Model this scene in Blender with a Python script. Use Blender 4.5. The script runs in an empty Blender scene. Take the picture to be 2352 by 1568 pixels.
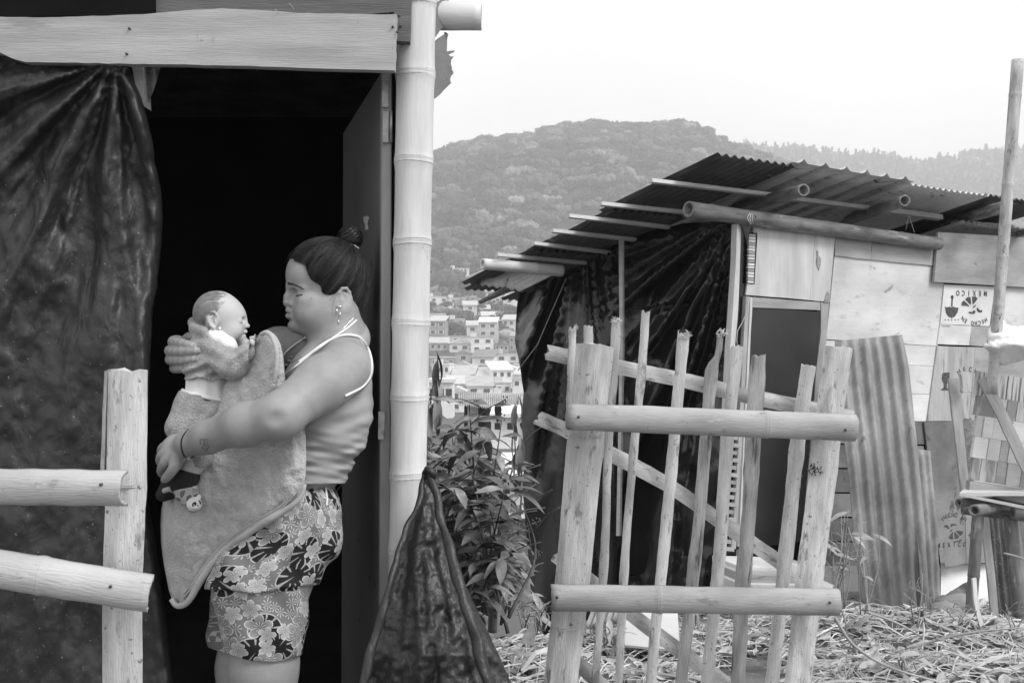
import bpy, bmesh, math, random
import numpy as np
from mathutils import Vector, Matrix, noise
from mathutils.geometry import delaunay_2d_cdt

random.seed(7)
RNG = np.random.default_rng(11)
SC = bpy.context.scene
COL = SC.collection

# ---------------------------------------------------------------- camera, sky, sun, exposure
CZ = 1.45                      # eye height in metres
FPX = 2287.0                   # 35 mm lens expressed in units of a 2352 wide frame
cam_data = bpy.data.cameras.new("camera")
cam_data.sensor_width = 36.0
cam_data.lens = FPX * 36.0 / 2352.0
cam_data.clip_start = 0.05
cam_data.clip_end = 6000
cam = bpy.data.objects.new("camera", cam_data)
COL.objects.link(cam)
cam.location = (0, 0, CZ)
cam.rotation_euler = (math.radians(90), 0, 0)
SC.camera = cam

SUN_EL, SUN_AZ = math.radians(46), math.radians(122)     # high, behind the camera and to its right
world = bpy.data.worlds.new("World")
SC.world = world
world.use_nodes = True
wn = world.node_tree
wn.nodes.clear()
w_out = wn.nodes.new("ShaderNodeOutputWorld")
w_bg = wn.nodes.new("ShaderNodeBackground")
w_sky = wn.nodes.new("ShaderNodeTexSky")
w_sky.sky_type = 'NISHITA'
w_sky.sun_disc = False
w_sky.sun_elevation = SUN_EL
w_sky.sun_rotation = SUN_AZ
w_sky.altitude = 1500
w_sky.dust_density = 4.0
w_bw = wn.nodes.new("ShaderNodeRGBToBW")
w_tc = wn.nodes.new("ShaderNodeTexCoord")
w_nz = wn.nodes.new("ShaderNodeTexNoise")
w_nz.inputs["Scale"].default_value = 2.2
w_nz.inputs["Detail"].default_value = 5.0
w_map = wn.nodes.new("ShaderNodeMapRange")
w_map.inputs["From Min"].default_value = 0.3
w_map.inputs["From Max"].default_value = 0.7
w_map.inputs["To Min"].default_value = 6.9
w_map.inputs["To Max"].default_value = 8.3
w_mix = wn.nodes.new("ShaderNodeMix")
w_mix.data_type = 'FLOAT'
w_mix.inputs[0].default_value = 0.9          # thick bright overcast over a little clear-sky gradient
wn.links.new(w_sky.outputs[0], w_bw.inputs[0])
wn.links.new(w_tc.outputs["Generated"], w_nz.inputs["Vector"])
wn.links.new(w_nz.outputs["Fac"], w_map.inputs["Value"])
wn.links.new(w_bw.outputs[0], w_mix.inputs[2])
wn.links.new(w_map.outputs[0], w_mix.inputs[3])
wn.links.new(w_mix.outputs[0], w_bg.inputs["Color"])
w_bg.inputs["Strength"].default_value = 0.105
wn.links.new(w_bg.outputs[0], w_out.inputs["Surface"])

sun_data = bpy.data.lights.new("sun", 'SUN')
sun_data.energy = 1.5
sun_data.angle = math.radians(24)
sun_data.color = (1, 1, 1)
sun = bpy.data.objects.new("sun", sun_data)
COL.objects.link(sun)
sd = Vector((math.sin(SUN_AZ) * math.cos(SUN_EL), math.cos(SUN_AZ) * math.cos(SUN_EL), math.sin(SUN_EL)))
sun.rotation_euler = sd.to_track_quat('Z', 'Y').to_euler()
sun.location = (0, 0, 40)

SC.view_settings.view_transform = 'Standard'
SC.view_settings.look = 'None'
SC.view_settings.exposure = 0.72
SC.view_settings.gamma = 1.0
SC.view_settings.use_curve_mapping = False
SC.cycles.use_denoising = True
SC.cycles.max_bounces = 6
SC.cycles.diffuse_bounces = 3
SC.cycles.volume_bounces = 4
SC.cycles.volume_step_rate = 4.0

# ---------------------------------------------------------------- measuring helpers
def P(u, v, Y):
    """World point at depth Y seen at photograph position u, v (2352 x 1568)."""
    return Vector(((u - 1176.0) / FPX * Y, Y, CZ + (784.0 - v) / FPX * Y))

def W(u, v, D=0.0):
    """Point near the doorway, D millimetres behind the plane y = 2.287 m (1 unit is about 1 mm there)."""
    return P(u, v, 2.287 + D / 1000.0)

def interp(pts, t):
    """Piecewise linear value of a list of (t, value...) at t."""
    if t <= pts[0][0]: return pts[0][1]
    for a, b in zip(pts, pts[1:]):
        if t <= b[0]:
            k = (t - a[0]) / (b[0] - a[0])
            return a[1] + (b[1] - a[1]) * k
    return pts[-1][1]

def polyline(pts, n):
    """n points evenly spaced along a Catmull-Rom curve through pts."""
    pts = [Vector(p) for p in pts]
    if len(pts) == 2:
        return [pts[0].lerp(pts[1], i / (n - 1)) for i in range(n)]
    q = [pts[0] * 2 - pts[1]] + pts + [pts[-1] * 2 - pts[-2]]
    dense = []
    for i in range(1, len(q) - 2):
        for j in range(12):
            t = j / 12
            a, b, c, d = q[i - 1], q[i], q[i + 1], q[i + 2]
            dense.append(0.5 * ((2 * b) + (c - a) * t + (2 * a - 5 * b + 4 * c - d) * t * t + (3 * b - a - 3 * c + d) * t ** 3))
    dense.append(pts[-1])
    L = [0.0]
    for a, b in zip(dense, dense[1:]): L.append(L[-1] + (b - a).length)
    out, k = [], 0
    for i in range(n):
        s = L[-1] * i / (n - 1)
        while k < len(L) - 2 and L[k + 1] < s: k += 1
        f = (s - L[k]) / max(L[k + 1] - L[k], 1e-9)
        out.append(dense[k].lerp(dense[k + 1], min(max(f, 0), 1)))
    return out

# ---------------------------------------------------------------- object helpers
def link(o, parent=None, label=None, cat=None, group=None, kind=None):
    COL.objects.link(o)
    if parent is not None: o.parent = parent
    if label: o["label"] = label
    if cat: o["category"] = cat
    if group: o["group"] = group
    if kind: o["kind"] = kind
    return o

def empty(name, loc, label, cat, group=None):
    o = bpy.data.objects.new(name, None)
    o.empty_display_size = 0.1
    o.location = loc
    return link(o, None, label, cat, group)

def put(o, parent):
    """Parent o while keeping its place."""
    o.parent = parent
    o.matrix_parent_inverse = Matrix.Translation(-Vector(parent.location))
    return o

def mesh_obj(name, verts, faces, mat, parent=None, smooth=False, matrix=None, **tags):
    me = bpy.data.meshes.new(name)
    if isinstance(verts, np.ndarray):
        verts = verts.tolist()
    if isinstance(faces, np.ndarray):
        faces = faces.tolist()
    me.from_pydata(verts, [], faces)
    me.update()
    if mat: me.materials.append(mat)
    if smooth: me.polygons.foreach_set("use_smooth", [True] * len(me.polygons))
    o = bpy.data.objects.new(name, me)
    if matrix is not None: o.matrix_world = matrix
    link(o, None, **tags)
    if parent is not None: put(o, parent)
    return o

def np_mesh(name, V, Q, mat, parent=None, smooth=True, **tags):
    """Fast mesh from numpy arrays; Q is (n,3) or (n,4)."""
    me = bpy.data.meshes.new(name)
    k = Q.shape[1]
    me.vertices.add(len(V)); me.vertices.foreach_set("co", np.asarray(V, dtype=np.float32).ravel())
    me.loops.add(Q.size); me.loops.foreach_set("vertex_index", Q.astype(np.int32).ravel())
    me.polygons.add(len(Q)); me.polygons.foreach_set("loop_start", np.arange(0, Q.size, k, dtype=np.int32))
    me.polygons.foreach_set("use_smooth", np.full(len(Q), smooth))
    me.update(calc_edges=True)
    me.validate()
    if mat: me.materials.append(mat)
    o = bpy.data.objects.new(name, me)
    link(o, None, **tags)
    if parent is not None: put(o, parent)
    return o

def frame(p0, p1, normal):
    """Matrix with x from p0 to p1 and z as close to normal as it can be."""
    x = (p1 - p0).normalized()
    y = normal.cross(x).normalized()
    z = x.cross(y)
    m = Matrix((x, y, z)).transposed().to_4x4()
    m.translation = p0
    return m

def sweep(name, p0, p1, normal, section, stations, mat, parent=None, smooth=False, cap=True, hollow=0.0, **tags):
    """section: closed (y, z) list. stations: (t 0..1, scale_y, scale_z, off_y, off_z) list."""
    L = (p1 - p0).length
    m = frame(p0, p1, normal)
    V, Fc, n = [], [], len(section)
    for (t, sy, sz, oy, oz) in stations:
        for (y, z) in section:
            V.append((t * L, y * sy + oy, z * sz + oz))
    for i in range(len(stations) - 1):
        for j in range(n):
            a, b = i * n + j, i * n + (j + 1) % n
            Fc.append((a, b, b + n, a + n))
    if cap:
        for base, flip in ((0, True), ((len(stations) - 1) * n, False)):
            ring = [base + j for j in range(n)]
            if hollow:
                t, sy, sz, oy, oz = stations[0] if flip else stations[-1]
                k0 = len(V)
                for (y, z) in section: V.append((t * L, y * sy * hollow + oy, z * sz * hollow + oz))
                ins = 0.06 if flip else -0.06
                k1 = len(V)
                for (y, z) in section: V.append((t * L + ins, y * sy * hollow + oy, z * sz * hollow + oz))
                for j in range(n):
                    j2 = (j + 1) % n
                    q1 = (ring[j], ring[j2], k0 + j2, k0 + j)
                    q2 = (k0 + j, k0 + j2, k1 + j2, k1 + j)
                    Fc.append(q1[::-1] if flip else q1)
                    Fc.append(q2[::-1] if flip else q2)
                c = [k1 + j for j in range(n)]
                Fc.append(c[::-1] if flip else c)
            else:
                Fc.append(ring[::-1] if flip else ring)
    return mesh_obj(name, V, Fc, mat, parent, smooth, m, **tags)

CIRC = [(math.cos(a), math.sin(a)) for a in [i * math.tau / 18 for i in range(18)]]

def bamboo(name, p0, p1, r0, r1, nodes, mat, parent=None, normal=Vector((0, -1, 0)), hollow=0.72, bend=0.0, seed=0, **tags):
    """Round bamboo pole with swollen nodes at the given fractions."""
    rg = random.Random(seed * 13 + 5)
    ts = set([0.0, 1.0] + [i / 24 for i in range(25)])
    L = (p1 - p0).length
    r = (r0 + r1) / 2
    e = r * 0.16 / L
    for n_ in nodes:
        ts.update([n_ - 3 * e, n_ - e, n_ - 0.4 * e, n_, n_ + 0.4 * e, n_ + e, n_ + 3 * e])
    st = []
    for t in sorted(x for x in ts if 0 <= x <= 1):
        k = 1.0
        for n_ in nodes:
            d = abs(t - n_) / e
            if d < 0.2: k = 1.035
            elif d < 0.7: k = 1.075
            elif d < 1.5: k = 1.05
            elif d < 3.2: k = 1.015
        k *= 1 + 0.01 * math.sin(t * 23 + seed)
        rr = (r0 + (r1 - r0) * t) * k
        o = bend * math.sin(t * math.pi)
        st.append((t, rr, rr, 0.3 * o, o))
    return sweep(name, p0, p1, normal, CIRC, st, mat, parent, True, True, hollow, **tags)

def arc_section(R, half_angle, th, n=7):
    """Cross-section of a split bamboo lath: outer arc (towards +z) and inner arc."""
    out = [(R * math.sin(a), R * math.cos(a) - R) for a in [half_angle * (2 * i / n - 1) for i in range(n + 1)]]
    inn = [((R - th) * math.sin(a), (R - th) * math.cos(a) - R) for a in [half_angle * (1 - 2 * i / n) for i in range(n + 1)]]
    return (out + inn)[::-1]

def lath(name, pts, w, th, mat, parent=None, curve=0.35, jag=0.08, seed=0, widths=None, normal=Vector((0, -1, 0)), n=22, knots=(), chip=True, **tags):
    """Hand split lath through world points pts; slightly crooked, uneven in width, chipped at its ends."""
    rg = random.Random(seed)
    p0, p1 = Vector(pts[0]), Vector(pts[-1])
    m = frame(p0, p1, normal)
    mi = m.inverted()
    c = [mi @ q for q in polyline(pts, n)]
    half = 0.5
    R = half / max(math.sin(curve), 0.05)
    sec = arc_section(R, curve, th / w, 5)
    V, Fc, ns = [], [], len(sec)
    ph = rg.uniform(0, 9)
    for i, q in enumerate(c):
        t = i / (n - 1)
        k = w * (interp(widths, t) if widths else 1.0)
        for kn in knots:
            k *= 1 + min(0.25, 0.0038 / w) * math.exp(-((t - kn) * 34) ** 2)
        for j, (y, z) in enumerate(sec):
            side = 1 if y > 0 else -1
            jx = jag * w * (noise.noise(Vector((t * 5 + ph, side * 3.1, seed))) + .55 * noise.noise(Vector((t * 31 + ph, side * 7.3, seed)))) * (1 if abs(y) > 0.3 else 0.3)
            endx = 0.0
            if chip and i in (0, n - 1):
                endx = (noise.noise(Vector((y * 5, z * 5, seed + i)))) * min(w * 0.5, 0.010)
            V.append((q.x + endx, q.y + y * k + jx, q.z + z * k + 0.12 * jx))
    for i in range(n - 1):
        for j in range(ns):
            a, b = i * ns + j, i * ns + (j + 1) % ns
            Fc.append((a, b, b + ns, a + ns))
    for base, fl in ((0, 1), ((n - 1) * ns, 0)):
        h = ns // 2
        for j in range(h - 1):
            q = (base + j, base + j + 1, base + ns - 2 - j, base + ns - 1 - j)
            Fc.append(q[::-1] if fl else q)
    return mesh_obj(name, V, Fc, mat, parent, False, m, **tags)

def tube_np(pts, r, n=6, close=True):
    """Arrays (V, Q) of a tube along points with radius r (number or list)."""
    pts = [Vector(p) for p in pts]
    V, Q = [], []
    up = Vector((0.13, -0.31, 0.94)).normalized()
    for i, p in enumerate(pts):
        d = (pts[min(i + 1, len(pts) - 1)] - pts[max(i - 1, 0)]).normalized()
        x = d.cross(up)
        if x.length < 0.05: x = d.cross(Vector((1, 0, 0)))
        x.normalize(); y = d.cross(x)
        rr = r[i] if hasattr(r, '__len__') else r
        for j in range(n):
            a = j * math.tau / n
            V.append(p + x * (rr * math.cos(a)) + y * (rr * math.sin(a)))
    for i in range(len(pts) - 1):
        for j in range(n):
            a, b = i * n + j, i * n + (j + 1) % n
            Q.append((a, b, b + n, a + n))
    if close:
        Q.append(tuple(range(n))[::-1]); Q.append(tuple((len(pts) - 1) * n + j for j in range(n)))
    return V, Q

def tube(name, pts, r, mat, parent=None, n=8, samples=None, **tags):
    if samples: 
        if hasattr(r, '__len__'):
            rr = [interp([(k / (len(r) - 1), x) for k, x in enumerate(r)], i / (samples - 1)) for i in range(samples)]
        else: rr = r
        pts = polyline(pts, samples); r = rr
    V, Q = tube_np(pts, r, n)
    return mesh_obj(name, [tuple(v) for v in V], Q, mat, parent, True, None, **tags)

def slab(name, world_pts, thick, mat, parent=None, normal=None, bevel=0.0, grain=None, **tags):
    """Flat polygon board given by world points on its front face, thickness going away from the normal."""
    pts = [Vector(p) for p in world_pts]
    if normal is None:
        normal = Vector((0, 0, 0))
        for i in range(len(pts)):
            a, b = pts[i], pts[(i + 1) % len(pts)]
            normal += a.cross(b)
        normal.normalize()
        if normal.y > 0: normal = -normal
    g = grain if grain else (pts[1] - pts[0])
    x = (g - normal * g.dot(normal)).normalized()
    m = frame(pts[0], pts[0] + x, normal)
    mi = m.inverted()
    loc = [mi @ p for p in pts]
    area = sum(loc[i].x * loc[(i + 1) % len(loc)].y - loc[(i + 1) % len(loc)].x * loc[i].y for i in range(len(loc)))
    if area < 0: loc = loc[::-1]
    bm = bmesh.new()
    top = [bm.verts.new((p.x, p.y, 0)) for p in loc]
    bot = [bm.verts.new((p.x, p.y, -thick)) for p in loc]
    bm.faces.new(top); bm.faces.new(bot[::-1])
    for i in range(len(loc)):
        j = (i + 1) % len(loc)
        bm.faces.new((top[j], top[i], bot[i], bot[j]))
    if bevel:
        bmesh.ops.bevel(bm, geom=bm.edges[:], offset=bevel, segments=1, affect='EDGES')
    me = bpy.data.meshes.new(name)
    bm.to_mesh(me); bm.free()
    if mat: me.materials.append(mat)
    o = bpy.data.objects.new(name, me)
    o.matrix_world = m
    link(o, None, **tags)
    if parent is not None: put(o, parent)
    return o

def wobble(pts, n, amp, seed=0, closed=True):
    """Subdivide a 2D outline and roughen it."""
    out = []
    N = len(pts)
    for i in range(N if closed else N - 1):
        a, b = pts[i], pts[(i + 1) % N]
        for k in range(n):
            t = k / n
            d = amp if k else amp * 0.3
            x, y = a[0] + (b[0] - a[0]) * t, a[1] + (b[1] - a[1]) * t
            out.append((x + d * noise.noise(Vector((x * 0.21, y * 0.21, seed))), y + d * noise.noise(Vector((x * 0.23, y * 0.23, seed + 40)))))
    return out

def cloth_patch(name, outline, depth, step, mat, parent=None, thick=0.003, edge_soft=0.0, space=P, **tags):
    """Cloth whose outline lies at (u, v) positions and whose distance from the camera is depth(u, v); triangulated, with thickness."""
    pts = [Vector((a, b)) for a, b in outline]
    us = [p[0] for p in outline]; vs = [p[1] for p in outline]
    n = len(pts)
    arr = np.array(outline)
    inner = []
    gx = np.arange(min(us) + step * .5, max(us), step); gy = np.arange(min(vs) + step * .5, max(vs), step * 0.9)
    for r_i, y in enumerate(gy):
        for x in gx + (step * .5 if r_i % 2 else 0): inner.append((x, y))
    inner = np.array(inner)
    inside = np.zeros(len(inner), bool)
    dist = np.full(len(inner), 1e9)
    for i in range(n):
        a, b = arr[i], arr[(i + 1) % n]
        cond = ((a[1] > inner[:, 1]) != (b[1] > inner[:, 1]))
        xx = (b[0] - a[0]) * (inner[:, 1] - a[1]) / ((b[1] - a[1]) if b[1] != a[1] else 1e-9) + a[0]
        inside ^= cond & (inner[:, 0] < xx)
        ab = b - a
        t = np.clip(((inner - a) @ ab) / max(ab @ ab, 1e-9), 0, 1)
        dist = np.minimum(dist, np.linalg.norm(inner - (a + t[:, None] * ab), axis=1))
    keep = inside & (dist > step * 0.45)
    allp = pts + [Vector((float(x), float(y))) for x, y in inner[keep]]
    d_edge = [0.0] * n + list(dist[keep])
    co, ed, fc, ov, oe, of = delaunay_2d_cdt(allp, [(i, (i + 1) % n) for i in range(n)], [], 1, 1e-6)
    V = []
    for k, c in enumerate(co):
        src = ov[k][0] if ov[k] else 0
        e = d_edge[src] if src < len(d_edge) else 0
        dd = depth(c.x, c.y)
        if edge_soft: dd += edge_soft * math.exp(-e / (step * 2.2))
        V.append(tuple(space(c.x, c.y, dd)))
    Fc = []
    for f in fc:
        f = list(f)
        a, b, c_ = (co[f[0]], co[f[1]], co[f[2]])
        s = (b.x - a.x) * (c_.y - a.y) - (b.y - a.y) * (c_.x - a.x)
        Fc.append(f if s < 0 else f[::-1])
    o = mesh_obj(name, V, Fc, mat, parent, True, None, **tags)
    if thick:
        md = o.modifiers.new("thickness", 'SOLIDIFY'); md.thickness = thick; md.offset = -1
    return o

def fbm(x, y, z=0.0, octv=4.0):
    return noise.fractal(Vector((x, y, z)), 0.9, 2.1, octv)

def ico_np(sub):
    bm = bmesh.new(); bmesh.ops.create_icosphere(bm, subdivisions=sub, radius=1.0)
    V = np.array([v.co[:] for v in bm.verts]); F = np.array([[v.index for v in f.verts] for f in bm.faces]); bm.free()
    return V, F
ICO2 = ico_np(2); ICO1 = ico_np(1)
def box_vf(x0, x1, y0, y1, z0, z1):
    V = [(x0, y0, z0), (x1, y0, z0), (x1, y1, z0), (x0, y1, z0), (x0, y0, z1), (x1, y0, z1), (x1, y1, z1), (x0, y1, z1)]
    return V, [(0, 1, 5, 4), (1, 2, 6, 5), (2, 3, 7, 6), (3, 0, 4, 7), (4, 5, 6, 7), (3, 2, 1, 0)]
# ---------------------------------------------------------------- materials (everything in greys: the photograph is black and white)
def mat(name, c0, c1=None, scale=6.0, stretch=(1, 1, 1), detail=6.0, rough=0.7, spec=0.3, bump=0.0, bscale=None, bstretch=None,
        spots=None, metal=0.0, coord='Object', sheen=0.0, per_object=0.0, grain=None, wave=None, sss=0.0, ramp=(0.35, 0.65)):
    """Noise-mixed grey between c0 and c1; spots=(scale, threshold, colour) adds stains; grain=(scale, stretch, amount) fine streaks."""
    m = bpy.data.materials.new(name)
    m.use_nodes = True
    nt = m.node_tree; N = nt.nodes; Lk = nt.links
    b = N["Principled BSDF"]
    b.inputs["Roughness"].default_value = rough
    b.inputs["Specular IOR Level"].default_value = spec
    b.inputs["Metallic"].default_value = metal
    if sheen: b.inputs["Sheen Weight"].default_value = sheen
    if sss:
        b.inputs["Subsurface Weight"].default_value = sss
        b.inputs["Subsurface Scale"].default_value = 0.006
        b.inputs["Subsurface Radius"].default_value = (1, 1, 1)
    if c1 is None: c1 = c0
    tc = N.new("ShaderNodeTexCoord")
    oi = N.new("ShaderNodeObjectInfo")
    addv = N.new("ShaderNodeVectorMath"); addv.operation = 'ADD'
    mulr = N.new("ShaderNodeMath"); mulr.operation = 'MULTIPLY'; mulr.inputs[1].default_value = 37.0
    Lk.new(oi.outputs["Random"], mulr.inputs[0])
    Lk.new(tc.outputs[coord], addv.inputs[0]); Lk.new(mulr.outputs[0], addv.inputs[1])
    def nz(sc, st, det=detail, rg=0.55):
        mp = N.new("ShaderNodeMapping"); mp.inputs["Scale"].default_value = st
        Lk.new(addv.outputs[0], mp.inputs["Vector"])
        t = N.new("ShaderNodeTexNoise"); t.inputs["Scale"].default_value = sc; t.inputs["Detail"].default_value = det
        t.inputs["Roughness"].default_value = rg
        Lk.new(mp.outputs[0], t.inputs["Vector"])
        return t
    def rng(sock, a, b_, lo=0.0, hi=1.0):
        r = N.new("ShaderNodeMapRange"); r.inputs["From Min"].default_value = a; r.inputs["From Max"].default_value = b_
        r.inputs["To Min"].default_value = lo; r.inputs["To Max"].default_value = hi
        Lk.new(sock, r.inputs["Value"]); return r.outputs[0]
    def mixf(fac, a, b_):
        x = N.new("ShaderNodeMix"); x.data_type = 'FLOAT'
        for k, s in ((0, fac), (2, a), (3, b_)):
            if isinstance(s, (int, float)): x.inputs[k].default_value = s
            else: Lk.new(s, x.inputs[k])
        return x.outputs[0]
    def mth(op, a, b_):
        x = N.new("ShaderNodeMath"); x.operation = op
        for k, s in ((0, a), (1, b_)):
            if isinstance(s, (int, float)): x.inputs[k].default_value = s
            else: Lk.new(s, x.inputs[k])
        return x.outputs[0]
    n1 = nz(scale, stretch)
    val = mixf(rng(n1.outputs["Fac"], *ramp), c0, c1)
    if grain:
        g = nz(grain[0], grain[1], 4.0, 0.7)
        val = mth('MULTIPLY', val, rng(g.outputs["Fac"], 0.25, 0.75, 1 - grain[2], 1 + grain[2] * 0.6))
    if spots:
        for sp in (spots if isinstance(spots, list) else [spots]):
            s = nz(sp[0], sp[3] if len(sp) > 3 else (1, 1, 1), 5.0, 0.65)
            val = mixf(rng(s.outputs["Fac"], sp[1], sp[1] + 0.08), val, sp[2])
    if per_object:
        val = mth('MULTIPLY', val, rng(oi.outputs["Random"], 0, 1, 1 - per_object, 1 + per_object))
    Lk.new(val, b.inputs["Base Color"])
    if bump:
        bn = nz(bscale or scale * 4, bstretch or stretch, 6.0, 0.6)
        bp = N.new("ShaderNodeBump"); bp.inputs["Strength"].default_value = min(1.0, bump); bp.inputs["Distance"].default_value = 0.01 * max(1.0, bump)
        Lk.new(bn.outputs["Fac"], bp.inputs["Height"])
        Lk.new(bp.outputs[0], b.inputs["Normal"])
    m["tools"] = 1
    return m

MT = {}
MT['bamboo'] = mat("bamboo_skin", 0.56, 0.70, 5, (1, 6, 6), rough=0.5, spec=0.35, bump=0.12, bscale=30, bstretch=(1, 8, 8), grain=(60, (0.3, 14, 14), 0.10), spots=[(9, 0.66, 0.36, (1, 4, 4))])
MT['split'] = mat("split_bamboo", 0.40, 0.70, 5, (1, 5, 5), rough=0.75, bump=0.45, bscale=40, bstretch=(1, 9, 9), grain=(90, (0.25, 9, 9), 0.20), spots=[(7, .60, .34, (.6, 2, 2)), (16, 0.58, 0.24, (0.6, 2, 2)), (60, 0.62, 0.15), (130, .64, .13)], per_object=0.12)
MT['split_dark'] = mat("weathered_split_bamboo", 0.28, 0.54, 6, (1, 5, 5), rough=0.8, bump=0.5, bscale=40, bstretch=(1, 8, 8), grain=(90, (0.25, 9, 9), 0.3), spots=[(9, 0.56, 0.10, (0.5, 4, 4))], per_object=0.12)
MT['inner'] = mat("fresh_cut_bamboo", 0.55, 0.68, 20, rough=0.8, bump=0.3)
MT['board'] = mat("planed_board", 0.34, 0.46, 3, (1, 9, 9), rough=0.65, bump=0.2, bscale=25, bstretch=(1, 14, 14), grain=(40, (0.12, 9, 9), 0.16), spots=[(14, 0.66, 0.2), (3, .60, .29, (1, 5, 5)), (60, .70, .16)])
MT['board_dark'] = mat("weathered_dark_board", 0.11, 0.17, 3, (1, 9, 9), rough=0.8, bump=0.3, bscale=25, bstretch=(1, 14, 14), grain=(40, (0.12, 9, 9), 0.25))
MT['ply'] = mat("pale_plywood", 0.58, 0.76, 2.0, (1, 2.5, 1), rough=0.8, bump=0.12, bscale=20, grain=(14, (0.3, 5, 1), 0.07), spots=[(5, .60, .50, (1, 2.5, 1)), (11, 0.66, 0.36), (40, 0.70, 0.18)], per_object=0.08)
MT['ply_v'] = mat("upright_grain_plywood", 0.50, 0.66, 2.5, (3, 0.6, 1), rough=0.8, bump=0.12, bscale=20, grain=(14, (6, 0.4, 1), 0.10), spots=[(9, 0.69, 0.32, (4, 1, 1))], per_object=0.08)
MT['ply_grey'] = mat("grey_plywood", 0.30, 0.46, 1.8, (1, 3, 1), rough=0.8, bump=0.15, bscale=20, grain=(14, (0.4, 6, 1), 0.12), spots=[(7, 0.63, 0.2, (1, 3, 1)), (30, 0.7, 0.16)], per_object=0.06)
MT['ply_dark'] = mat("dark_plywood", 0.13, 0.30, 1.6, rough=0.85, bump=0.2, bscale=20, grain=(14, (1, 5, 1), 0.15), spots=[(6, 0.6, 0.09)])  # darker grey for the lower sheets and planks
MT['wood'] = mat("sawn_timber", 0.30, 0.44, 4, (1, 7, 7), rough=0.75, bump=0.25, bscale=30, bstretch=(1, 9, 9), grain=(50, (0.2, 9, 9), 0.2), per_object=0.15)
MT['wood_pale'] = mat("pale_timber", 0.50, 0.64, 4, (1, 7, 7), rough=0.75, bump=0.2, bscale=30, bstretch=(1, 9, 9), grain=(50, (0.2, 9, 9), 0.12), per_object=0.1)
MT['jamb'] = mat("grey_door_frame", 0.19, 0.26, 4, (1, 7, 7), rough=0.6, bump=0.1, spots=[(30, 0.72, 0.3)])
MT['door_in'] = mat("painted_inner_door", 0.15, 0.21, 3, rough=0.45, bump=0.08, bscale=12, spots=[(18, 0.68, 0.03, (1, 3, 1))])
MT['door_far'] = mat("dark_painted_door", 0.026, 0.04, 3, rough=0.5, bump=0.1, spots=[(40, 0.72, 0.2)])
MT['steel'] = mat("hinge_steel", 0.20, 0.34, 40, rough=0.45, metal=0.6, spots=[(60, 0.6, 0.12)])
MT['nail'] = mat("nail_iron", 0.06, 0.12, 40, rough=0.5, metal=0.7)
MT['tin'] = mat("galvanised_tin", 0.34, 0.48, 3, (1, 1, 1), rough=0.5, metal=0.15, spec=0.5, grain=(10, (0.15, 6, 1), 0.3), spots=[(5, 0.60, 0.05, (0.5, 3, 1))], per_object=0.1)
MT['tin_dark'] = mat("tarred_tin", 0.05, 0.12, 3, rough=0.45, metal=0.3, spec=0.5, grain=(10, (0.15, 6, 1), 0.4), spots=[(5, 0.62, 0.22, (0.4, 2, 1))])
MT['tin_pale'] = mat("dusty_galvanised_tin", 0.55, 0.72, 2.5, rough=0.5, metal=0.1, spec=0.5, grain=(10, (0.15, 6, 1), 0.2), spots=[(6, 0.62, 0.16, (0.4, 3, 1))])
MT['tin_lean'] = mat("stained_roof_sheet", 0.20, 0.38, 2.2, (0.5, 3, 1), rough=0.7, spec=0.3, bump=0.15, bscale=60, grain=(9, (0.15, 5, 1), 0.22), spots=[(7, 0.64, 0.15, (0.35, 3, 1)), (110, 0.66, 0.5)])
MT['fibro'] = mat("mouldy_fibre_sheet", 0.05, 0.11, 6, rough=0.9, bump=0.3, spots=[(70, 0.6, 0.3)])
MT['plug'] = mat("white_plastic_sack", 0.78, 0.84, 3, rough=0.45, spec=0.4, bump=0.2, bscale=14)
MT['white'] = mat("white_painted_board", 0.56, 0.66, 3, rough=0.6, bump=0.1)
MT['stencil'] = mat("black_stencil_paint", 0.05, 0.10, 50, rough=0.8, spots=[(60, 0.60, 0.34)])
MT['smudge'] = mat("sprayed_paint_haze", 0.28, 0.4, 50, rough=0.8)
MT['room'] = mat("near_black_inner_wall", 0.008, 0.012, 5, rough=0.9, spec=0.05)  # near-black colour makes the room read dark; also used on backings
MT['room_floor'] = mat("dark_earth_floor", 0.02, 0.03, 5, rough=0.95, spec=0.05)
MT['ragged'] = mat("ragged_fibre_mat", 0.16, 0.22, 8, rough=0.95, bump=0.4, bscale=60)
MT['skin'] = mat("skin", 0.275, 0.305, 45, detail=8, rough=0.52, spec=0.4, sss=0.03, bump=0.045, bscale=420, spots=[(120, 0.74, 0.24)])
MT['skin_baby'] = mat("baby_skin", 0.47, 0.52, 9, rough=0.5, spec=0.3, sss=0.08)
MT['lip'] = mat("lips", 0.19, 0.22, 60, rough=0.4, spec=0.4, sss=0.1)
MT['lash'] = mat("dark_lashes", 0.02, rough=0.7)
MT['brow'] = mat("eyebrow_hair", 0.10, rough=0.7)
MT['nail_f'] = mat("finger_nail", 0.40, 0.42, 20, rough=0.3, spec=0.5)
MT['hair_cap'] = mat("hair_underlayer", 0.006, 0.010, 24, rough=.6, spec=.2)
MT['hair'] = mat("dark_brown_hair", 0.006, 0.018, 30, (1, 1, 1), rough=0.42, spec=0.35, per_object=0.0)
MT['babyhair'] = mat("fine_baby_hair", 0.20, 0.30, 80, rough=0.6)
MT['tank'] = mat("ribbed_grey_tank_top", 0.34, 0.38, 12, rough=0.85, spec=0.15, sheen=0.1, bump=0.15, bscale=700)
MT['piping'] = mat("pale_printed_piping", 0.72, 0.80, 60, rough=0.7, spots=[(26, 0.66, 0.08)])
MT['fleece'] = mat("baby_fleece", 0.34, 0.45, 60, rough=0.95, spec=0.1, sheen=0.3, bump=0.9, bscale=230, detail=3)
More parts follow.
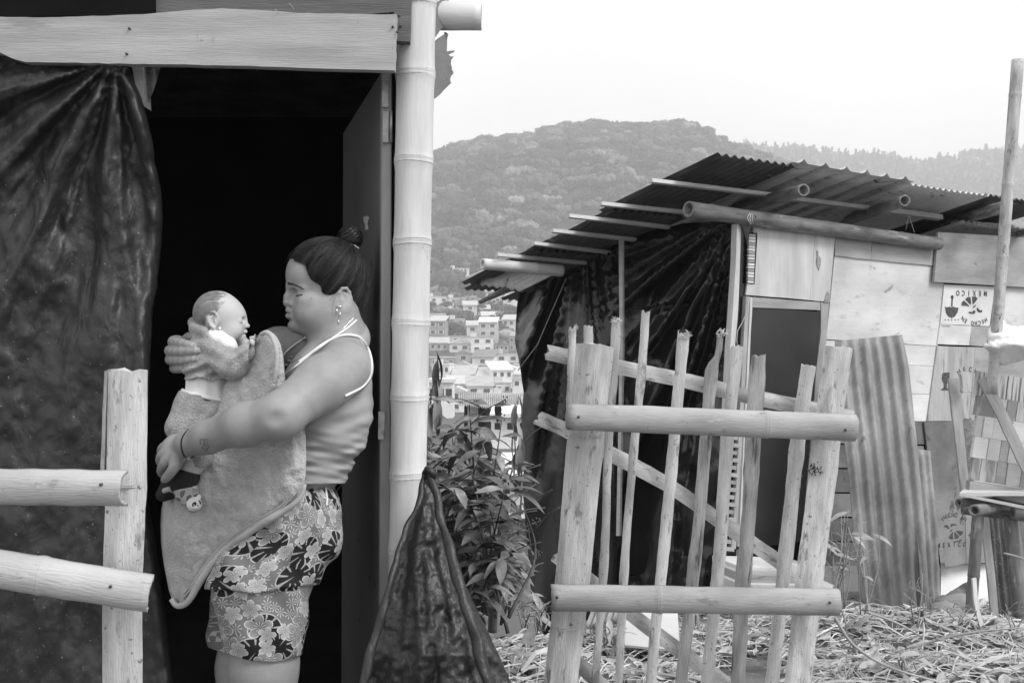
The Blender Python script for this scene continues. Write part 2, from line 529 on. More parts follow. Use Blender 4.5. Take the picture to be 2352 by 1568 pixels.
MT['blanket'] = mat("plush_blanket", 0.40, 0.54, 22, rough=0.95, spec=0.1, sheen=0.4, bump=0.8, bscale=150, detail=7, ramp=(0.3, 0.7))
MT['hem'] = mat("satin_blanket_hem", 0.38, 0.44, 30, rough=0.6, sheen=0.2, bump=0.2, bscale=200)
MT['shirt'] = mat("white_cotton", 0.74, 0.8, 20, rough=0.85, bump=0.15, bscale=300)
MT['sock_black'] = mat("black_knit", 0.02, 0.03, 100, rough=0.9, bump=0.4, bscale=500)
MT['panda'] = mat("white_felt", 0.75, 0.8, 60, rough=0.9, bump=0.3, bscale=500)
MT['silver'] = mat("bright_silver", 0.8, rough=0.15, metal=1.0)
MT['pearl'] = mat("pearl", 0.85, rough=0.2, spec=0.6)
MT['cord'] = mat("black_cord", 0.02, rough=0.6)
MT['ink'] = mat("tattoo_ink", 0.07, 0.12, 300, rough=0.6)
MT['scrunchie'] = mat("knitted_hair_tie", 0.42, 0.5, 200, rough=0.9, bump=0.8, bscale=300)
MT['straw'] = mat("dry_straw", 0.34, 0.74, 5, rough=0.85, ramp=(0.3, 0.7))
MT['stick'] = mat("grey_twigs", 0.22, 0.42, 5, rough=0.85, bump=0.2, per_object=0.2)
MT['deadleaf'] = mat("dead_leaves", 0.28, 0.55, 5, rough=0.8, ramp=(0.4, 0.6))
MT['leaf'] = mat("green_leaf", 0.13, 0.30, 14, rough=0.5, spec=0.4, per_object=0.45)
MT['leaf_pale'] = mat("pale_young_leaf", 0.24, 0.36, 9, rough=0.45, spec=0.4, per_object=0.2)
MT['stem'] = mat("bush_stem", 0.08, 0.13, 20, rough=0.8)
MT['soil'] = mat("trodden_soil", 0.07, 0.19, 2.5, rough=0.95, bump=0.8, bscale=9, detail=9, spots=[(14, 0.58, 0.33), (40, 0.62, 0.09)], coord='Object')
MT['terrain'] = mat("hill_grass", 0.07, 0.14, 0.02, rough=0.95, detail=9, spots=[(0.05, 0.6, 0.22)])
MT['crown'] = mat("hill_tree_foliage", 0.05, 0.15, 0.30, rough=0.8, spec=0.1, detail=5, per_object=0.4)
MT['bark'] = mat("tree_bark", 0.09, 0.14, 2, rough=0.9)
for k, (a, b_) in enumerate([(0.74, 0.82), (0.64, 0.74), (0.46, 0.56), (0.28, 0.38), (0.78, 0.86)]):
    MT['house%d' % k] = mat("rendered_house_wall", a, b_, 0.4, rough=0.85, spec=0.1, per_object=0.06, spots=[(0.7, 0.66, a * 0.75, (1, 1, 0.3))])
for k, (a, b_) in enumerate([(0.66, 0.78), (0.44, 0.56), (0.20, 0.30), (0.55, 0.66)]):
    MT['hroof%d' % k] = mat("town_roof_sheet", a, b_, 0.6, rough=0.7, spec=0.2, per_object=0.1)
MT['glass'] = mat("dark_window", 0.04, 0.07, 1, rough=0.25, spec=0.5)

def tone_hair():
    m = MT['hair']; nt = m.node_tree; b = nt.nodes["Principled BSDF"]
    a = nt.nodes.new("ShaderNodeAttribute"); a.attribute_name = "tone"
    src = b.inputs["Base Color"].links[0].from_socket
    x = nt.nodes.new("ShaderNodeMath"); x.operation = 'MULTIPLY_ADD'; x.inputs[1].default_value = .075
    nt.links.new(a.outputs["Fac"], x.inputs[0]); nt.links.new(src, x.inputs[2]); nt.links.new(x.outputs[0], b.inputs["Base Color"])
tone_hair()
MT['crown0'] = mat("dark_hill_foliage", .025, .06, .30, rough=.85, spec=.05, per_object=.4)
MT['crown1'] = mat("middling_hill_foliage", .07, .13, .30, rough=.85, spec=.05, per_object=.4)
MT['crown2'] = mat("pale_hill_foliage", .17, .27, .30, rough=.85, spec=.05, per_object=.3)
def tarp_material(name, base, dust, dust_amt, sc, rough=0.33, relief=.6):
    """Creased black polythene: ridged folds as relief, dusty specks and scuffs."""
    m = bpy.data.materials.new(name); m.use_nodes = True
    nt = m.node_tree; N = nt.nodes; Lk = nt.links; b = N["Principled BSDF"]
    b.inputs["Roughness"].default_value = rough
    b.inputs["Specular IOR Level"].default_value = 0.55
    tc = N.new("ShaderNodeTexCoord")
    def nz(scale, det, typ='FBM', dist=0.0, rg=0.6):
        t = N.new("ShaderNodeTexNoise"); t.noise_type = typ
        t.inputs["Scale"].default_value = scale; t.inputs["Detail"].default_value = det; t.inputs["Roughness"].default_value = rg
        t.inputs["Distortion"].default_value = dist
        Lk.new(tc.outputs["Object"], t.inputs["Vector"]); return t.outputs["Fac"]
    def rng(s, a, c, lo=0., hi=1.):
        r = N.new("ShaderNodeMapRange"); r.inputs[1].default_value = a; r.inputs[2].default_value = c; r.inputs[3].default_value = lo; r.inputs[4].default_value = hi
        Lk.new(s, r.inputs[0]); return r.outputs[0]
    def mm(op, a, c):
        x = N.new("ShaderNodeMath"); x.operation = op
        for k, s in ((0, a), (1, c)):
            if isinstance(s, (int, float)): x.inputs[k].default_value = s
            else: Lk.new(s, x.inputs[k])
        return x.outputs[0]
    big = rng(nz(sc * 0.35, 4), 0.42, 0.68)
    fine = rng(nz(sc * 9, 6, rg=0.75), 0.52, 0.70)
    speck = rng(nz(sc * 26, 2), 0.70, 0.73)
    d = mm('MULTIPLY', big, fine)
    d = mm('MAXIMUM', mm('MULTIPLY', d, dust_amt), mm('MULTIPLY', speck, min(1, dust_amt * 1.5)))
    x = N.new("ShaderNodeMix"); x.data_type = 'FLOAT'; x.inputs[2].default_value = base; x.inputs[3].default_value = dust
    Lk.new(d, x.inputs[0]); Lk.new(x.outputs[0], b.inputs["Base Color"])
    def crease(scale, st, dist):
        mp = N.new("ShaderNodeMapping"); mp.inputs["Scale"].default_value = st; mp.inputs["Rotation"].default_value = (0, .5, 0)
        Lk.new(tc.outputs["Object"], mp.inputs["Vector"])
        t = N.new("ShaderNodeTexNoise"); t.inputs["Scale"].default_value = scale; t.inputs["Detail"].default_value = 3; t.inputs["Roughness"].default_value = .5; t.inputs["Distortion"].default_value = dist
        Lk.new(mp.outputs[0], t.inputs["Vector"])
        return mm('ABSOLUTE', mm('SUBTRACT', t.outputs["Fac"], .5), 0.0)     # sharp valleys, like film that has been folded
    h = mm('ADD', mm('MULTIPLY', crease(sc * 1.5, (1.6, 1, .7), .8), 2.2), mm('MULTIPLY', crease(sc * 5.0, (1, 1, .8), .4), .8))
    bp = N.new("ShaderNodeBump"); bp.inputs["Strength"].default_value = relief; bp.inputs["Distance"].default_value = 0.05 / sc
    Lk.new(h, bp.inputs["Height"]); Lk.new(bp.outputs[0], b.inputs["Normal"])
    Lk.new(mm('ADD', rough, mm('MULTIPLY', d, 0.4)), b.inputs["Roughness"])
    return m
MT['tarp'] = tarp_material("dusty_black_polythene", 0.020, 0.32, 0.46, 6.0, 0.50, .6)
MT['tarp_far'] = tarp_material("black_polythene_wall", 0.007, 0.14, 0.05, 4.0, 0.26, .28)
MT['tarp_near'] = tarp_material("crumpled_black_polythene", 0.012, 0.3, 0.20, 14.0, 0.45, .7)
# ================================================================ THE SETTING
RIDGE_A = [(-400, 560), (-2400, 700), (0, 470), (600, 420), (900, 392), (990, 365), (1040, 345), (1120, 326), (1200, 322), (1280, 300), (1340, 291), (1400, 296), (1480, 298), (1515, 292), (1550, 287),
           (1600, 303), (1660, 326), (1720, 350), (1800, 385), (1900, 430), (2100, 500), (2400, 560), (3400, 700)]
RIDGE_A.sort()
RIDGE_B = [(-2400, 520), (600, 470), (1300, 420), (1500, 380), (1660, 345), (1720, 340), (1780, 344), (1850, 350), (1900, 355), (1960, 363), (2010, 360), (2060, 370), (2110, 383), (2160, 376), (2220, 364),
           (2300, 356), (2352, 350), (2700, 330), (3400, 380)]

def ground_z(x, y):
    """Yard level: flat by the gate, falling behind it, dropping fast into the valley on the left."""
    z = 0.0
    if y > 4.3: z -= 0.19 * (y - 4.3)
    drop = 1 / (1 + math.exp((x - 0.25 - 0.02 * y) * 3.0)) if x > -30 else 1.0
    if y > 5.6: z -= drop * 0.38 * (y - 5.6)
    if y > 11: z -= 0.25 * (y - 11)
    z += 0.05 * fbm(x * 0.7, y * 0.7, 3) + 0.018 * fbm(x * 4, y * 4, 9)
    # litter heaped along the foot of the far shack
    z += 0.16 * math.exp(-((x - 2.1) / 0.9) ** 2 - ((y - 5.5) / 0.55) ** 2)
    return z

def hill_z(uu, y):
    """Height of the far land for viewing column uu (2352 units) at distance y."""
    base = [(12, CZ - 4.6), (22, CZ - 9.5), (60, -24.0), (140, -25.0), (230, CZ - 19.0), (300, CZ - 9.5), (380, CZ + 3), (450, CZ + 15.0), (560, CZ + 44)]
    ra = CZ + (784 - interp(RIDGE_A, uu) - 6) / FPX * 860
    prof = base + [(700, CZ + 44 + (ra - CZ - 44) * 0.56), (860, ra), (1000, ra - 40), (1250, ra - 130)]
    za = interp(prof, y)
    rb = CZ + (784 - interp(RIDGE_B, uu)) / FPX * 1450
    zb = interp([(900, CZ - 20), (1100, CZ + (rb - CZ) * 0.45), (1450, rb), (1700, rb - 60)], y)
    z = max(za, zb)
    if y > 480:
        x = (uu - 1176) / FPX * y
        edge = abs(y - 860) < 60 or abs(y - 1450) < 80
        z += (1.5 if edge else 10) * fbm(x / 110, y / 110, 2)
    return z

# yard
nx, ny = 130, 120
xs = np.linspace(-9, 13, nx)
ys = -6 + 19 * np.linspace(0, 1, ny) ** 1.0
V = [(x, y, ground_z(x, y)) for y in ys for x in xs]
Q = [(j * nx + i, j * nx + i + 1, (j + 1) * nx + i + 1, (j + 1) * nx + i) for j in range(ny - 1) for i in range(nx - 1)]
yard = mesh_obj("yard_ground", V, Q, MT['soil'], smooth=True, kind='structure')
# ground further out, on all sides, and the far hills
def skirt():
    V, Q = [], []
    ring = [(-9, -6), (13, -6), (13, 13), (-9, 13)]
    def border(n):
        out = []
        for (a, b) in zip(ring, ring[1:] + ring[:1]):
            for i in range(n): out.append((a[0] + (b[0] - a[0]) * i / n, a[1] + (b[1] - a[1]) * i / n))
        return out
    B = border(20); n = len(B)
    for k in (1.0, 2.2, 6, 20, 60, 160):
        for (x, y) in B:
            X, Y = 2 + (x - 2) * k, 3.5 + (y - 3.5) * k
            z0 = ground_z(x, y) - 0.03
            z = z0 if k == 1 else (z0 - (k - 1) * 2.4 if Y > 8 else z0 - (k - 1) * 0.6)
            if k >= 6: z = -26
            V.append((X, Y, z))
    for r in range(5):
        for i in range(n):
            a, b = r * n + i, r * n + (i + 1) % n
            Q.append((a, b, b + n, a + n))
    return V, Q
V, Q = skirt()
mesh_obj("valley_ground", V, [q[::-1] for q in Q], MT['terrain'], smooth=True, kind='structure')
us = np.linspace(-2200, 4400, 150); yy = np.concatenate([np.linspace(130, 560, 40), np.linspace(580, 1000, 44), np.linspace(1020, 1700, 30)])
V = [((u - 1176) / FPX * y, y, hill_z(u, y)) for y in yy for u in us]
n = len(us)
Q = [(j * n + i, j * n + i + 1, (j + 1) * n + i + 1, (j + 1) * n + i) for j in range(len(yy) - 1) for i in range(n - 1)]
mesh_obj("wooded_hills", V, Q, MT['terrain'], smooth=True, kind='structure')

# ---------------------------------------------------------------- hill forest: crowns of leaf clumps on geometry-node points
def crown_arrays(seed, kind):
    rg = np.random.default_rng(seed)
    Vs, Fs, k0 = [], [], 0
    def lump(c, r, sub=ICO1):
        nonlocal k0
        V, F = sub
        V = V * (1 + 0.28 * (rg.random(len(V))[:, None] - 0.5)) * r + c
        Vs.append(V); Fs.append(F + k0); k0 += len(V)
    if kind == 'dome':
        for i in range(14):
            a = rg.random() * math.tau; q = math.sqrt(rg.random()) * 0.75
            lump(np.array([q * math.cos(a), q * math.sin(a), 0.62 - 0.42 * q * q + 0.1 * rg.random()]), np.array([0.30, 0.30, 0.20]) * (0.8 + 0.5 * rg.random()))
        top, wid = 0.95, 0.9
    elif kind == 'umbrella':
        for i in range(12):
            a = rg.random() * math.tau; q = math.sqrt(rg.random()) * 0.95
            lump(np.array([q * math.cos(a), q * math.sin(a), 0.78 - 0.25 * q * q]), np.array([0.30, 0.30, 0.11]))
        top, wid = 0.9, 1.0
    else:
        for i in range(14):
            h = rg.random()
            q = (1 - h) * 0.42 * rg.random() ** 0.5; a = rg.random() * math.tau
            lump(np.array([q * math.cos(a), q * math.sin(a), 0.35 + 1.25 * h]), np.array([0.20, 0.20, 0.24]) * (1.25 - 0.8 * h))
        top, wid = 1.6, 0.5
    V = np.concatenate(Vs); F = np.concatenate(Fs)
    # leaf tufts standing off the lumps
    nl = 260
    idx = rg.integers(0, len(V), nl)
    c = V[idx] + rg.normal(0, 0.035, (nl, 3))
    d1 = rg.normal(0, 1, (nl, 3)); d1 /= np.linalg.norm(d1, axis=1)[:, None]
    d2 = rg.normal(0, 1, (nl, 3)); d2 -= d1 * (d1 * d2).sum(1)[:, None]; d2 /= np.linalg.norm(d2, axis=1)[:, None]
    s = 0.05 + 0.04 * rg.random((nl, 1))
    tri = np.stack([c + d1 * s, c - d1 * s * 0.5 + d2 * s, c - d1 * s * 0.5 - d2 * s], 1).reshape(-1, 3)
    F2 = np.arange(nl * 3).reshape(-1, 3) + len(V)
    V = np.concatenate([V, tri])
    if kind != 'spire': V[:, 2] *= 1.35
    return V, np.concatenate([F, F2])

src = bpy.data.collections.new("crown_kinds")
CROWN_MESH = []
for i, kd in enumerate(['dome', 'dome', 'umbrella', 'dome', 'spire', 'spire'] * 3):
    V, F = crown_arrays(50 + i % 6, kd)
    me = bpy.data.meshes.new("crown_kind")
    me.from_pydata(V.tolist(), [], F.tolist()); me.materials.append(MT['crown%d' % [1, 0, 2][i // 6]])
    me.polygons.foreach_set("use_smooth", [False] * len(F))
    CROWN_MESH.append(me)
    o = bpy.data.objects.new("crown_kind_%02d" % i, me); src.objects.link(o)

pts, scl, rot, kind_i = [], [], [], []
def scatter(n, u0, u1, y0, y1, smin, smax, kinds, seed, dens=None):
    rg = random.Random(seed)
    for _ in range(n):
        y = math.sqrt(rg.uniform(y0 * y0, y1 * y1)); uu = rg.uniform(u0, u1)
        x = (uu - 1176) / FPX * y
        if dens and rg.random() > dens(x, y, uu): continue
        s = rg.uniform(smin, smax) * (1.4 if rg.random() < 0.05 and abs(y - 860) > 70 else 1)
        pts.append((x, y, hill_z(uu, y) - 0.08 * s)); scl.append(s); rot.append(rg.uniform(0, 6.28)); kind_i.append(rg.choice(kinds) + 6 * rg.choice([0, 0, 0, 1, 1, 1, 2]))
scatter(3500, 900, 2450, 470, 880, 3.5, 10.0, [0, 1, 3, 0, 1, 2, 3], 1, lambda x, y, u: 1.0 if y > 540 else 0.45 + 0.5 * (fbm(x / 30, y / 30) > -0.1))
scatter(1500, -900, 900, 480, 880, 6.0, 11, [0, 1, 3, 2], 2)
scatter(4600, 1450, 2800, 1060, 1480, 5.5, 10, [4, 5, 4, 5, 0, 1], 3)
scatter(800, -900, 1450, 1150, 1480, 7, 12, [4, 5, 0, 1], 4)
scatter(260, 900, 1300, 360, 480, 2.5, 5, [0, 1, 3], 5, lambda x, y, u: 0.5)
me = bpy.data.meshes.new("hill_forest")
me.vertices.add(len(pts)); me.vertices.foreach_set("co", np.array(pts, dtype=np.float32).ravel())
for nm, dt, arr in (("s", 'FLOAT', scl), ("r", 'FLOAT', rot), ("k", 'INT', kind_i)):
    at = me.attributes.new(nm, dt, 'POINT'); at.data.foreach_set("value", np.array(arr, dtype=np.float32 if dt == 'FLOAT' else np.int32))
forest = bpy.data.objects.new("hill_forest", me)
link(forest, kind='stuff', label="dense hazy woodland covering the slopes of the far hills", cat="forest")
ng = bpy.data.node_groups.new("forest_points", 'GeometryNodeTree')
ng.interface.new_socket("Geometry", in_out='INPUT', socket_type='NodeSocketGeometry')
ng.interface.new_socket("Geometry", in_out='OUTPUT', socket_type='NodeSocketGeometry')
gi = ng.nodes.new("NodeGroupInput"); go = ng.nodes.new("NodeGroupOutput")
ip = ng.nodes.new("GeometryNodeInstanceOnPoints"); ci = ng.nodes.new("GeometryNodeCollectionInfo")
ci.inputs["Collection"].default_value = src; ci.inputs["Separate Children"].default_value = True; ci.inputs["Reset Children"].default_value = True
def named(nm, dt):
    a = ng.nodes.new("GeometryNodeInputNamedAttribute"); a.data_type = dt; a.inputs["Name"].default_value = nm; return a.outputs["Attribute"]
cx = ng.nodes.new("ShaderNodeCombineXYZ")
ng.links.new(named("r", 'FLOAT'), cx.inputs["Z"])
ng.links.new(gi.outputs[0], ip.inputs["Points"]); ng.links.new(ci.outputs[0], ip.inputs["Instance"])
ip.inputs["Pick Instance"].default_value = True
ng.links.new(named("k", 'INT'), ip.inputs["Instance Index"])
ng.links.new(cx.outputs[0], ip.inputs["Rotation"]); ng.links.new(named("s", 'FLOAT'), ip.inputs["Scale"])
ng.links.new(ip.outputs[0], go.inputs[0])
forest.modifiers.new("scatter", 'NODES').node_group = ng

# trees on the skyline, one by one
ORD = ["first", "second", "third", "fourth", "fifth", "sixth", "seventh", "eighth", "ninth", "tenth", "eleventh", "twelfth", "thirteenth", "fourteenth", "fifteenth", "sixteenth",
       "seventeenth", "eighteenth", "nineteenth", "twentieth", "twenty-first", "twenty-second", "twenty-third", "twenty-fourth", "twenty-fifth"]
def skyline_tree(uu, y, s, kind, label, group):
    x = (uu - 1176) / FPX * y
    z = hill_z(uu, y) - 0.5
    nm = "spiry_tree" if kind >= 4 else "broad_tree"
    root = empty(nm, (x, y, z), label, "tree", group)
    root.rotation_euler = (0, 0, uu * 0.7)
    c = bpy.data.objects.new("crown", CROWN_MESH[kind]); link(c, root); c.scale = (s, s, s * (1.0 if kind < 4 else 0.95))
    c.location = (0, 0, s * (0.35 if kind < 4 else 0.0))
    V, Q = tube_np([(0, 0, -1.5), (0.1, 0, s * 0.5), (0, 0.1, s * 0.95)], [s * 0.05, s * 0.035, s * 0.015], 6)
    t = mesh_obj("trunk", [tuple(v) for v in V], Q, MT['bark'], None); t.parent = root
rg = random.Random(5)
sky_u = [998, 1018, 1042, 1063, 1088, 1104, 1122, 1150, 1172, 1196, 1222, 1262, 1300, 1330, 1362, 1396, 1436, 1470, 1505, 1530, 1552, 1575, 1600, 1632]
for i, uu in enumerate(sky_u):
    k = rg.choice([0, 1, 2, 3]) if uu < 1500 else rg.choice([4, 0, 5, 1])
    skyline_tree(uu, 858 + rg.uniform(-6, 6), rg.uniform(4.0, 7.2) * (0.8 if k == 2 else 1), k,
                 ("flat-topped" if k == 2 else "round-crowned" if k < 4 else "pointed") + " hazy tree on the near hill's skyline, %s from the left" % ORD[i], "trees on the skyline of the near hill")
rg = random.Random(8)
for i in range(22):
    uu = 1665 + i * 29 + rg.uniform(-8, 8)
    skyline_tree(uu, 1445 + rg.uniform(-6, 6), rg.uniform(5.5, 9.5), rg.choice([4, 5]), "slender pale tree on the faint farther ridge, %s from the left" % ORD[i], "trees on the farther ridge")

# ---------------------------------------------------------------- the town across the valley
WIN_ME = bpy.data.meshes.new("window")
WIN_ME.from_pydata([(-.5, 0.0, -.5), (.5, 0.0, -.5), (.5, 0.0, .5), (-.5, 0.0, .5), (-.5, -0.14, -.5), (.5, -0.14, -.5), (.5, -0.14, .5), (-.5, -0.14, .5),
                    (-.62, -0.14, -.6), (.62, -0.14, -.6), (.62, -0.14, .6), (-.62, -0.14, .6), (-.62, .05, -.6), (.62, .05, -.6), (.62, .05, .6), (-.62, .05, .6)], [],
                   [(0, 1, 2, 3), (0, 4, 5, 1), (1, 5, 6, 2), (2, 6, 7, 3), (3, 7, 4, 0), (4, 8, 9, 5), (5, 9, 10, 6), (6, 10, 11, 7), (7, 11, 8, 4), (8, 12, 13, 9), (9, 13, 14, 10), (10, 14, 15, 11), (11, 15, 12, 8)])
WIN_ME.materials.append(MT['glass']); WIN_ME.materials.append(MT['house0'])
for i, p in enumerate(WIN_ME.polygons): p.material_index = 0 if i == 0 else 1
house_no = 0
def town_house(uu, vtop_y, w, h, dep, y, wall, roof, kind, nwin, label, zoff=0.0, rz=0.0):
    x = (uu - 1176) / FPX * y
    z = hill_z(uu, y) + zoff
    root = empty("town_house", (x, y, z), label, "house", "houses of the town across the valley")
    root.rotation_euler = (0, 0, rz)
    V, Q = box_vf(-w / 2, w / 2, 0, dep, -6, h)
    b = mesh_obj("wall", V, Q, MT['house%d' % wall]); b.parent = root
    if kind == 'flat':
        V, Q = box_vf(-w / 2 - .25, w / 2 + .25, -.3, dep + .2, h + .01, h + .28)
        V2, Q2 = box_vf(-w / 2 + .1, -w / 2 + 2.2, 2, 4, h + .29, h + 1.7)
        r = mesh_obj("roof", V, Q, MT['hroof%d' % roof]); r.parent = root
        if nwin % 2 == 0:
            c = mesh_obj("roof_tank", V2, Q2, MT['hroof3']); c.parent = r
    elif kind == 'shed':
        V = [(-w / 2 - .4, -.6, h - .1), (w / 2 + .4, -.6, h - .1), (w / 2 + .4, dep, h + dep * .28), (-w / 2 - .4, dep, h + dep * .28),
             (-w / 2 - .4, -.6, h + .08), (w / 2 + .4, -.6, h + .08), (w / 2 + .4, dep, h + dep * .28 + .2), (-w / 2 - .4, dep, h + dep * .28 + .2)]
        Q = [(0, 1, 5, 4), (1, 2, 6, 5), (2, 3, 7, 6), (3, 0, 4, 7), (4, 5, 6, 7), (3, 2, 1, 0)]
        r = mesh_obj("roof", V, Q, MT['hroof%d' % roof]); r.parent = root
    else:
        p = h + w * .22
        V = [(-w / 2 - .4, -.5, h - .1), (0, -.5, p), (w / 2 + .4, -.5, h - .1), (-w / 2 - .4, dep, h - .1), (0, dep, p), (w / 2 + .4, dep, h - .1)]
        Q = [(0, 2, 1), (3, 4, 5), (0, 1, 4, 3), (1, 2, 5, 4), (0, 3, 5, 2)]
        r = mesh_obj("roof", V, Q, MT['hroof%d' % roof]); r.parent = root
    fl = max(1, int(round(h / 2.7)))
    per = max(1, nwin // fl)
    for f in range(fl):
        for k in range(per):
            o = bpy.data.objects.new("window", WIN_ME); link(o, root)
            o.location = (-w / 2 + w * (k + .5) / per, -0.03, h * (f + .52) / fl)
            o.scale = (min(1.6, w / per * .5), 1, 1.15)
rg = random.Random(21)
rows = [(470, 12, 7, 12), (448, 11, 7, 12), (425, 10, 6, 10), (403, 9, 6, 10), (380, 9, 6, 9), (358, 8, 5, 9), (336, 8, 5, 9), (315, 8, 5, 9), (296, 7, 5, 8), (278, 6, 5, 8), (262, 6, 5, 8), (248, 6, 5, 8)]
tone_w = ["white", "pale grey", "mid grey", "dark brick", "bright white"]
tone_r = ["pale", "grey", "dark", "light grey"]
for r_i, (y, n, wmin, wmax) in enumerate(rows):
    u = 984 + rg.uniform(0, 8); i = 0
    while u < 1225 and i < 22:
        w = rg.uniform(wmin * .8, wmax * .85); h = rg.choice([2.7, 3.0, 5.2, 5.6, 8.0] if r_i in (0, 1, 5) else [2.6, 2.8, 3.0, 5.2])
        px = w / y * FPX
        wall = rg.choice([0, 1, 1, 4, 4, 0, 2, 3]); roof = rg.choice([0, 1, 1, 3, 2]); kd = rg.choice(['flat', 'shed', 'shed', 'gable', 'flat'])
        fl = max(1, int(round(h / 2.7))); nw = fl * rg.choice([1, 2, 2, 3])
        lab = "%s %s house, %s %s roof, %s from left, %s town row down" % (
            tone_w[wall], ["one-storey", "two-storey", "three-storey"][min(fl, 3) - 1], tone_r[roof], {'flat': 'flat', 'shed': 'sloping', 'gable': 'pitched'}[kd], ORD[i], ORD[r_i])
        town_house(u + px / 2, 0, w, h, rg.uniform(6, 9), y + rg.uniform(-5, 5), wall, roof, kd, nw, lab, rz=rg.uniform(-.25, .25))
        u += px * rg.uniform(1.0, 1.12); i += 1
town_house(1056, 0, 9, 12.5, 8, 478, 4, 0, 'flat', 8, "tall bright white four-storey block with flat roof topping the hillside town", 0.0, 0.1)

# the nearer tin-roofed building between bush and tarpaulin
def near_building():
    y = 46
    a = P(1062, 925, y); b = P(1190, 925, y)
    root = empty("tin_roofed_workshop", P(1125, 965, y), "low open-fronted workshop under a corrugated tin roof, just above the bush", "workshop")
    V, F, F2 = [], [], []
    n = 60
    y0, y1 = y - 1.0, y + 4.2
    for k in range(2):
        for i in range(n + 1):
            t = i / n
            p = P(1052 + 148 * t, (928 + 14 * t) if k == 0 else (899 + 6 * t), y0 if k == 0 else y1)
            V.append((p.x, p.y, p.z + (0.055 if i % 2 else -0.055)))
    m = n + 1
    F = [(i, i + 1, m + i + 1, m + i) for i in range(n)]
    r = mesh_obj("roof", V, F, MT['hroof1'], root)
    md = r.modifiers.new("thickness", 'SOLIDIFY'); md.thickness = 0.04
    for u0, u1, v0, v1, mt, yy_ in [(1066, 1180, 915, 980, 'room', y + 3), (1074, 1098, 934, 985, 'house2', y), (1098, 1114, 938, 985, 'room', y + 1), (1114, 1130, 936, 990, 'glass', y + .2), (1150, 1192, 930, 985, 'house0', y), (1066, 1150, 955, 968, 'house1', y - .4)]:
        slab("wall", [P(u0, v1, yy_), P(u1, v1, yy_), P(u1, v0, yy_), P(u0, v0, yy_)], 0.2, MT[mt], root)
near_building()
for i, (u0, u1, v0, v1, y, mt) in enumerate([(985, 1040, 870, 960, 120, 'house0'), (1128, 1215, 950, 1030, 34, 'house0'), (1150, 1230, 1090, 1190, 24, 'house1')]):
    lab = ["long bright white wall of a house behind the left side of the bush", "white wall and roof slab behind the bush, right under the workshop", "light concrete wall low in the valley beside the bush's right edge"][i]
    root = empty("valley_house", P((u0 + u1) / 2, v1, y), lab, "house")
    slab("wall", [P(u0, v1, y), P(u1, v1, y), P(u1, v0 + 8, y), P(u0, v0 + 8, y)], 4.0, MT[mt], root)
    s = (v1 - v0) * .16
    slab("roof", [P(u0 - 3, v0 + 8.5, y - .4), P(u1 + 3, v0 + 8.5, y - .4), P(u1 + 3, v0, y - .4), P(u0 - 3, v0, y - .4)], 4.8, MT['hroof0'], root)
    for k in range(3):
        uu = u0 + (u1 - u0) * (k + .5) / 3
        slab("window", [P(uu - s * .5, v0 + 8 + 2.2 * s, y - .01), P(uu + s * .5, v0 + 8 + 2.2 * s, y - .01), P(uu + s * .5, v0 + 8 + s, y - .01), P(uu - s * .5, v0 + 8 + s, y - .01)], 0.1, MT['glass'], root)

# ---------------------------------------------------------------- the air
m = bpy.data.materials.new("thin_air_haze"); m.use_nodes = True
for nd in list(m.node_tree.nodes):
    if nd.type != 'OUTPUT_MATERIAL': m.node_tree.nodes.remove(nd)
pv = m.node_tree.nodes.new("ShaderNodeVolumePrincipled")
pv.inputs["Color"].default_value = (0.97, 0.97, 0.97, 1)
pv.inputs["Density"].default_value = 0.00075
m.node_tree.links.new(pv.outputs[0], [x for x in m.node_tree.nodes if x.type == 'OUTPUT_MATERIAL'][0].inputs["Volume"])
V, Q = box_vf(-1300, 1900, -40, 1720, -40, 330)
mesh_obj("haze", V, Q, m, kind='stuff', label="thin pale haze hanging in the valley air before the hills")
# ================================================================ THE NEAR SHACK WITH THE DOORWAY
def Pz(u, v, Y): return P(u, v, Y)
def px_of(pt):
    return 1176 + FPX * pt.x / pt.y, 784 - FPX * (pt.z - CZ) / pt.y
YF = 2.30
shack = empty("shack", P(600, 2000, YF), "near dark shack with open doorway, bamboo corner post and pale board over the door", "shack")
FLOOR = 0.20
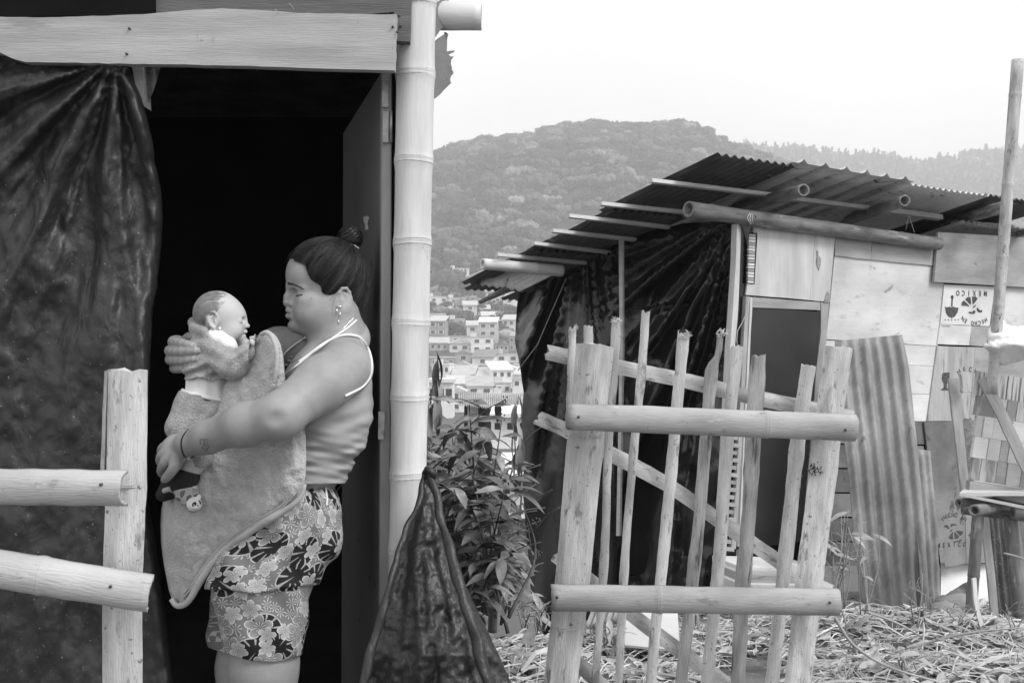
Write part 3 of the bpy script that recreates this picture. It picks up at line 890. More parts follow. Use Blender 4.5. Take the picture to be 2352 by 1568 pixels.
# dark room behind the doorway
def room():
    x0, x1 = -2.6, -0.225
    zc = 2.62
    y0, y1 = 2.40, 5.2
    xe = -0.47
    th = 0.03
    def wall(name, a, b, c, d, mt):
        slab(name, [a, b, c, d], th, mt, shack)
    V = Vector
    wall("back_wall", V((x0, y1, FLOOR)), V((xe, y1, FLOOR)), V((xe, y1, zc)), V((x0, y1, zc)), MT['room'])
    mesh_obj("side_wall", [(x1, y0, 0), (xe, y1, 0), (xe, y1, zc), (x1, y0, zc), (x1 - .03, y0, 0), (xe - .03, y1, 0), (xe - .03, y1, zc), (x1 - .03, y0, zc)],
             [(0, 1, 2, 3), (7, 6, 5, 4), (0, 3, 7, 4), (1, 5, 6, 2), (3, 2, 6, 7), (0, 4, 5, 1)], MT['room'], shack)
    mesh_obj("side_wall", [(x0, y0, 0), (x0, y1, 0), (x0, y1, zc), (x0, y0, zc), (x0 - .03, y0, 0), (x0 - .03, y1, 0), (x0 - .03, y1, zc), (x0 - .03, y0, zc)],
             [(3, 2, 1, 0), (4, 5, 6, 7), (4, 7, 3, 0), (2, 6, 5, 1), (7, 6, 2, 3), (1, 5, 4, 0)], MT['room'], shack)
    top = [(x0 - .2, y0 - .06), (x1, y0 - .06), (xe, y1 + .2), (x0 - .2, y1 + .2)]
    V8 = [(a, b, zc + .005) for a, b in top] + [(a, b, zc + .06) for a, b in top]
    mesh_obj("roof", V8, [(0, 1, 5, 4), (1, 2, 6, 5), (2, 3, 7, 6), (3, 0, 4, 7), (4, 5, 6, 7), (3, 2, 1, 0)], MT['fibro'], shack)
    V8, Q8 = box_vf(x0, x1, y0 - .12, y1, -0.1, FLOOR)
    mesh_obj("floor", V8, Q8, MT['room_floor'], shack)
room()

# boards over the doorway
def outline_board(name, uv, Y, th, mt, parent, rough=1.0, seed=0, label=None):
    return slab(name, [P(a, b, Y) for a, b in wobble(uv, 6, rough, seed)], th, mt, parent, Vector((0, -1, 0)), 0.0, Vector((1, 0, 0)), label=label)
outline_board("header_board", [(-90, 41), (0, 39), (120, 40), (230, 37), (346, 32), (430, 24), (515, 20), (600, 24), (693, 31), (800, 32), (910, 33), (908, 100), (906, 162), (720, 157), (544, 151), (400, 148), (297, 147), (150, 144), (59, 143), (25, 133), (0, 121), (-90, 119)],
              2.20, 0.025, MT['board'], shack, 2.0, 3, "pale planed board across the top of the doorway")
outline_board("fascia_board", [(352, -70), (945, -70), (944, 0), (941, 96), (905, 94), (905, 28), (500, 60), (352, 60)], 2.245, 0.03, MT['board_dark'], shack, 1.0, 4)
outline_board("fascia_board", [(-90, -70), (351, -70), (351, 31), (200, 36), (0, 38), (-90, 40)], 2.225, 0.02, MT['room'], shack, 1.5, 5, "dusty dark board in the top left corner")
slab("upper_wall", [P(-90, -60, 2.29), P(900, -60, 2.29), P(900, -500, 2.29), P(-90, -500, 2.29)], 0.03, MT['board_dark'], shack)
for uv in [(297, 66), (291, 124), (920, 60), (917, 36), (912, 74), (902, 62)]:
    p = P(uv[0], uv[1], 2.197 if uv[0] != 917 and uv[0] != 920 else 2.243)
    tube("nail", [p + Vector((0, 0.004, 0)), p + Vector((0, -0.002, 0))], 0.0026, MT['nail'], shack, 8)
tube("splinter", [P(676, 22, 2.2), P(668, 12, 2.19), P(664, 8, 2.18)], 0.0006, MT['inner'], shack, 4)
tube("splinter", [P(640, 30, 2.2), P(632, 23, 2.19)], 0.0006, MT['inner'], shack, 4)

# guadua corner post
post_nodes_v = [-180, 8, 172, 370, 557, 741, 912, 1091, 1263, 1440, 1620, 1800]
pt_top, pt_bot = P(962, -260, 2.31), P(921, 1990, 2.31)
def post_t(v): return (v + 260) / 2250.0
bamboo("corner_post", pt_top, pt_bot, 0.0445, 0.0405, [post_t(v) for v in post_nodes_v], MT['bamboo'], shack, seed=3)
MT['node'] = mat("bamboo_node_scar", .34, .6, 60, (1, 1, 1), rough=.8, bump=.3)
for v_ in post_nodes_v:      # fibrous scar rings round each node
    t_ = post_t(v_)
    for dv, rm in ((-.0024, .0006), (.0024, .0009)):
        c_ = pt_top.lerp(pt_bot, t_ + dv * 1.1); r_ = (0.0445 + (0.0405 - 0.0445) * t_) * 1.046
        rg = random.Random(int(v_) + 400)
        ring = [c_ + Vector((math.cos(a) * r_, math.sin(a) * r_, .0016 * math.sin(a * 2 + v_) + rg.uniform(-.0004, .0004))) for a in [k * math.tau / 36 for k in range(37)]]
        tube("node_ring", ring, rm, MT['node'], shack, 5)
# horizontal pole end
bamboo("eave_pole", P(700, 35, 2.42), P(1106, 37, 2.42), 0.034, 0.0345, [0.3, 0.62], MT['bamboo'], shack, seed=8)
# ragged ends of the side covering
def ragged(uv, Y, seed, name="ragged_mat"):
    slab(name, [P(a, b, Y + (a - 992) * 0.0012) for a, b in wobble(uv, 3, 2.2, seed)], 0.006, MT['ragged'], shack, None, 0)
ragged([(970, 30), (998, 13), (1006, 4), (1015, 0), (1010, -40), (1033, -40), (1031, 0), (1032, 10), (1033, 21), (1030, 33), (1032, 52), (1022, 64), (1013, 66), (994, 92), (970, 120)], 2.37, 2)
ragged([(970, 135), (992, 112), (1000, 98), (1008, 89), (1025, 78), (1023, 74), (1030, 78), (1027, 92), (1027, 106), (1026, 120), (1034, 118), (1044, 116), (1042, 121), (1031, 126), (1036, 130), (1044, 129), (1036, 139), (1036, 148), (1038, 160), (1042, 168), (1037, 174),
        (1035, 185), (1036, 192), (1028, 199), (1022, 205), (1013, 215), (1000, 226), (992, 233), (970, 240)], 2.37, 5)
# dark edge strip of the side covering, just showing right of the post
cloth_patch("side_sheeting", wobble([(966, 220), (990, 226), (986, 330), (984, 420), (988, 500), (981, 508), (984, 560), (981, 700), (984, 760), (977, 764), (975, 900), (978, 980), (979, 1080), (972, 1100), (955, 1100), (955, 600)], 4, 1.5, 6),
            lambda u, v: 2.36 + 0.004 * math.sin(v * .05), 16, MT['tarp'], shack, 0.006)

# jamb, door and hinges
slab("door_frame", [P(876, 150, 2.31), P(899, 150, 2.31), P(893, 2040, 2.31), P(868, 2040, 2.31)], 0.05, MT['jamb'], shack, Vector((0, -1, 0)), 0.002, Vector((0, 0, 1)))
slab("door_frame", [P(898, 150, 2.325), P(912, 150, 2.325), P(905, 2040, 2.325), P(892, 2040, 2.325)], 0.05, MT['room'], shack, Vector((0, -1, 0)), 0, Vector((0, 0, 1)))
d0, d1 = P(874, 168, 2.345), P(788, 166, 3.02)
d0b, d1b = Vector(P(868, 2020, 2.345)), Vector((d1.x, d1.y, 0.215))
d1.z = d0.z; d0b.z = 0.215
dn = (d0b - d0).cross(d1 - d0).normalized()
if dn.x > 0: dn = -dn
door = slab("door", [d0, d1, d1b, d0b], 0.03, MT['door_in'], shack, dn, 0.002, Vector((0, 0, 1)), label="scuffed plain door standing open into the dark room")
def on_door(u, v, off=0.002):
    """Point on the open door seen at (u, v)."""
    r = P(u, v, 1.0) - Vector((0, 0, CZ)); o = Vector((0, 0, CZ))
    t = (d0 + dn * off - o).dot(dn) / r.dot(dn)
    return o + r * t
for uv in [[(834, 498), (843, 496), (848, 499), (846, 506), (844, 514), (846, 526), (839, 529), (838, 516), (835, 508)]]:
    slab("torn_paper", [on_door(a, b) for a, b in uv], 0.0006, MT['white'], shack, dn)
rgd = random.Random(4)
for k in range(16):
    u, v = rgd.uniform(800, 866), rgd.uniform(560, 1450)
    if u < 858 and 740 < v < 960: continue
    pts = [on_door(u + rgd.uniform(-1, 1) * j * .8, v + j * rgd.uniform(3, 9), 0.0015) for j in range(4)]
    tube("scratch", pts, 0.0007, MT['lash'], shack, 4)
for (u0, v0, u1, v1, yy_) in [(878, 183, 893, 247, 2.304), (879, 255, 893, 327, 2.300), (869, 945, 884, 1009, 2.302)]:
    h = slab("hinge", [P(u0, v0, yy_), P(u1, v0, yy_), P(u1 - 1, v1, yy_), P(u0 - 1, v1, yy_)], 0.003, MT['steel'], shack, Vector((0, -1, 0)), 0.0005)
    for k in range(3):
        c = P((u0 + u1) / 2 + (k % 2) * 2 - 1, v0 + (v1 - v0) * (k + .5) / 3, yy_ - 0.0005)
        put(tube("screw", [c, c + Vector((0, -0.0015, 0))], 0.0032, MT['nail'], None, 8), h)
bp_ = P(898, 255, 2.302); tube("hinge_barrel", [bp_, P(898, 327, 2.302)], 0.0035, MT['steel'], shack, 8)

# stud and sacking behind the curtain's top
slab("wall_stud", [P(300, 140, 2.275), P(327, 140, 2.275), P(333, 246, 2.275), P(318, 230, 2.275)], 0.04, MT['board'], shack, Vector((0, -1, 0)), 0, Vector((0, 0, 1)))
cloth_patch("sacking", [(329, 145), (372, 145), (362, 180), (350, 212), (341, 236), (334, 246), (330, 200)], lambda u, v: 2.29 + 0.008 * math.sin(u * .3), 8, MT['ragged'], shack, 0.002)

# black polythene curtain covering the wall left of the doorway
edge = [(300, 168), (316, 195), (328, 222), (334, 250), (343, 290), (352, 330), (355, 372), (363, 402), (371, 440), (374, 500), (371, 560), (366, 610), (362, 660), (352, 710), (349, 760), (346, 820), (343, 900), (338, 1000), (335, 1080), (339, 1150), (350, 1200), (360, 1245), (368, 1300), (372, 1350),
        (380, 1400), (388, 1450), (395, 1510), (401, 1568), (408, 1700), (410, 2010)]
outl = [(-120, 100), (0, 124), (28, 136), (60, 147), (150, 149), (228, 150), (236, 139), (262, 141), (278, 150), (292, 156)] + edge + [(-120, 2010)]
def curtain_depth(u, v):
    d = 2.255
    q = math.hypot(u - 262, (v - 130) * 1.0)
    ang = math.atan2(v - 130, u - 262)
    fall = math.exp(-((v - 130) / 900.0) ** 2)
    d += 0.024 * fall * math.sin(ang * 15 + 1.5 * fbm(u * .006, v * .004, 2)) * min(1, q / 120)
    d += 0.030 * fbm(u * .0045, v * .0028, 1)
    d += 0.030 * fall * abs(fbm(ang * 5.5, q * .0022, 7, 2.0)) + .010 * abs(fbm(ang * 14, q * .004, 9, 2.0))
    d += 0.0045 * abs(fbm(u * .030 + v * .015, v * .016 - u * .01, 11)) + .0022 * abs(fbm(u * .09, v * .07, 13))
    e = interp([(a[1], a[0]) for a in edge], v)
    if v > 170:
        s = (e - u)
        if s < 42: d += -0.012 * math.sin(max(s, 0) / 42 * math.pi) + 0.05 * math.exp(-max(s, 0) / 9)
    if v < 190: d -= 0.02 * math.exp(-((u - 262) / 40.) ** 2) * (190 - v) / 40
    return d - 0.03
cloth_patch("polythene_curtain", wobble(outl, 2, 2.5, 9), curtain_depth, 7.5, MT['tarp'], shack, 0.0015, label="dusty black polythene sheeting nailed over the wall left of the doorway")
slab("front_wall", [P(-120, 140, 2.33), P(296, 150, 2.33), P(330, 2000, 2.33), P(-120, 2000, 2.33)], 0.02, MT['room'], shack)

# bundle of black polythene hanging at the foot of the post
def bundle():
    root = empty("polythene_bundle", P(1000, 2000, 2.12), "crumpled black polythene sheet gathered to a point at the foot of the bamboo corner post", "tarpaulin")
    left = [(976, 1085), (970, 1110), (958, 1156), (940, 1205), (918, 1252), (900, 1310), (887, 1362), (868, 1430), (851, 1496), (832, 1568), (800, 1700), (770, 1950)]
    right = [(986, 1085), (997, 1100), (1003, 1130), (1009, 1161), (1024, 1215), (1040, 1270), (1070, 1344), (1113, 1435), (1145, 1500), (1174, 1568), (1230, 1700), (1300, 1950)]
    lv = [(b, a) for a, b in left]; rv = [(b, a) for a, b in right]
    def dep(u, v):
        l, r = interp(lv, v), interp(rv, v)
        t = (u - l) / max(r - l, 1)
        g = min(1, (v - 1080) / 420.)
        d = 2.22 - 0.22 * g
        w_ = t + .05 * fbm(u * .008, v * .004, 3)
        rad = fbm(w_ * 2.6, v * .0012, 21, 1.6); rad2 = fbm(w_ * 8.5, v * .002, 22, 1.6)
        d += 0.085 * g * abs(rad) + 0.030 * g * abs(rad2)
        d += 0.020 * abs(fbm(u * .014 + v * .01, v * .012 - u * .01, 4)) + 0.008 * abs(fbm(u * .05, v * .04, 6)) + .005 * abs(fbm(u * .13, v * .12, 8))
        d += 0.07 * g * (2 * t - 1) ** 2
        return d
    cloth_patch("sheet", wobble(left + right[::-1], 3, 2.5, 3), dep, 7, MT['tarp_near'], root, 0.0015)
    # rolled edges
    for pts, r0, r1, nm in [([(978, 1082, 2.17), (962, 1150, 2.13), (925, 1240, 2.08), (893, 1345, 2.02), (862, 1470, 1.98), (835, 1568, 1.95), (800, 1700, 1.92)], .005, .011, "rolled_edge"),
                            ([(986, 1082, 2.16), (1004, 1150, 2.13), (1022, 1230, 2.08), (1052, 1330, 2.02), (1080, 1420, 1.98), (1120, 1568, 1.94), (1160, 1700, 1.92)], .007, .015, "rolled_edge")]:
        c = polyline([P(*q) for q in pts], 60)
        rad = [(r0 + (r1 - r0) * i / 59) * (1 + .3 * noise.noise(Vector((i * .25, r0 * 99, 2)))) for i in range(60)]
        V, Q = tube_np(c, rad, 14)
        V = [tuple(v + Vector((noise.noise(v * 22), noise.noise(v * 24 + Vector((5, 0, 0))), 0)) * .006) for v in V]
        mesh_obj(nm, V, Q, MT['tarp'] if r1 > .015 else MT['tarp_near'], root, True)
    # the gathered knot round the post's edge
    V, Q = tube_np(polyline([P(976, 1095, 2.19), P(984, 1078, 2.16), P(994, 1086, 2.15), (P(992, 1100, 2.17))], 14), .008, 10)
    mesh_obj("knot", [tuple(v + Vector((noise.noise(v * 60), noise.noise(v * 70), noise.noise(v * 50))) * .004) for v in V], Q, MT['tarp_near'], root, True)
bundle()

# ================================================================ BAMBOO FENCE, LEFT FOREGROUND
def nail(u, v, Y, parent, r=0.0028):
    c = P(u, v, Y)
    tube("nail", [c + Vector((0, .006, 0)), c + Vector((0, -.0025, 0))], r, MT['nail'], parent, 8)
YL = 1.86
fence = empty("bamboo_fence", P(280, 1568, YL), "split bamboo fence end with two pale rails, in front of the black curtain", "fence")
lath("post", [P(290, 850, YL + .02), P(286, 1120, YL + .02), P(278, 1330, YL + .02), P(277, 1568, YL + .02), P(276, 1950, YL + .02)], 0.076, 0.010, MT['split'], fence, 0.42, 0.02, 3, knots=(0.245,), n=46)
lath("post_edge", [P(243, 852, YL + .024), P(237, 1000, YL + .024), P(232, 1150, YL + .024)], 0.006, 0.014, MT['split_dark'], fence, 0.2, 0.1, 7)
def half_rail(name, a, b, r, nodes, parent, label=None, seed=1, tilt_cut=(0, 0), mt='split'):
    """Half-round bamboo rail, convex face towards the viewer, with sawn ends and visible wall thickness."""
    n = 12
    sec = [(r * math.cos(t), r * 0.78 * math.sin(t)) for t in [math.pi * i / n for i in range(n + 1)]] + [(r * .80 * math.cos(t), r * .58 * math.sin(t)) for t in [math.pi * (1 - i / n) for i in range(n + 1)]]
    L = (b - a).length; e = r * 0.12 / L
    ts = sorted(set([0, 1] + [i / 40 for i in range(41)] + [q + k * e for q in nodes for k in (-3, -1, -.4, 0, .4, 1, 3)]))
    m = frame(a, b, Vector((0, -1, 0)))
    V, Q, ns = [], [], len(sec)
    for t in ts:
        k = 1.0
        for q in nodes:
            dd = abs(t - q) / e
            if dd < .2: k = 1.02
            elif dd < .7: k = 1.06
            elif dd < 1.5: k = 1.035
        k *= 1 + 0.02 * noise.noise(Vector((t * 6, seed, 0)))
        for (y, z) in sec:
            cut = (tilt_cut[0] * (z / r) * r) if t == 0 else (tilt_cut[1] * (z / r) * r) if t == 1 else 0
            rag = 0.004 * noise.noise(Vector((y * 300, z * 300, seed))) if t in (0, 1) else 0
            V.append((t * L + cut + rag, y * k + .0015 * noise.noise(Vector((t * 9, y * 20, seed))), z * k))
    for i in range(len(ts) - 1):
        for j in range(ns):
            p, q = i * ns + j, i * ns + (j + 1) % ns
            Q.append((p, q, q + ns, p + ns))
    for base, fl in ((0, 1), ((len(ts) - 1) * ns, 0)):
        for j in range(n):
            q = (base + j, base + j + 1, base + ns - 2 - j, base + ns - 1 - j)
            Q.append(q[::-1] if fl else q)
    return mesh_obj(name, V, Q, MT[mt], parent, True, m, label=label)
MT['rail'] = mat("split_guadua_rail", 0.34, 0.52, 4, (1, 3, 3), rough=0.6, bump=0.3, bscale=30, bstretch=(1, 8, 8), grain=(60, (0.3, 10, 10), 0.12), spots=[(9, 0.62, 0.66, (.7, 2, 2)), (13, 0.60, 0.26, (.8, 2, 2)), (50, .66, .16)], per_object=0.1)
half_rail("rail", P(-140, 1116, YL - .02), P(294, 1120, YL - .02), .0335, [], fence, seed=2, tilt_cut=(0, -.3), mt='rail')
half_rail("rail", P(-140, 1282, YL - .02), P(348, 1362, YL - .02), .0355, [0.485], fence, seed=4, tilt_cut=(0, .1), mt='rail')
for k, (u, v) in enumerate([(232, 1112), (254, 1346)]): nail(u, v, YL - .047, fence)
rgf = random.Random(3)
for k in range(9):      # torn fibres on the sawn edges
    u, v = rgf.choice([(240 + rgf.uniform(0, 90), 1312 + rgf.uniform(-4, 12)), (300 + rgf.uniform(0, 15), 1225 + rgf.uniform(-60, 40))])
    tube("fibre", [P(u, v, YL - .02), P(u + rgf.uniform(-12, 5), v - rgf.uniform(4, 16), YL - .028)], .0005, MT['inner'], fence, 4)

# ================================================================ BAMBOO GATE
YG = 2.80
gate = empty("bamboo_gate", P(1580, 1980, YG), "rough gate of split bamboo pickets with two half-round cross rails", "gate")
lath("post", [P(1368, 792, YG), P(1352, 950, YG), P(1335, 1130, YG), P(1310, 1390, YG), P(1288, 1568, YG), P(1250, 1900, YG)], .104, .014, MT['split'], gate, .5, .015, 11, widths=[(0, 1.02), (.3, .97), (1, .88)], knots=(.225,), n=56)
lath("post", [P(1929, 797, YG), P(1905, 980, YG), P(1885, 1150, YG), P(1855, 1390, YG), P(1835, 1568, YG), P(1800, 1900, YG)], .080, .014, MT['split'], gate, .5, .04, 12, widths=[(0, .98), (1, .95)], knots=(.245,), n=56)
def node_scar(u0, v0, u1, v1, Y, bulge, parent, r=.0012):
    a, b = P(u0, v0, Y), P(u1, v1, Y)
    pts = [a.lerp(b, t) + Vector((0, -bulge * (1 - (2 * t - 1) ** 2) - .001, .001 * math.sin(t * 7))) for t in [i / 14 for i in range(15)]]
    tube("node_scar", pts, r, MT['node'], parent, 5)
node_scar(1309, 1001, 1384, 1004, YG + .012, .013, gate); node_scar(1310, 996, 1384, 999, YG + .012, .013, gate, .0008)
node_scar(1266, 1440, 1338, 1443, YG + .012, .012, gate)
node_scar(233, 1116, 326, 1117, YL + .028, .010, fence); node_scar(233, 1111, 326, 1112, YL + .028, .010, fence, .0007)
rgn_ = random.Random(19)
for k in range(34):      # root buds left on the right post's node
    u, v = 1872 + rgn_.gauss(0, 11), 1076 + rgn_.gauss(0, 7)
    p = P(u, v, YG - .004); tube("root_bud", [p, p + Vector((rgn_.uniform(-.006, .006), -.006, rgn_.uniform(-.008, .002)))], .0016, MT['nail'], gate, 4)
half_rail("rail", P(1306, 956, YG - .04), P(1962, 982, YG - .04), .0375, [.692], gate, seed=6, tilt_cut=(-.35, .15), mt='rail')
half_rail("rail", P(1264, 1371, YG - .04), P(1924, 1382, YG - .04), .0375, [.375], gate, seed=9, tilt_cut=(.08, .1), mt='rail')
for (u, v) in [(1329, 957), (1942, 987), (1280, 1371), (1906, 1383)]: nail(u, v, YG - .071, gate, .0036)
for k, (pts, w) in enumerate([([(1256, 808), (1400, 838), (1555, 869), (1726, 911), (1886, 942), (1962, 960)], .046),
                              ([(1234, 958), (1320, 997), (1401, 1040), (1532, 1112), (1686, 1218), (1834, 1318), (1908, 1358)], .044),
                              ([(1278, 1275), (1360, 1338), (1452, 1411), (1555, 1489), (1669, 1570), (1780, 1650)], .044),
                              ([(1300, 1500), (1332, 1527), (1378, 1568), (1460, 1640)], .044)]):
    lath("slanted_rail", [P(u, v, YG + .16) for u, v in pts], w, .02, MT['split'], gate, .25, .06, 30 + k, n=40, normal=Vector((0, -1, .25)).normalized())
pk = [([(1315, 756), (1312, 850), (1306, 1000)], .022, 'split', ()), ([(1352, 748), (1350, 850), (1345, 950)], .028, 'split', ()),
      ([(1416, 737), (1410, 860), (1398, 1016), (1387, 1301), (1367, 1568), (1350, 1800)], .025, 'split', (.03, .52)),
      ([(1484, 716), (1472, 873), (1455, 1044), (1435, 1301), (1421, 1568), (1408, 1800)], .025, 'split', (.14, .30, .55)),
      ([(1570, 770), (1558, 902), (1541, 1096), (1518, 1330), (1495, 1568), (1473, 1800)], .034, 'split', (.03, .31)),
      ([(1656, 766), (1650, 812), (1632, 872), (1612, 1130), (1592, 1330), (1566, 1568), (1545, 1800)], .036, 'split_dark', (.10, .35, .5)),
      ([(1694, 794), (1669, 1044), (1649, 1330), (1623, 1568), (1604, 1800)], .038, 'split', (.25,)),
      ([(1743, 817), (1729, 1044), (1709, 1330), (1695, 1568), (1680, 1800)], .046, 'split_dark', (.06, .27, .5)),
      ([(1857, 840), (1831, 1044), (1800, 1330), (1774, 1568), (1752, 1800)], .044, 'split', (.22, .45))]
for k, (pts, w, mt, kn) in enumerate(pk):
    Yp = YG + .115 + .004 * (k % 3)
    wd = [(0, .45), (.05, .5), (.08, 1), (1, 1)] if k == 5 else [(0, 1.0), (1, .92)]
    o = lath("picket", [P(u, v, Yp) for u, v in pts], w, .018, MT[mt], gate, .45, .10, 60 + k, widths=wd, knots=kn, n=60)
    # frayed heads where the machete broke the fibres
    if k in (2, 4, 5, 0):
        c = P(pts[0][0], pts[0][1], Yp)
        V, Q = [], []
        rg = random.Random(k)
        for q in range(46 if k == 4 else 24):
            b0 = c + Vector((rg.uniform(-.5, .5) * w, rg.uniform(-.01, .01), rg.uniform(-.012, .004)))
            b1 = b0 + Vector((rg.uniform(-.012, .012), rg.uniform(-.012, .008), rg.uniform(.0, .014)))
            v_, q_ = tube_np([b0, (b0 + b1) / 2 + Vector((rg.uniform(-.004, .004), 0, .003)), b1], [.0012, .001, .0005], 4)
            base = len(V); V += [tuple(x) for x in v_]; Q += [tuple(i + base for i in f) for f in q_]
        f = mesh_obj("frayed_fibres", V, Q, MT['inner'], None); f.parent = o; f.matrix_parent_inverse = o.matrix_world.inverted()
# ================================================================ THE FAR SHACK
CW = Vector((1.62, 7.0, 0.0))                      # its nearest corner
DA = Vector((0.832, 0.555, 0)).normalized()        # along the plywood front, away to the right
DB = Vector((-0.555, 0.832, 0)).normalized()       # along the black side wall, away to the left
UP = Vector((0, 0, 1))
EYE = Vector((0, 0, CZ))
def hit(u, v, p0, n):
    r = P(u, v, 1.0) - EYE
    return EYE + r * ((p0 - EYE).dot(n) / r.dot(n))
def F_(u, v, off=0.0): return hit(u, v, CW - DB * off, DB)          # on the plywood front
def S_(u, v, off=0.0): return hit(u, v, CW - DA * off, DA)          # on the tarpaulin side
far = empty("plywood_shack", CW + DA * 1.5 + Vector((0, 0, -.45)), "patched plywood and black sheeting shack under a lifted corrugated tin roof, behind the gate", "shack")
def panel(uv, off, mt, name="plywood_panel", th=0.012, grain=DA, seed=0, rough=1.2, parent=far, label=None, sub=3):
    return slab(name, [F_(a, b, off) for a, b in wobble(uv, sub, rough, seed)], th, MT[mt] if isinstance(mt, str) else mt, parent, -DB, 0, grain, label=label)
# plywood front
panel([(1735, 508), (1873, 527), (1860, 689), (1713, 677)], .050, 'ply_v', seed=1, grain=DA, label="pale plywood sheet over the far door")
panel([(1873.5, 527), (1919, 533), (1905, 694), (1860.5, 689)], .048, 'ply_v', seed=2)
panel([(1917, 588), (2145, 611), (2170, 655), (2154, 794), (1898, 779)], .030, 'ply', seed=3, label="widest cream plywood sheet of the wall")
panel([(1919, 544), (2003, 555), (2000, 596), (1918, 587)], .044, 'ply_grey', "plank", seed=4)
panel([(2003.6, 555), (2152, 568), (2146, 610), (2000.6, 596)], .044, 'ply_grey', "plank", seed=5)
panel([(2155, 533), (2430, 549), (2430, 664), (2146, 647)], .075, 'ply_grey', seed=6, th=.02, label="darker grained board at the top right of the wall")
POSTER = [(2169, 653), (2285, 658), (2273, 749), (2160, 744)]
panel(POSTER, .040, mat("whitewashed_sheet", .62, .74, 3, rough=.8, spots=[(30, .7, .5)]), "stencilled_sheet", th=.006, seed=7, rough=.6)
panel([(2286, 657), (2430, 662), (2430, 806), (2272, 797)], .030, 'ply', seed=8)
panel([(2160, 745), (2232, 748), (2226, 793), (2153, 790)], .040, 'ply', seed=9)
panel([(2232.5, 748), (2273, 750), (2266, 795), (2226.5, 793)], .040, 'ply_grey', seed=10)
panel([(1893, 781), (2152, 795), (2146, 840), (1890, 830)], .034, 'ply', seed=11)
panel([(1890, 830.6), (2146, 840.6), (2138, 905), (1885, 898)], .033, 'ply', seed=12)
panel([(1885, 898.6), (2138, 905.6), (2129, 967), (1880, 964)], .034, 'ply', seed=13)
panel([(2153, 794), (2240, 797), (2225, 965), (2130, 967)], .046, mat("tall_stained_plywood", .36, .52, 2.5, (3, .5, 1), rough=.8, grain=(14, (6, .5, 1), .14), spots=[(4, .56, .24, (4, .6, 1))]), seed=14)
panel([(2240.5, 797), (2430, 804), (2430, 962), (2225.6, 965)], .046, 'ply_grey', seed=15)
panel([(2123, 969), (2212, 966), (2219, 1294), (2162, 1304), (2146, 1180)], .050, 'ply_dark', seed=16, label="dark lower sheet with a stencil")
panel([(2212.6, 966), (2430, 962), (2430, 1285), (2219.6, 1294)], .044, 'ply_dark', seed=17)
for k in range(6):
    v0 = 965 + k * 56
    panel([(1900, v0), (2122, v0 + 3), (2125, v0 + 55), (1894, v0 + 52)], .030, 'ply_dark', "plank", seed=18 + k)
# backing that closes the wall behind the joints
slab("backing_wall", [F_(1740, 530, -.03), F_(2430, 575, -.03), F_(2430, 1290, -.03), F_(2165, 1296, -.03), F_(1700, 1300, -.03)], .02, MT['room'], far, -DB)
# stains and scars
MT['scar'] = mat("bare_torn_veneer", .20, .34, 20, rough=.85)
for uv in [[(1876, 574), (1880, 578), (1880, 586), (1886, 594), (1885, 608), (1881, 622), (1878, 612), (1875, 603), (1877, 590)], [(1893, 695), (1897, 678), (1901, 669), (1905, 676), (1904, 695)],
           [(2031, 668), (2040, 662), (2052, 652), (2050, 662), (2043, 668), (2034, 673)]]:
    panel(uv, .053 if uv[0][0] < 1900 else .033, 'scar' if uv[0][0] < 2000 else 'smudge', "torn_veneer", .001, rough=.5, sub=1)
# stack of shims beside the far door sheet
for k in range(17):
    v = 537 + k * 6.7
    panel([(1721 - k * .2, v), (1736 - k * .3, v + 1), (1736 - k * .3, v + 6), (1721 - k * .2, v + 5)], .062 + .004 * (k % 2), 'ply' if k % 3 else 'ply_grey', "shim", .02, sub=1, rough=.3)
panel([(1717, 533), (1740, 535), (1733, 653), (1712, 650)], .050, 'room', "shim_gap", .004, sub=1)
# door
panel([(1730, 682), (1884, 694), (1884, 712), (1729, 706)], .045, 'ply_grey', "lintel", .03, sub=1)
panel([(1886, 694), (1904, 696), (1893, 860), (1878, 1050), (1860, 1240), (1842, 1240), (1862, 1040), (1875, 850), (1886, 760)], .046, 'ply_grey', "door_frame", .04, sub=1, grain=UP)
dr = panel([(1729, 708), (1812, 711), (1886, 716), (1882, 760), (1874, 850), (1858, 1050), (1840, 1243), (1698, 1262), (1712, 1000), (1722, 834)], .040, 'door_far', "door", .03, sub=1, label="dark panelled far door")
def mould(uv, name="door_moulding"):
    o = tube(name, [F_(a, b, .043) for a, b in uv], .010, MT['door_far'], None, 6); put(o, dr)
o_m = [(1761, 805), (1765, 802), (1773, 798), (1776, 792), (1830, 793), (1834, 800), (1842, 806), (1840, 860), (1835, 940), (1826, 1020), (1818, 1030), (1812, 1040), (1755, 1042), (1752, 1032), (1745, 1026), (1752, 930), (1761, 805)]
mould(o_m)
mould([(1752, 1078), (1810, 1076), (1806, 1180), (1742, 1190), (1752, 1078)])
put(slab("door_handle", [F_(1728, 1000, .055), F_(1735, 1000, .055), F_(1734, 1012, .055), F_(1727, 1012, .055)], .012, MT['steel'], None, -DB), dr)
for k, (uv, th, mt) in enumerate([([(1693, 514), (1703, 514), (1696, 700), (1688, 800), (1672, 1100), (1660, 1290), (1650, 1290), (1662, 1100), (1677, 800), (1688, 640)], .05, 'wood_pale'),
                                  ([(1714, 680), (1722, 681), (1716, 800), (1700, 1100), (1690, 1260), (1680, 1260), (1692, 1100), (1707, 800)], .04, 'wood'),
                                  ([(1723, 682), (1729, 683), (1723, 800), (1710, 1100), (1702, 1255), (1696, 1255), (1704, 1100), (1718, 800)], .03, 'wood_pale')]):
    panel(uv, .085 - .02 * k, mt, "upright_batten", th, UP, 50 + k, 1.0)
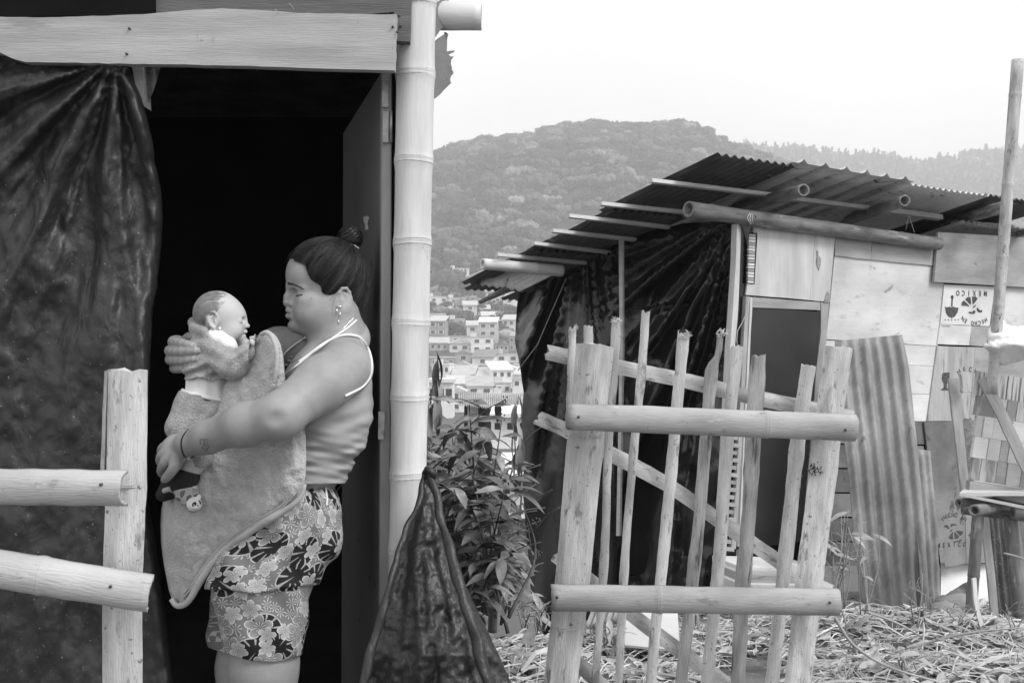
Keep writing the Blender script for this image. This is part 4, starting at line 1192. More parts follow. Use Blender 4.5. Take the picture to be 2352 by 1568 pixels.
panel([(1703, 512), (1716, 516), (1710, 800), (1690, 1290), (1664, 1290), (1678, 1000), (1693, 760), (1699, 640)], .035, 'tarp_far', "dark_strip", .004, UP, 61, 1.0)  # near-black strip filling the space between the battens
tube("wire", [F_(*q, .09) for q in [(1722, 683), (1717, 705), (1712, 725), (1702, 745), (1694, 760), (1692, 780), (1694, 800)]], .003, MT['wood_pale'], far, 5)
# ridged edges of stacked fibre sheets by the door foot
for k in range(16):
    v = 1000 + k * 17
    panel([(1680 - k * 1.0, v), (1700 - k * .9, v + 2), (1700 - k * .9, v + 11), (1680 - k * 1.0, v + 9)], .06 + .01 * (k % 2), 'ply_grey', "shim", .02, sub=1, rough=.4)

# stencils (flat print on the sheets)
def glyph_text(txt, u, v, size, ang, off, parent=far, arc=None, flip=False):
    """Sprayed letters, one flat mesh per letter, set along a straight or curved line."""
    n = len(txt)
    for i, ch in enumerate(txt):
        if ch == ' ': continue
        cu = bpy.data.curves.new("glyph", 'FONT'); cu.body = ch; cu.align_x = 'CENTER'; cu.align_y = 'CENTER'; cu.size = size; cu.resolution_u = 3; cu.offset = size * .02
        ob = bpy.data.objects.new("g", cu); COL.objects.link(ob)
        dg = bpy.context.evaluated_depsgraph_get()
        me = bpy.data.meshes.new_from_object(ob.evaluated_get(dg)); me.name = "stencil_letter"
        bpy.data.objects.remove(ob)
        me.materials.clear(); me.materials.append(MT['stencil'])
        s = (i - (n - 1) / 2)
        if arc:
            R, step, sgn = arc
            a = ang + s * step * sgn
            cu_, cv_ = u, v
            uu, vv = cu_ + R * math.sin(math.radians(a)), cv_ - R * math.cos(math.radians(a))
            rz = -a if sgn > 0 else -a + 180
        else:
            stp = size * 330
            uu, vv = u + s * stp * 0.62 * math.cos(math.radians(ang)), v + s * stp * .62 * math.sin(math.radians(ang)); rz = -ang
        p = F_(uu, vv, off)
        y = UP; x = DA
        rot = Matrix((x, y, x.cross(y))).transposed().to_4x4() @ Matrix.Rotation(math.radians(rz), 4, 'Z')
        o = bpy.data.objects.new("stencil_letter", me)
        o.matrix_world = Matrix.Translation(p) @ rot
        link(o); put(o, parent)
def blot(uv, off, name="stencil_mark", mt='stencil'):
    panel(uv, off, mt, name, .0006, sub=2, rough=.7)
# upside-down sheet: emblem, two words, umbrella with drops
glyph_text("MEXICO", 2232, 673, .062, 181, .0432)
glyph_text("HECHO EN", 2240, 700, .054, 183, .0432, arc=(42, 11.0, 1))
def emblem(cu, cv, rot, sc, off):
    def tr(pts):
        c, s = math.cos(math.radians(rot)), math.sin(math.radians(rot))
        return [(cu + sc * (x * c - y * s), cv + sc * (x * s + y * c)) for x, y in pts]
    for a in (188, 228, 268):          # three broad rays of the fan
        r0, r1 = 8, 26
        h = math.radians(a)
        pts = []
        for rr, da in ((r0, -.10), (r1, -.27), (r1 + 1.5, 0), (r1, .27), (r0, .10)):
            pts.append((rr * math.cos(h + da), rr * math.sin(h + da)))
        blot(tr(pts), off)
    blot(tr([(2, -4), (6, -9), (8, -8), (5, -2), (1, 2)]), off)
    blot(tr([(12, -4), (22, 1), (25, -3), (26, 4), (18, 6), (12, 1)]), off)
    blot(tr([(-4, 12), (4, 10), (6, 5), (11, 6), (10, 13), (2, 15), (-4, 15)]), off)
emblem(2233, 706, 18, .95, .0432)
blot([(2171, 704), (2176, 706), (2180, 704), (2185, 706), (2190, 704), (2195, 706), (2202, 706), (2199, 718), (2193, 727), (2186, 730), (2178, 726), (2173, 717)], .0432)
blot([(2185, 704), (2186, 686), (2184, 680), (2188, 677), (2191, 681), (2189, 687), (2188, 704)], .0432)
for k in range(5): blot([(2170 + k * 7.5, 733), (2172 + k * 7.5, 732.5), (2172.3 + k * 7.5, 735), (2170.3 + k * 7.5, 735.5)], .0432)
blot([(2163, 746.5), (2182, 747.5), (2183, 749.5), (2164, 749)], .0435, mt='smudge')
# wine glass, part of a word, and the lower upright stencil
blot([(2165, 857), (2172, 855), (2181, 855), (2181, 866), (2178, 876), (2175, 881), (2175, 890), (2180, 896), (2160, 896), (2168, 890), (2169, 881), (2164, 873), (2164, 862)], .0488)
glyph_text("HECH", 2222, 878, .060, 0, .0488, arc=(30, 26, 1))
glyph_text("HECHO EN", 2191, 1222, .054, 2, .0528, arc=(40, 11, 1))
emblem(2190, 1215, 198, .85, .0528)
glyph_text("MEXICO", 2186, 1251, .058, -3, .0528)
for uv in [[(2206, 1190), (2211, 1183), (2214, 1192), (2208, 1196)], [(2190, 1243), (2210, 1238), (2210, 1241), (2191, 1246)]]:
    blot(uv, .0528)

# black side wall of polythene
def side_depth(u, v): return S_(u, v).y
sv = [(1190, 662), (1225, 645), (1290, 618), (1360, 580), (1420, 556), (1480, 535), (1570, 512), (1700, 505)]
def side_top(u): return interp(sv, u)
out = sv + [(1712, 512), (1702, 640), (1694, 800), (1676, 1100), (1655, 1330), (1640, 1400), (1560, 1400), (1440, 1398), (1370, 1420), (1300, 1432), (1250, 1458), (1240, 1440), (1226, 1400), (1218, 1340),
            (1212, 1260), (1206, 1190), (1200, 1120), (1203, 1040), (1197, 960), (1203, 900), (1192, 830), (1183, 780), (1186, 720)]
def side_fold(u, v):
    p = S_(u, v)
    q = (v - 600) / 800.
    a1, r1 = math.atan2(v - 470, u - 1716), math.hypot(v - 470, u - 1716)
    a2, r2 = math.atan2(v - 430, u - 1345), math.hypot(v - 430, u - 1345)
    wr = 1 / (1 + math.exp(-(u - 1425) / 14.))
    fold = wr * abs(fbm(a1 * 7.0, r1 * .0016, 31, 1.6)) * .30 + (1 - wr) * abs(fbm(a2 * 8.0, r2 * .0014, 33, 1.6)) * .30
    fold += wr * abs(fbm(a1 * 22.0, r1 * .003, 35, 1.5)) * .05 + (1 - wr) * abs(fbm(a2 * 26.0, r2 * .002, 37, 1.5)) * .06
    f = fold + 0.040 * math.sin(u * .045 + 2.2 * fbm(u * .004, v * .0016, 3) + (v - 900) * .006 * (1 if u < 1420 else -1)) * max(0, 1 - abs(u - 1330) / 260)
    f += 0.06 * fbm(u * .0050, v * .0026, 5) + 0.030 * abs(fbm(u * .016 + v * .010, v * .012 - u * .008, 8)) * wr + .008 * abs(fbm(u * .034, v * .030, 12))
    f += 0.05 * math.exp(-((u - 1200) / 25.) ** 2) * math.sin(v * .02)
    return p.y + f * 1.5
cloth_patch("polythene_wall", wobble(out, 3, 3, 14), side_fold, 9, MT['tarp_far'], far, .003, label="sagging black polythene side wall full of creases")
slab("inner_wall", [S_(1240, 700, -.2), S_(1690, 560, -.2), S_(1650, 1300, -.2), S_(1250, 1340, -.2)], .02, MT['room'], far)
# thin laths holding the sheeting
slab("lath", [S_(1421, 546, .10), S_(1429, 546, .10), S_(1430, 800, .10), S_(1426, 1040, .10), S_(1423, 1230, .10), S_(1415, 1230, .10), S_(1419, 1040, .10), S_(1423, 800, .10)], .02, MT['wood_pale'], far, -DA)
tube("cord", [S_(1300, 640, .09), S_(1265, 720, .09), S_(1235, 790, .09), S_(1190, 850, .09)], .004, MT['wood'], far, 5)

# roof: plane falling along DB
R0 = CW - DB * .40
P1 = hit(1650, 360, R0, DB)
P2h = None
slope_p = P1 + DB * 3.26
drop = P1.z - (CZ + 0.53)
SL = (DB * 3.26 - UP * drop)
SLn = SL.normalized()
RN = DA.cross(SLn).normalized()
if RN.z < 0: RN = -RN
def on_roof(u, v, off=0.0): return hit(u, v, P1 + RN * off, RN)
def tin(name, a, along, s0, s1, length, pitch, amp, mat_, prof='sine', start=0.0, off=0.0, label=None, parent=far):
    """Corrugated sheet: ridges run down SLn; spans s0..s1 along DA from P1."""
    n_w = int(round((s1 - s0) / pitch)); seg = 8 if prof == 'sine' else 7
    V, Q = [], []
    cols = []
    for i in range(n_w * seg + 1):
        t = i / seg; fr = (i % seg) / seg
        if prof == 'sine': h = amp * math.cos(t * math.tau)
        else: h = 2 * amp * interp([(0, 0), (.40, 0), (.50, 1), (.60, 1), (.70, 0), (1, 0)], fr)
        cols.append((s0 + t * pitch, h))
    rows = 10
    for r in range(rows + 1):
        q = start + length * r / rows
        for (s, h) in cols:
            wv = .012 * noise.noise(Vector((s * 1.1, q * 1.3, off * 40)))
            V.append(tuple(P1 + along * s + SLn * q + RN * (h + off + wv)))
    m = len(cols)
    for r in range(rows):
        for i in range(m - 1): Q.append((r * m + i, r * m + i + 1, (r + 1) * m + i + 1, (r + 1) * m + i))
    o = mesh_obj(name, V, Q, mat_, parent, True, None, label=label)
    md = o.modifiers.new("thickness", 'SOLIDIFY'); md.thickness = .003
    return o
tin("roof_sheet", P1, DA, 0.0, .76, 1.22, .076, .011, MT['tin_dark'], off=.02)
tin("roof_sheet", P1, DA, 0.03, .79, 1.1, .076, .011, MT['tin_dark'], start=1.12, off=.0)
tin("roof_sheet", P1, DA, 0.0, .84, 1.1, .076, .011, MT['tin_dark'], start=2.14, off=-.02)
tin("roof_sheet", P1, DA, 0.1, .9, .22, .076, .011, MT['tin_dark'], start=3.15, off=-.045)
tin("roof_sheet", P1, DA, .70, 2.05, 2.0, .225, .018, MT['tin'], prof='trap', off=.035, label="box-profile grey roof sheet in the middle of the eave")
tin("roof_sheet", P1, DA, .78, 2.1, 1.9, .076, .011, MT['tin_dark'], start=1.9, off=-.02)
tin("roof_sheet", P1, DA, 2.02, 3.1, 1.4, .076, .011, MT['tin_pale'], start=.02, off=.01, label="palest fine-ribbed roof sheet")
tin("roof_sheet", P1, DA, 3.04, 4.2, 1.6, .076, .011, MT['tin_dark'], start=.03, off=.02)
tin("roof_sheet", P1, DA, 2.0, 4.2, 2.6, .076, .011, MT['tin_dark'], start=1.3, off=-.02)
tin("roof_sheet", P1, DA, 3.2, 4.7, 1.0, .076, .011, MT['tin'], start=.35, off=-.10)
# sheet at the low end that sticks out past the rest
def low_sheet():
    V, Q = [], []
    m = 61
    a0, a1 = P(1052, 646, 9.15), P(1200, 668, 8.6)
    b0, b1 = P(1160, 603, 8.75), P(1300, 618, 8.3)
    for r in range(5):
        for i in range(m):
            t = i / (m - 1); q = r / 4
            p = (a0.lerp(a1, t)).lerp(b0.lerp(b1, t), q)
            V.append(tuple(p + RN * .012 * math.cos(t * 9 * math.tau)))
    for r in range(4):
        for i in range(m - 1): Q.append((r * m + i, r * m + i + 1, (r + 1) * m + i + 1, (r + 1) * m + i))
    o = mesh_obj("roof_sheet", V, Q, MT['tin_pale'], far, True, None, label="loose lowest roof sheet sticking out over the valley")
    o.modifiers.new("thickness", 'SOLIDIFY').thickness = .003
low_sheet()
# purlins: laths running with the front, carrying the sheets
def stick(name, u0, v0, u1, v1, w, hgt, mt='wood_pale', off=-.045, parent=far):
    a, b = on_roof(u0, v0, off), on_roof(u1, v1, off)
    sec = [(-w / 2, -hgt / 2), (w / 2, -hgt / 2), (w / 2, hgt / 2), (-w / 2, hgt / 2)]
    return sweep(name, a, b, RN, sec, [(0, 1, 1, 0, 0), (.5, 1, 1, .003, .002), (1, 1, 1, 0, 0)], MT[mt], parent)
for q in [(1495, 415, 1830, 455), (1379, 468, 1690, 500), (1306, 496, 1535, 522), (1268, 530, 1470, 552), (1225, 559, 1400, 580), (1141, 585, 1345, 604)]:
    stick("purlin", *q, .030, .026)
stick("purlin", 1760, 450, 2090, 490, .04, .03, 'wood', -.05)
stick("purlin", 2030, 483, 2160, 500, .05, .04, 'wood', -.05)
stick("purlin", 2190, 512, 2400, 530, .05, .04, 'wood', -.06)
# bamboo rafters and beams
def bam(name, a, b, r0, r1, nodes, mt='bamboo', seed=0, parent=far, hollow=.72):
    return bamboo(name, a, b, r0, r1, nodes, MT[mt], parent, Vector((0, -1, 0)), hollow, 0, seed)
MT['bamboo_old'] = mat("aged_bamboo", .13, .24, 5, (1, 6, 6), rough=.6, bump=.15, bscale=30, grain=(60, (.3, 14, 14), .15), spots=[(6, .6, .4, (.5, 2, 2))])
bam("wall_plate", F_(1581, 481, .10), F_(2156, 560, .10), .054, .052, [.075, .27, .38, .50, .66, .82, .93], 'bamboo_old', 1)
bam("wall_plate", F_(2100, 556, .02), F_(2430, 585, .02), .045, .045, [.3, .7], 'bamboo_old', 2)
bam("rafter", P(1846, 437, 6.62), P(1690, 480, 7.7), .043, .045, [.3], 'bamboo_old', 3)
bam("rafter", P(2078, 461, 7.2), P(1925, 512, 8.5), .043, .047, [.5], 'bamboo_old', 4)
bam("rafter", P(2312, 474, 7.9), P(2130, 524, 9.2), .050, .047, [.25, .7], 'bamboo_old', 5)
bam("rafter", P(2440, 512, 8.0), P(2340, 537, 8.8), .03, .03, [.5], 'bamboo_old', 5)
bam("tie_pole", P(1108, 606, 8.0), P(1290, 622, 8.35), .044, .049, [.32, .66], 'bamboo', 6)
bam("loose_pole", P(1102, 694, 8.6), P(1215, 640, 8.9), .016, .045, [.3, .62], 'bamboo_old', 7)
slab("rag", [P(u, v, 6.85) for u, v in wobble([(1718, 484), (1728, 488), (1738, 498), (1728, 508), (1722, 530), (1716, 560), (1708, 530), (1700, 510), (1712, 496)], 3, 2, 3)], .03, MT['tarp_far'], far)
for k in range(3):
    tube("string", [P(1722 + k * 3, 490, 6.80), P(1716 + 6 * k, 500 + 3 * k, 6.78), P(1724 + 3 * k, 515, 6.79)], .0025, MT['straw'], far, 5)
for q in [((2087, 495), (2083, 515), (2080, 530)), ((2087, 495), (2093, 512), (2100, 533))]:
    tube("string", [P(u, v, 7.9) for u, v in q], .003, MT['wood'], far, 5)

# ================================================================ THINGS BY THE FAR SHACK
def leaning_sheet(top_l, top_r, bot_l, bot_r, yt, yb, waves, mt, label, right_cut=None, amp=.024):
    m = waves * 10 + 1; rows = 26
    V, Q = [], []
    for r in range(rows + 1):
        q = r / rows
        for i in range(m):
            t = i / (m - 1)
            ul = interp([(a, b) for b, a in top_l], 0) if False else None
            L = interp(top_l, q); R = interp(top_r, q)
            u = L[0] if isinstance(L, tuple) else L
            uR = R[0] if isinstance(R, tuple) else R
            v0 = bot_l[0] + (bot_r[0] - bot_l[0]) * t; v1 = bot_l[1] + (bot_r[1] - bot_l[1]) * t
            uu = u + (uR - u) * t; vv = v0 + (v1 - v0) * q
            y = yt + (yb - yt) * q + .25 * t
            p = P(uu, vv, y)
            V.append((p.x, p.y + amp * math.cos(t * waves * math.tau) + .012 * noise.noise(Vector((t * 3, q * 4, 2))), p.z))
    for r in range(rows):
        for i in range(m - 1): Q.append((r * m + i, (r + 1) * m + i, (r + 1) * m + i + 1, r * m + i + 1))
    o = mesh_obj("leaning_roof_sheet", V, Q, MT[mt], None, True, None, label=label, cat="corrugated sheet")
    o.modifiers.new("thickness", 'SOLIDIFY').thickness = .005
    return o
leaning_sheet([(0, 1920), (.2, 1930), (.5, 1951), (.8, 1968), (1, 1985)], [(0, 2075), (.1, 2090), (.3, 2104), (.6, 2124), (1, 2142)], (783, 1395), (768, 1430), 6.95, 6.35, 6, 'tin_lean',
              "wide streaked grey corrugated sheet leaning upright against the plywood wall, front one of two")
leaning_sheet([(0, 2090), (.5, 2110), (1, 2125)], [(0, 2140), (.45, 2157), (1, 2164)], (1028, 1432), (1035, 1436), 6.95, 6.5, 3, 'tin_lean',
              "narrow corrugated sheet leaning just behind the wide streaked one")
leaning_sheet([(0, 2268), (1, 2288)], [(0, 2322), (1, 2352)], (1178, 1430), (1182, 1425), 7.0, 6.7, 4, 'fibro', "dark mouldy corrugated sheet standing under the bamboo table")
def plank_thing(name, pts, Y0, Y1, w, th, mt, label, cat, seed=0):
    n = len(pts)
    return lath(name, [P(u, v, Y0 + (Y1 - Y0) * i / (n - 1)) for i, (u, v) in enumerate(pts)], w, th, MT[mt], None, .08, .05, seed, n=20, label=label, cat=cat)
plank_thing("leaning_plank", [(2192, 868), (2205, 980), (2222, 1130)], 6.6, 6.5, .075, .03, 'wood', "weathered grey plank leaning between the wine glass stencil and the block panel", "plank", 3)
plank_thing("leaning_plank", [(2216, 855), (2220, 870), (2222, 900)], 6.5, 6.5, .055, .05, 'wood_pale', "short pale offcut of timber wedged above the weathered plank", "plank", 4)
plank_thing("metal_angle", [(2222, 960), (2230, 1040), (2238, 1135)], 6.35, 6.3, .055, .004, 'steel', "rusty folded metal strip standing beside the block panel", "metal strip", 5)
plank_thing("leaning_plank", [(2262, 1185), (2275, 1300), (2288, 1440)], 6.5, 6.4, .05, .02, 'wood', "narrow grey plank leaning behind the left table leg", "plank", 6)
plank_thing("leaning_plank", [(2330, 1180), (2345, 1300), (2362, 1440)], 6.3, 6.2, .05, .02, 'wood', "thin board leaning behind the right table leg", "plank", 7)

# bamboo table with the patchwork block panel on it
YT = 5.75
table = empty("bamboo_table", P(2290, 1445, YT), "bamboo table with pole legs carrying the patchwork wood panel, at the right edge", "table")
bam("leg", P(2247, 1178, YT), P(2226, 1462, YT), .033, .031, [.2, .5, .78], 'bamboo_old', 11, table)
bam("leg", P(2320, 1184, YT + .05), P(2345, 1456, YT + .05), .037, .037, [.25, .55, .82], 'bamboo_old', 12, table)
bam("leg", P(2420, 1184, YT + .25), P(2425, 1456, YT + .25), .035, .035, [.25, .6], 'bamboo_old', 13, table)
bam("bearer", P(2238, 1172, YT - .30), P(2330, 1160, YT + .55), .033, .030, [.5], 'bamboo_old', 14, table, .55)
bam("bearer", P(2202, 1154, YT - .05), P(2440, 1146, YT + .35), .026, .030, [.2, .6], 'bamboo_old', 15, table, .55)
bam("cross_pole", P(2210, 1172, YT + .15), P(2440, 1196, YT + .15), .022, .030, [.3, .7], 'bamboo_old', 16, table, .55)
bam("cross_pole", P(2325, 1178, YT - .05), P(2440, 1190, YT - .05), .033, .033, [.6], 'bamboo_old', 17, table, .55)
slab("table_top", [P(2204, 1131, YT - .12), P(2440, 1180, YT - .12), P(2440, 1160, YT + .6), P(2250, 1126, YT + .6)], .018, MT['wood_pale'], table, Vector((0, 0, 1)))
slab("top_edge", [P(2204, 1131.4, YT - .125), P(2440, 1179, YT - .125), P(2440, 1186, YT - .125), P(2204, 1138, YT - .125)], .015, MT['wood_pale'], table, Vector((0, -1, 0)))
blk = empty("patchwork_panel", P(2290, 1132, YT), "panel glued up from offcut wood blocks, standing on the bamboo table", "panel")
rgb = random.Random(9)
rowsb = [(2246, 850, 2232, 905, 'stripe'), (2246, 906, 2239, 952, 'knot'), (2244, 953, 2237, 1000, 'plain'), (2240, 1001, 2233, 1050, 'plain'), (2236, 1051, 2229, 1102, 'mix')]
MT['blk_a'] = mat("striped_offcut", .16, .60, 6, (14, .5, 1), rough=.75, ramp=(.42, .58))
MT['blk_b'] = mat("knotty_offcut", .28, .55, 7, (3, .6, 1), rough=.75, ramp=(.45, .6))
for (ul, vt, ul2, vb, kd) in rowsb:
    uu = ul
    while uu < 2440:
        w = rgb.uniform(18, 44); k = (uu - 2240) * .16
        m_ = {'stripe': 'blk_a', 'knot': 'blk_b', 'plain': rgb.choice(['ply', 'ply_grey', 'ply']), 'mix': rgb.choice(['blk_b', 'ply', 'ply_grey', 'blk_b'])}[kd]
        sh = -7 if uu > ul else -7
        slab("block", [P(uu + .4, vt + k + .5, YT + rgb.uniform(0, .006)), P(uu + w - .4, vt + k + .16 * w + .5, YT), P(uu + w + sh - .4, vb + k + .16 * w - .5, YT), P(uu + sh + .4, vb + k - .5, YT)], .03, MT[m_], blk, Vector((0, -1, 0)), .0008, Vector((1, 0, -.1)))
        uu += w
slab("base_timber", [P(2229, 1104, YT - .02), P(2440, 1140, YT - .02), P(2440, 1176, YT - .02), P(2226, 1128, YT - .02)], .05, MT['wood'], blk, Vector((0, -1, 0)))
plank_thing("brace_plank", [(2258, 868), (2300, 948), (2352, 1058), (2400, 1150)], YT - .06, YT - .10, .062, .02, 'wood', "diagonal bleached plank laid across the patchwork panel", "plank", 9)
# tall pole
bamboo("tall_bamboo_pole", P(2338, 138, 5.55), P(2278, 905, 5.55), .033, .029, [.105, .375, .59, .735, .88], MT['split'], None, Vector((0, -1, 0)), .7, 0, 21, label="tall thin bamboo pole rising past the roof at the right edge", cat="pole")
wire = [P(2262 + 34 * t, 736 + 3 * math.sin(t * 9), 5.51) for t in [i / 8 for i in range(9)]]
tube("tie_wire", [P(2284, 719, 5.51), P(2292, 724, 5.50), P(2301, 720, 5.51), P(2296, 733, 5.50)], .002, MT['nail'], None, 6, label="thin wire knotted round the tall bamboo pole", cat="wire")
# white sack
def sack():
    def dep(u, v):
        return 5.40 + .05 * fbm(u * .010, v * .022, 2) + .07 * abs(fbm(u * .008, v * .024 + u * .006, 4)) + .0016 * abs(v - 788)
    root = empty("plastic_sack", P(2330, 840, 5.5), "crumpled white plastic sack slung over the panel at the right edge", "sack")
    cloth_patch("sack_body", wobble([(2270, 756), (2276, 744), (2290, 735), (2298, 730), (2304, 733), (2312, 745), (2335, 750), (2380, 746), (2430, 750), (2430, 800), (2380, 812), (2340, 830), (2310, 838), (2288, 838), (2275, 826), (2268, 800)], 4, 3, 2),
                lambda u, v: dep(u, v) + .05, 6, MT['plug'], root, .004, 0.05)
    cloth_patch("sack_fold", wobble([(2257, 792), (2264, 788), (2300, 790), (2340, 784), (2380, 776), (2430, 770), (2430, 812), (2370, 814), (2330, 822), (2300, 822), (2278, 810), (2262, 800)], 4, 3, 7),
                lambda u, v: dep(u, v + 40) - .02, 6, MT['plug'], root, .004, 0.05)
sack()
# white sheet and step behind the gate
slab("white_sheet", [P(1418, 1478, 4.9), P(1560, 1500, 4.9), P(1556, 1392, 5.4), P(1440, 1388, 5.4)], .012, MT['white'], None, None, label="smooth white board lying tilted on the ground behind the gate pickets", cat="board")
step = empty("door_step", P(1780, 1400, 6.3), "pale timber step of stacked boards below the dark far door", "step")
for k, (u0, v0, u1, v1, y) in enumerate([(1700, 1300, 1880, 1316, 6.45), (1706, 1318, 1890, 1338, 6.3), (1700, 1340, 1895, 1364, 6.25), (1696, 1366, 1890, 1420, 6.2)]):
    slab("step_board", [P(u0, v1, y), P(u1, v1 + 4, y + .2), P(u1, v0 + 4, y + .2), P(u0, v0, y)], .35, MT['ply_grey' if k % 2 else 'ply'], step, None, .003, Vector((1, 0, 0)))
lst = []
V, Q = [], []
for r in range(5):
    for i in range(61):
        p = P(1345 + i * 1.55 + r * 6, 1440 - r * 16 - i * .35, 5.3 + r * .05); V.append((p.x, p.y, p.z + .01 * math.cos(i / 10 * math.tau)))
for r in range(4):
    for i in range(60): Q.append((r * 61 + i, r * 61 + i + 1, (r + 1) * 61 + i + 1, (r + 1) * 61 + i))
o = mesh_obj("fallen_roof_sheet", V, Q, MT['tin_lean'], None, True, None, label="corrugated offcut lying on the straw at the foot of the black wall", cat="corrugated sheet")
o.modifiers.new("thickness", 'SOLIDIFY').thickness = .004
# white sheet set behind the gap under the raised wall, and timber
slab("white_gap_sheet", [P(2160, 1400, 8.3), P(2440, 1400, 9.0), P(2440, 1290, 9.2), P(2160, 1290, 8.5)], .02, MT['plug'], None, None, label="white sheet set behind the gap under the raised bottom of the plywood wall", cat="plastic sheet")
bamboo("fallen_bamboo", P(2160, 1395, 6.6), P(2225, 1352, 7.2), .05, .05, [.5], MT['bamboo_old'], None, hollow=.7, seed=31, label="thick dark bamboo length lying behind the left table leg", cat="bamboo")
plank_thing("driven_stick", [(2238, 1326), (2244, 1390), (2262, 1462)], 5.35, 5.2, .022, .02, 'wood_pale', "peeled pale crooked stick stuck in the ground before the left table leg", "stick", 15)
# ================================================================ WOMAN AND BABY
# Bodies are blended signed-distance shapes turned into one continuous surface each.
f32 = np.float32
def A3(p): return np.array(tuple(p), dtype=f32)

class Shape:
    def __init__(self): self.p = []
    def cap(self, a, b, ra, rb=None, k=.02, op='u'):
        self.p.append(('c', A3(a), A3(b), f32(ra), f32(ra if rb is None else rb), k, op)); return self
    def chain(self, pts, rad, k=.02, kk=None):
        for i in range(len(pts) - 1):
            self.cap(pts[i], pts[i + 1], rad[i], rad[i + 1], k if i == 0 else (kk if kk is not None else k))
        return self
    def finger(self, pts, rad, k=.006):
        q = polyline(pts, 9)
        rr = [interp([(i / (len(rad) - 1), r) for i, r in enumerate(rad)], j / 8) * (1.012 if j in (3, 6) else 1) for j in range(9)]
        self.chain(q, rr, k=k, kk=.004); return self
    def ell(self, c, r, R=None, k=.02, op='u'):
        self.p.append(('e', A3(c), np.array(r, dtype=f32), None if R is None else np.array(R, dtype=f32), None, k, op)); return self
    def fn(self, f, op='max', k=0):
        self.p.append(('f', f, None, None, None, k, op)); return self
    def add(self, other): self.p += other.p; return self
    def near(self, c, R):
        """The same shape without the pieces too far from c to matter within R."""
        out = Shape(); d = float(self(c[None])[0])
        for i, t in enumerate(self.p):
            if t[0] == 'f' or i == 0: out.p.append(t); continue
            one = Shape(); one.p = [t[:6] + ('u',)]
            q = float(one(c[None])[0])
            if t[6] == 'u': keep = q - R < max(d, 0) + 1.5 * R + t[5] + .01
            else: keep = q - R * 1.3 < t[5] + R + .01
            if keep: out.p.append(t)
        return out
    def __call__(self, X):
        d = None
        for (t, a, b, c, e, k, op) in self.p:
            if t == 'c':
                ab = b - a; pa = X - a
                h = np.clip((pa @ ab) / max(float(ab @ ab), 1e-12), 0, 1)
                q = np.sqrt(((pa - h[:, None] * ab) ** 2).sum(1)) - (c + (e - c) * h)
            elif t == 'e':
                q_ = X - a
                if c is not None: q_ = q_ @ c.T
                w = q_ / b
                k0 = np.sqrt((w ** 2).sum(1)); k1 = np.sqrt(((w / b) ** 2).sum(1)) + 1e-9
                q = k0 * (k0 - 1) / k1
            else:
                if op == 'disp': d = d + a(X); continue
                q = a(X)
            if d is None: d = q; continue
            if op == 'u':
                if k <= 0: d = np.minimum(d, q); continue
                h = np.clip(.5 + .5 * (q - d) / k, 0, 1)
                d = q + (d - q) * h - k * h * (1 - h)
            elif op == 's':
                q = -q
                if k <= 0: d = np.maximum(d, q); continue
                h = np.clip(.5 - .5 * (q - d) / k, 0, 1)
                d = q + (d - q) * h + k * h * (1 - h)
            elif op == 'max': d = np.maximum(d, q)
        return d

def axis(parts):
    """parts: [(start, end, step), ...] contiguous."""
    out = []
    for (a, b, s) in parts:
        n = max(1, int(round((b - a) / s)))
        out += list(a + (b - a) * np.arange(n) / n)
    out.append(parts[-1][1])
    return np.array(out, dtype=f32)

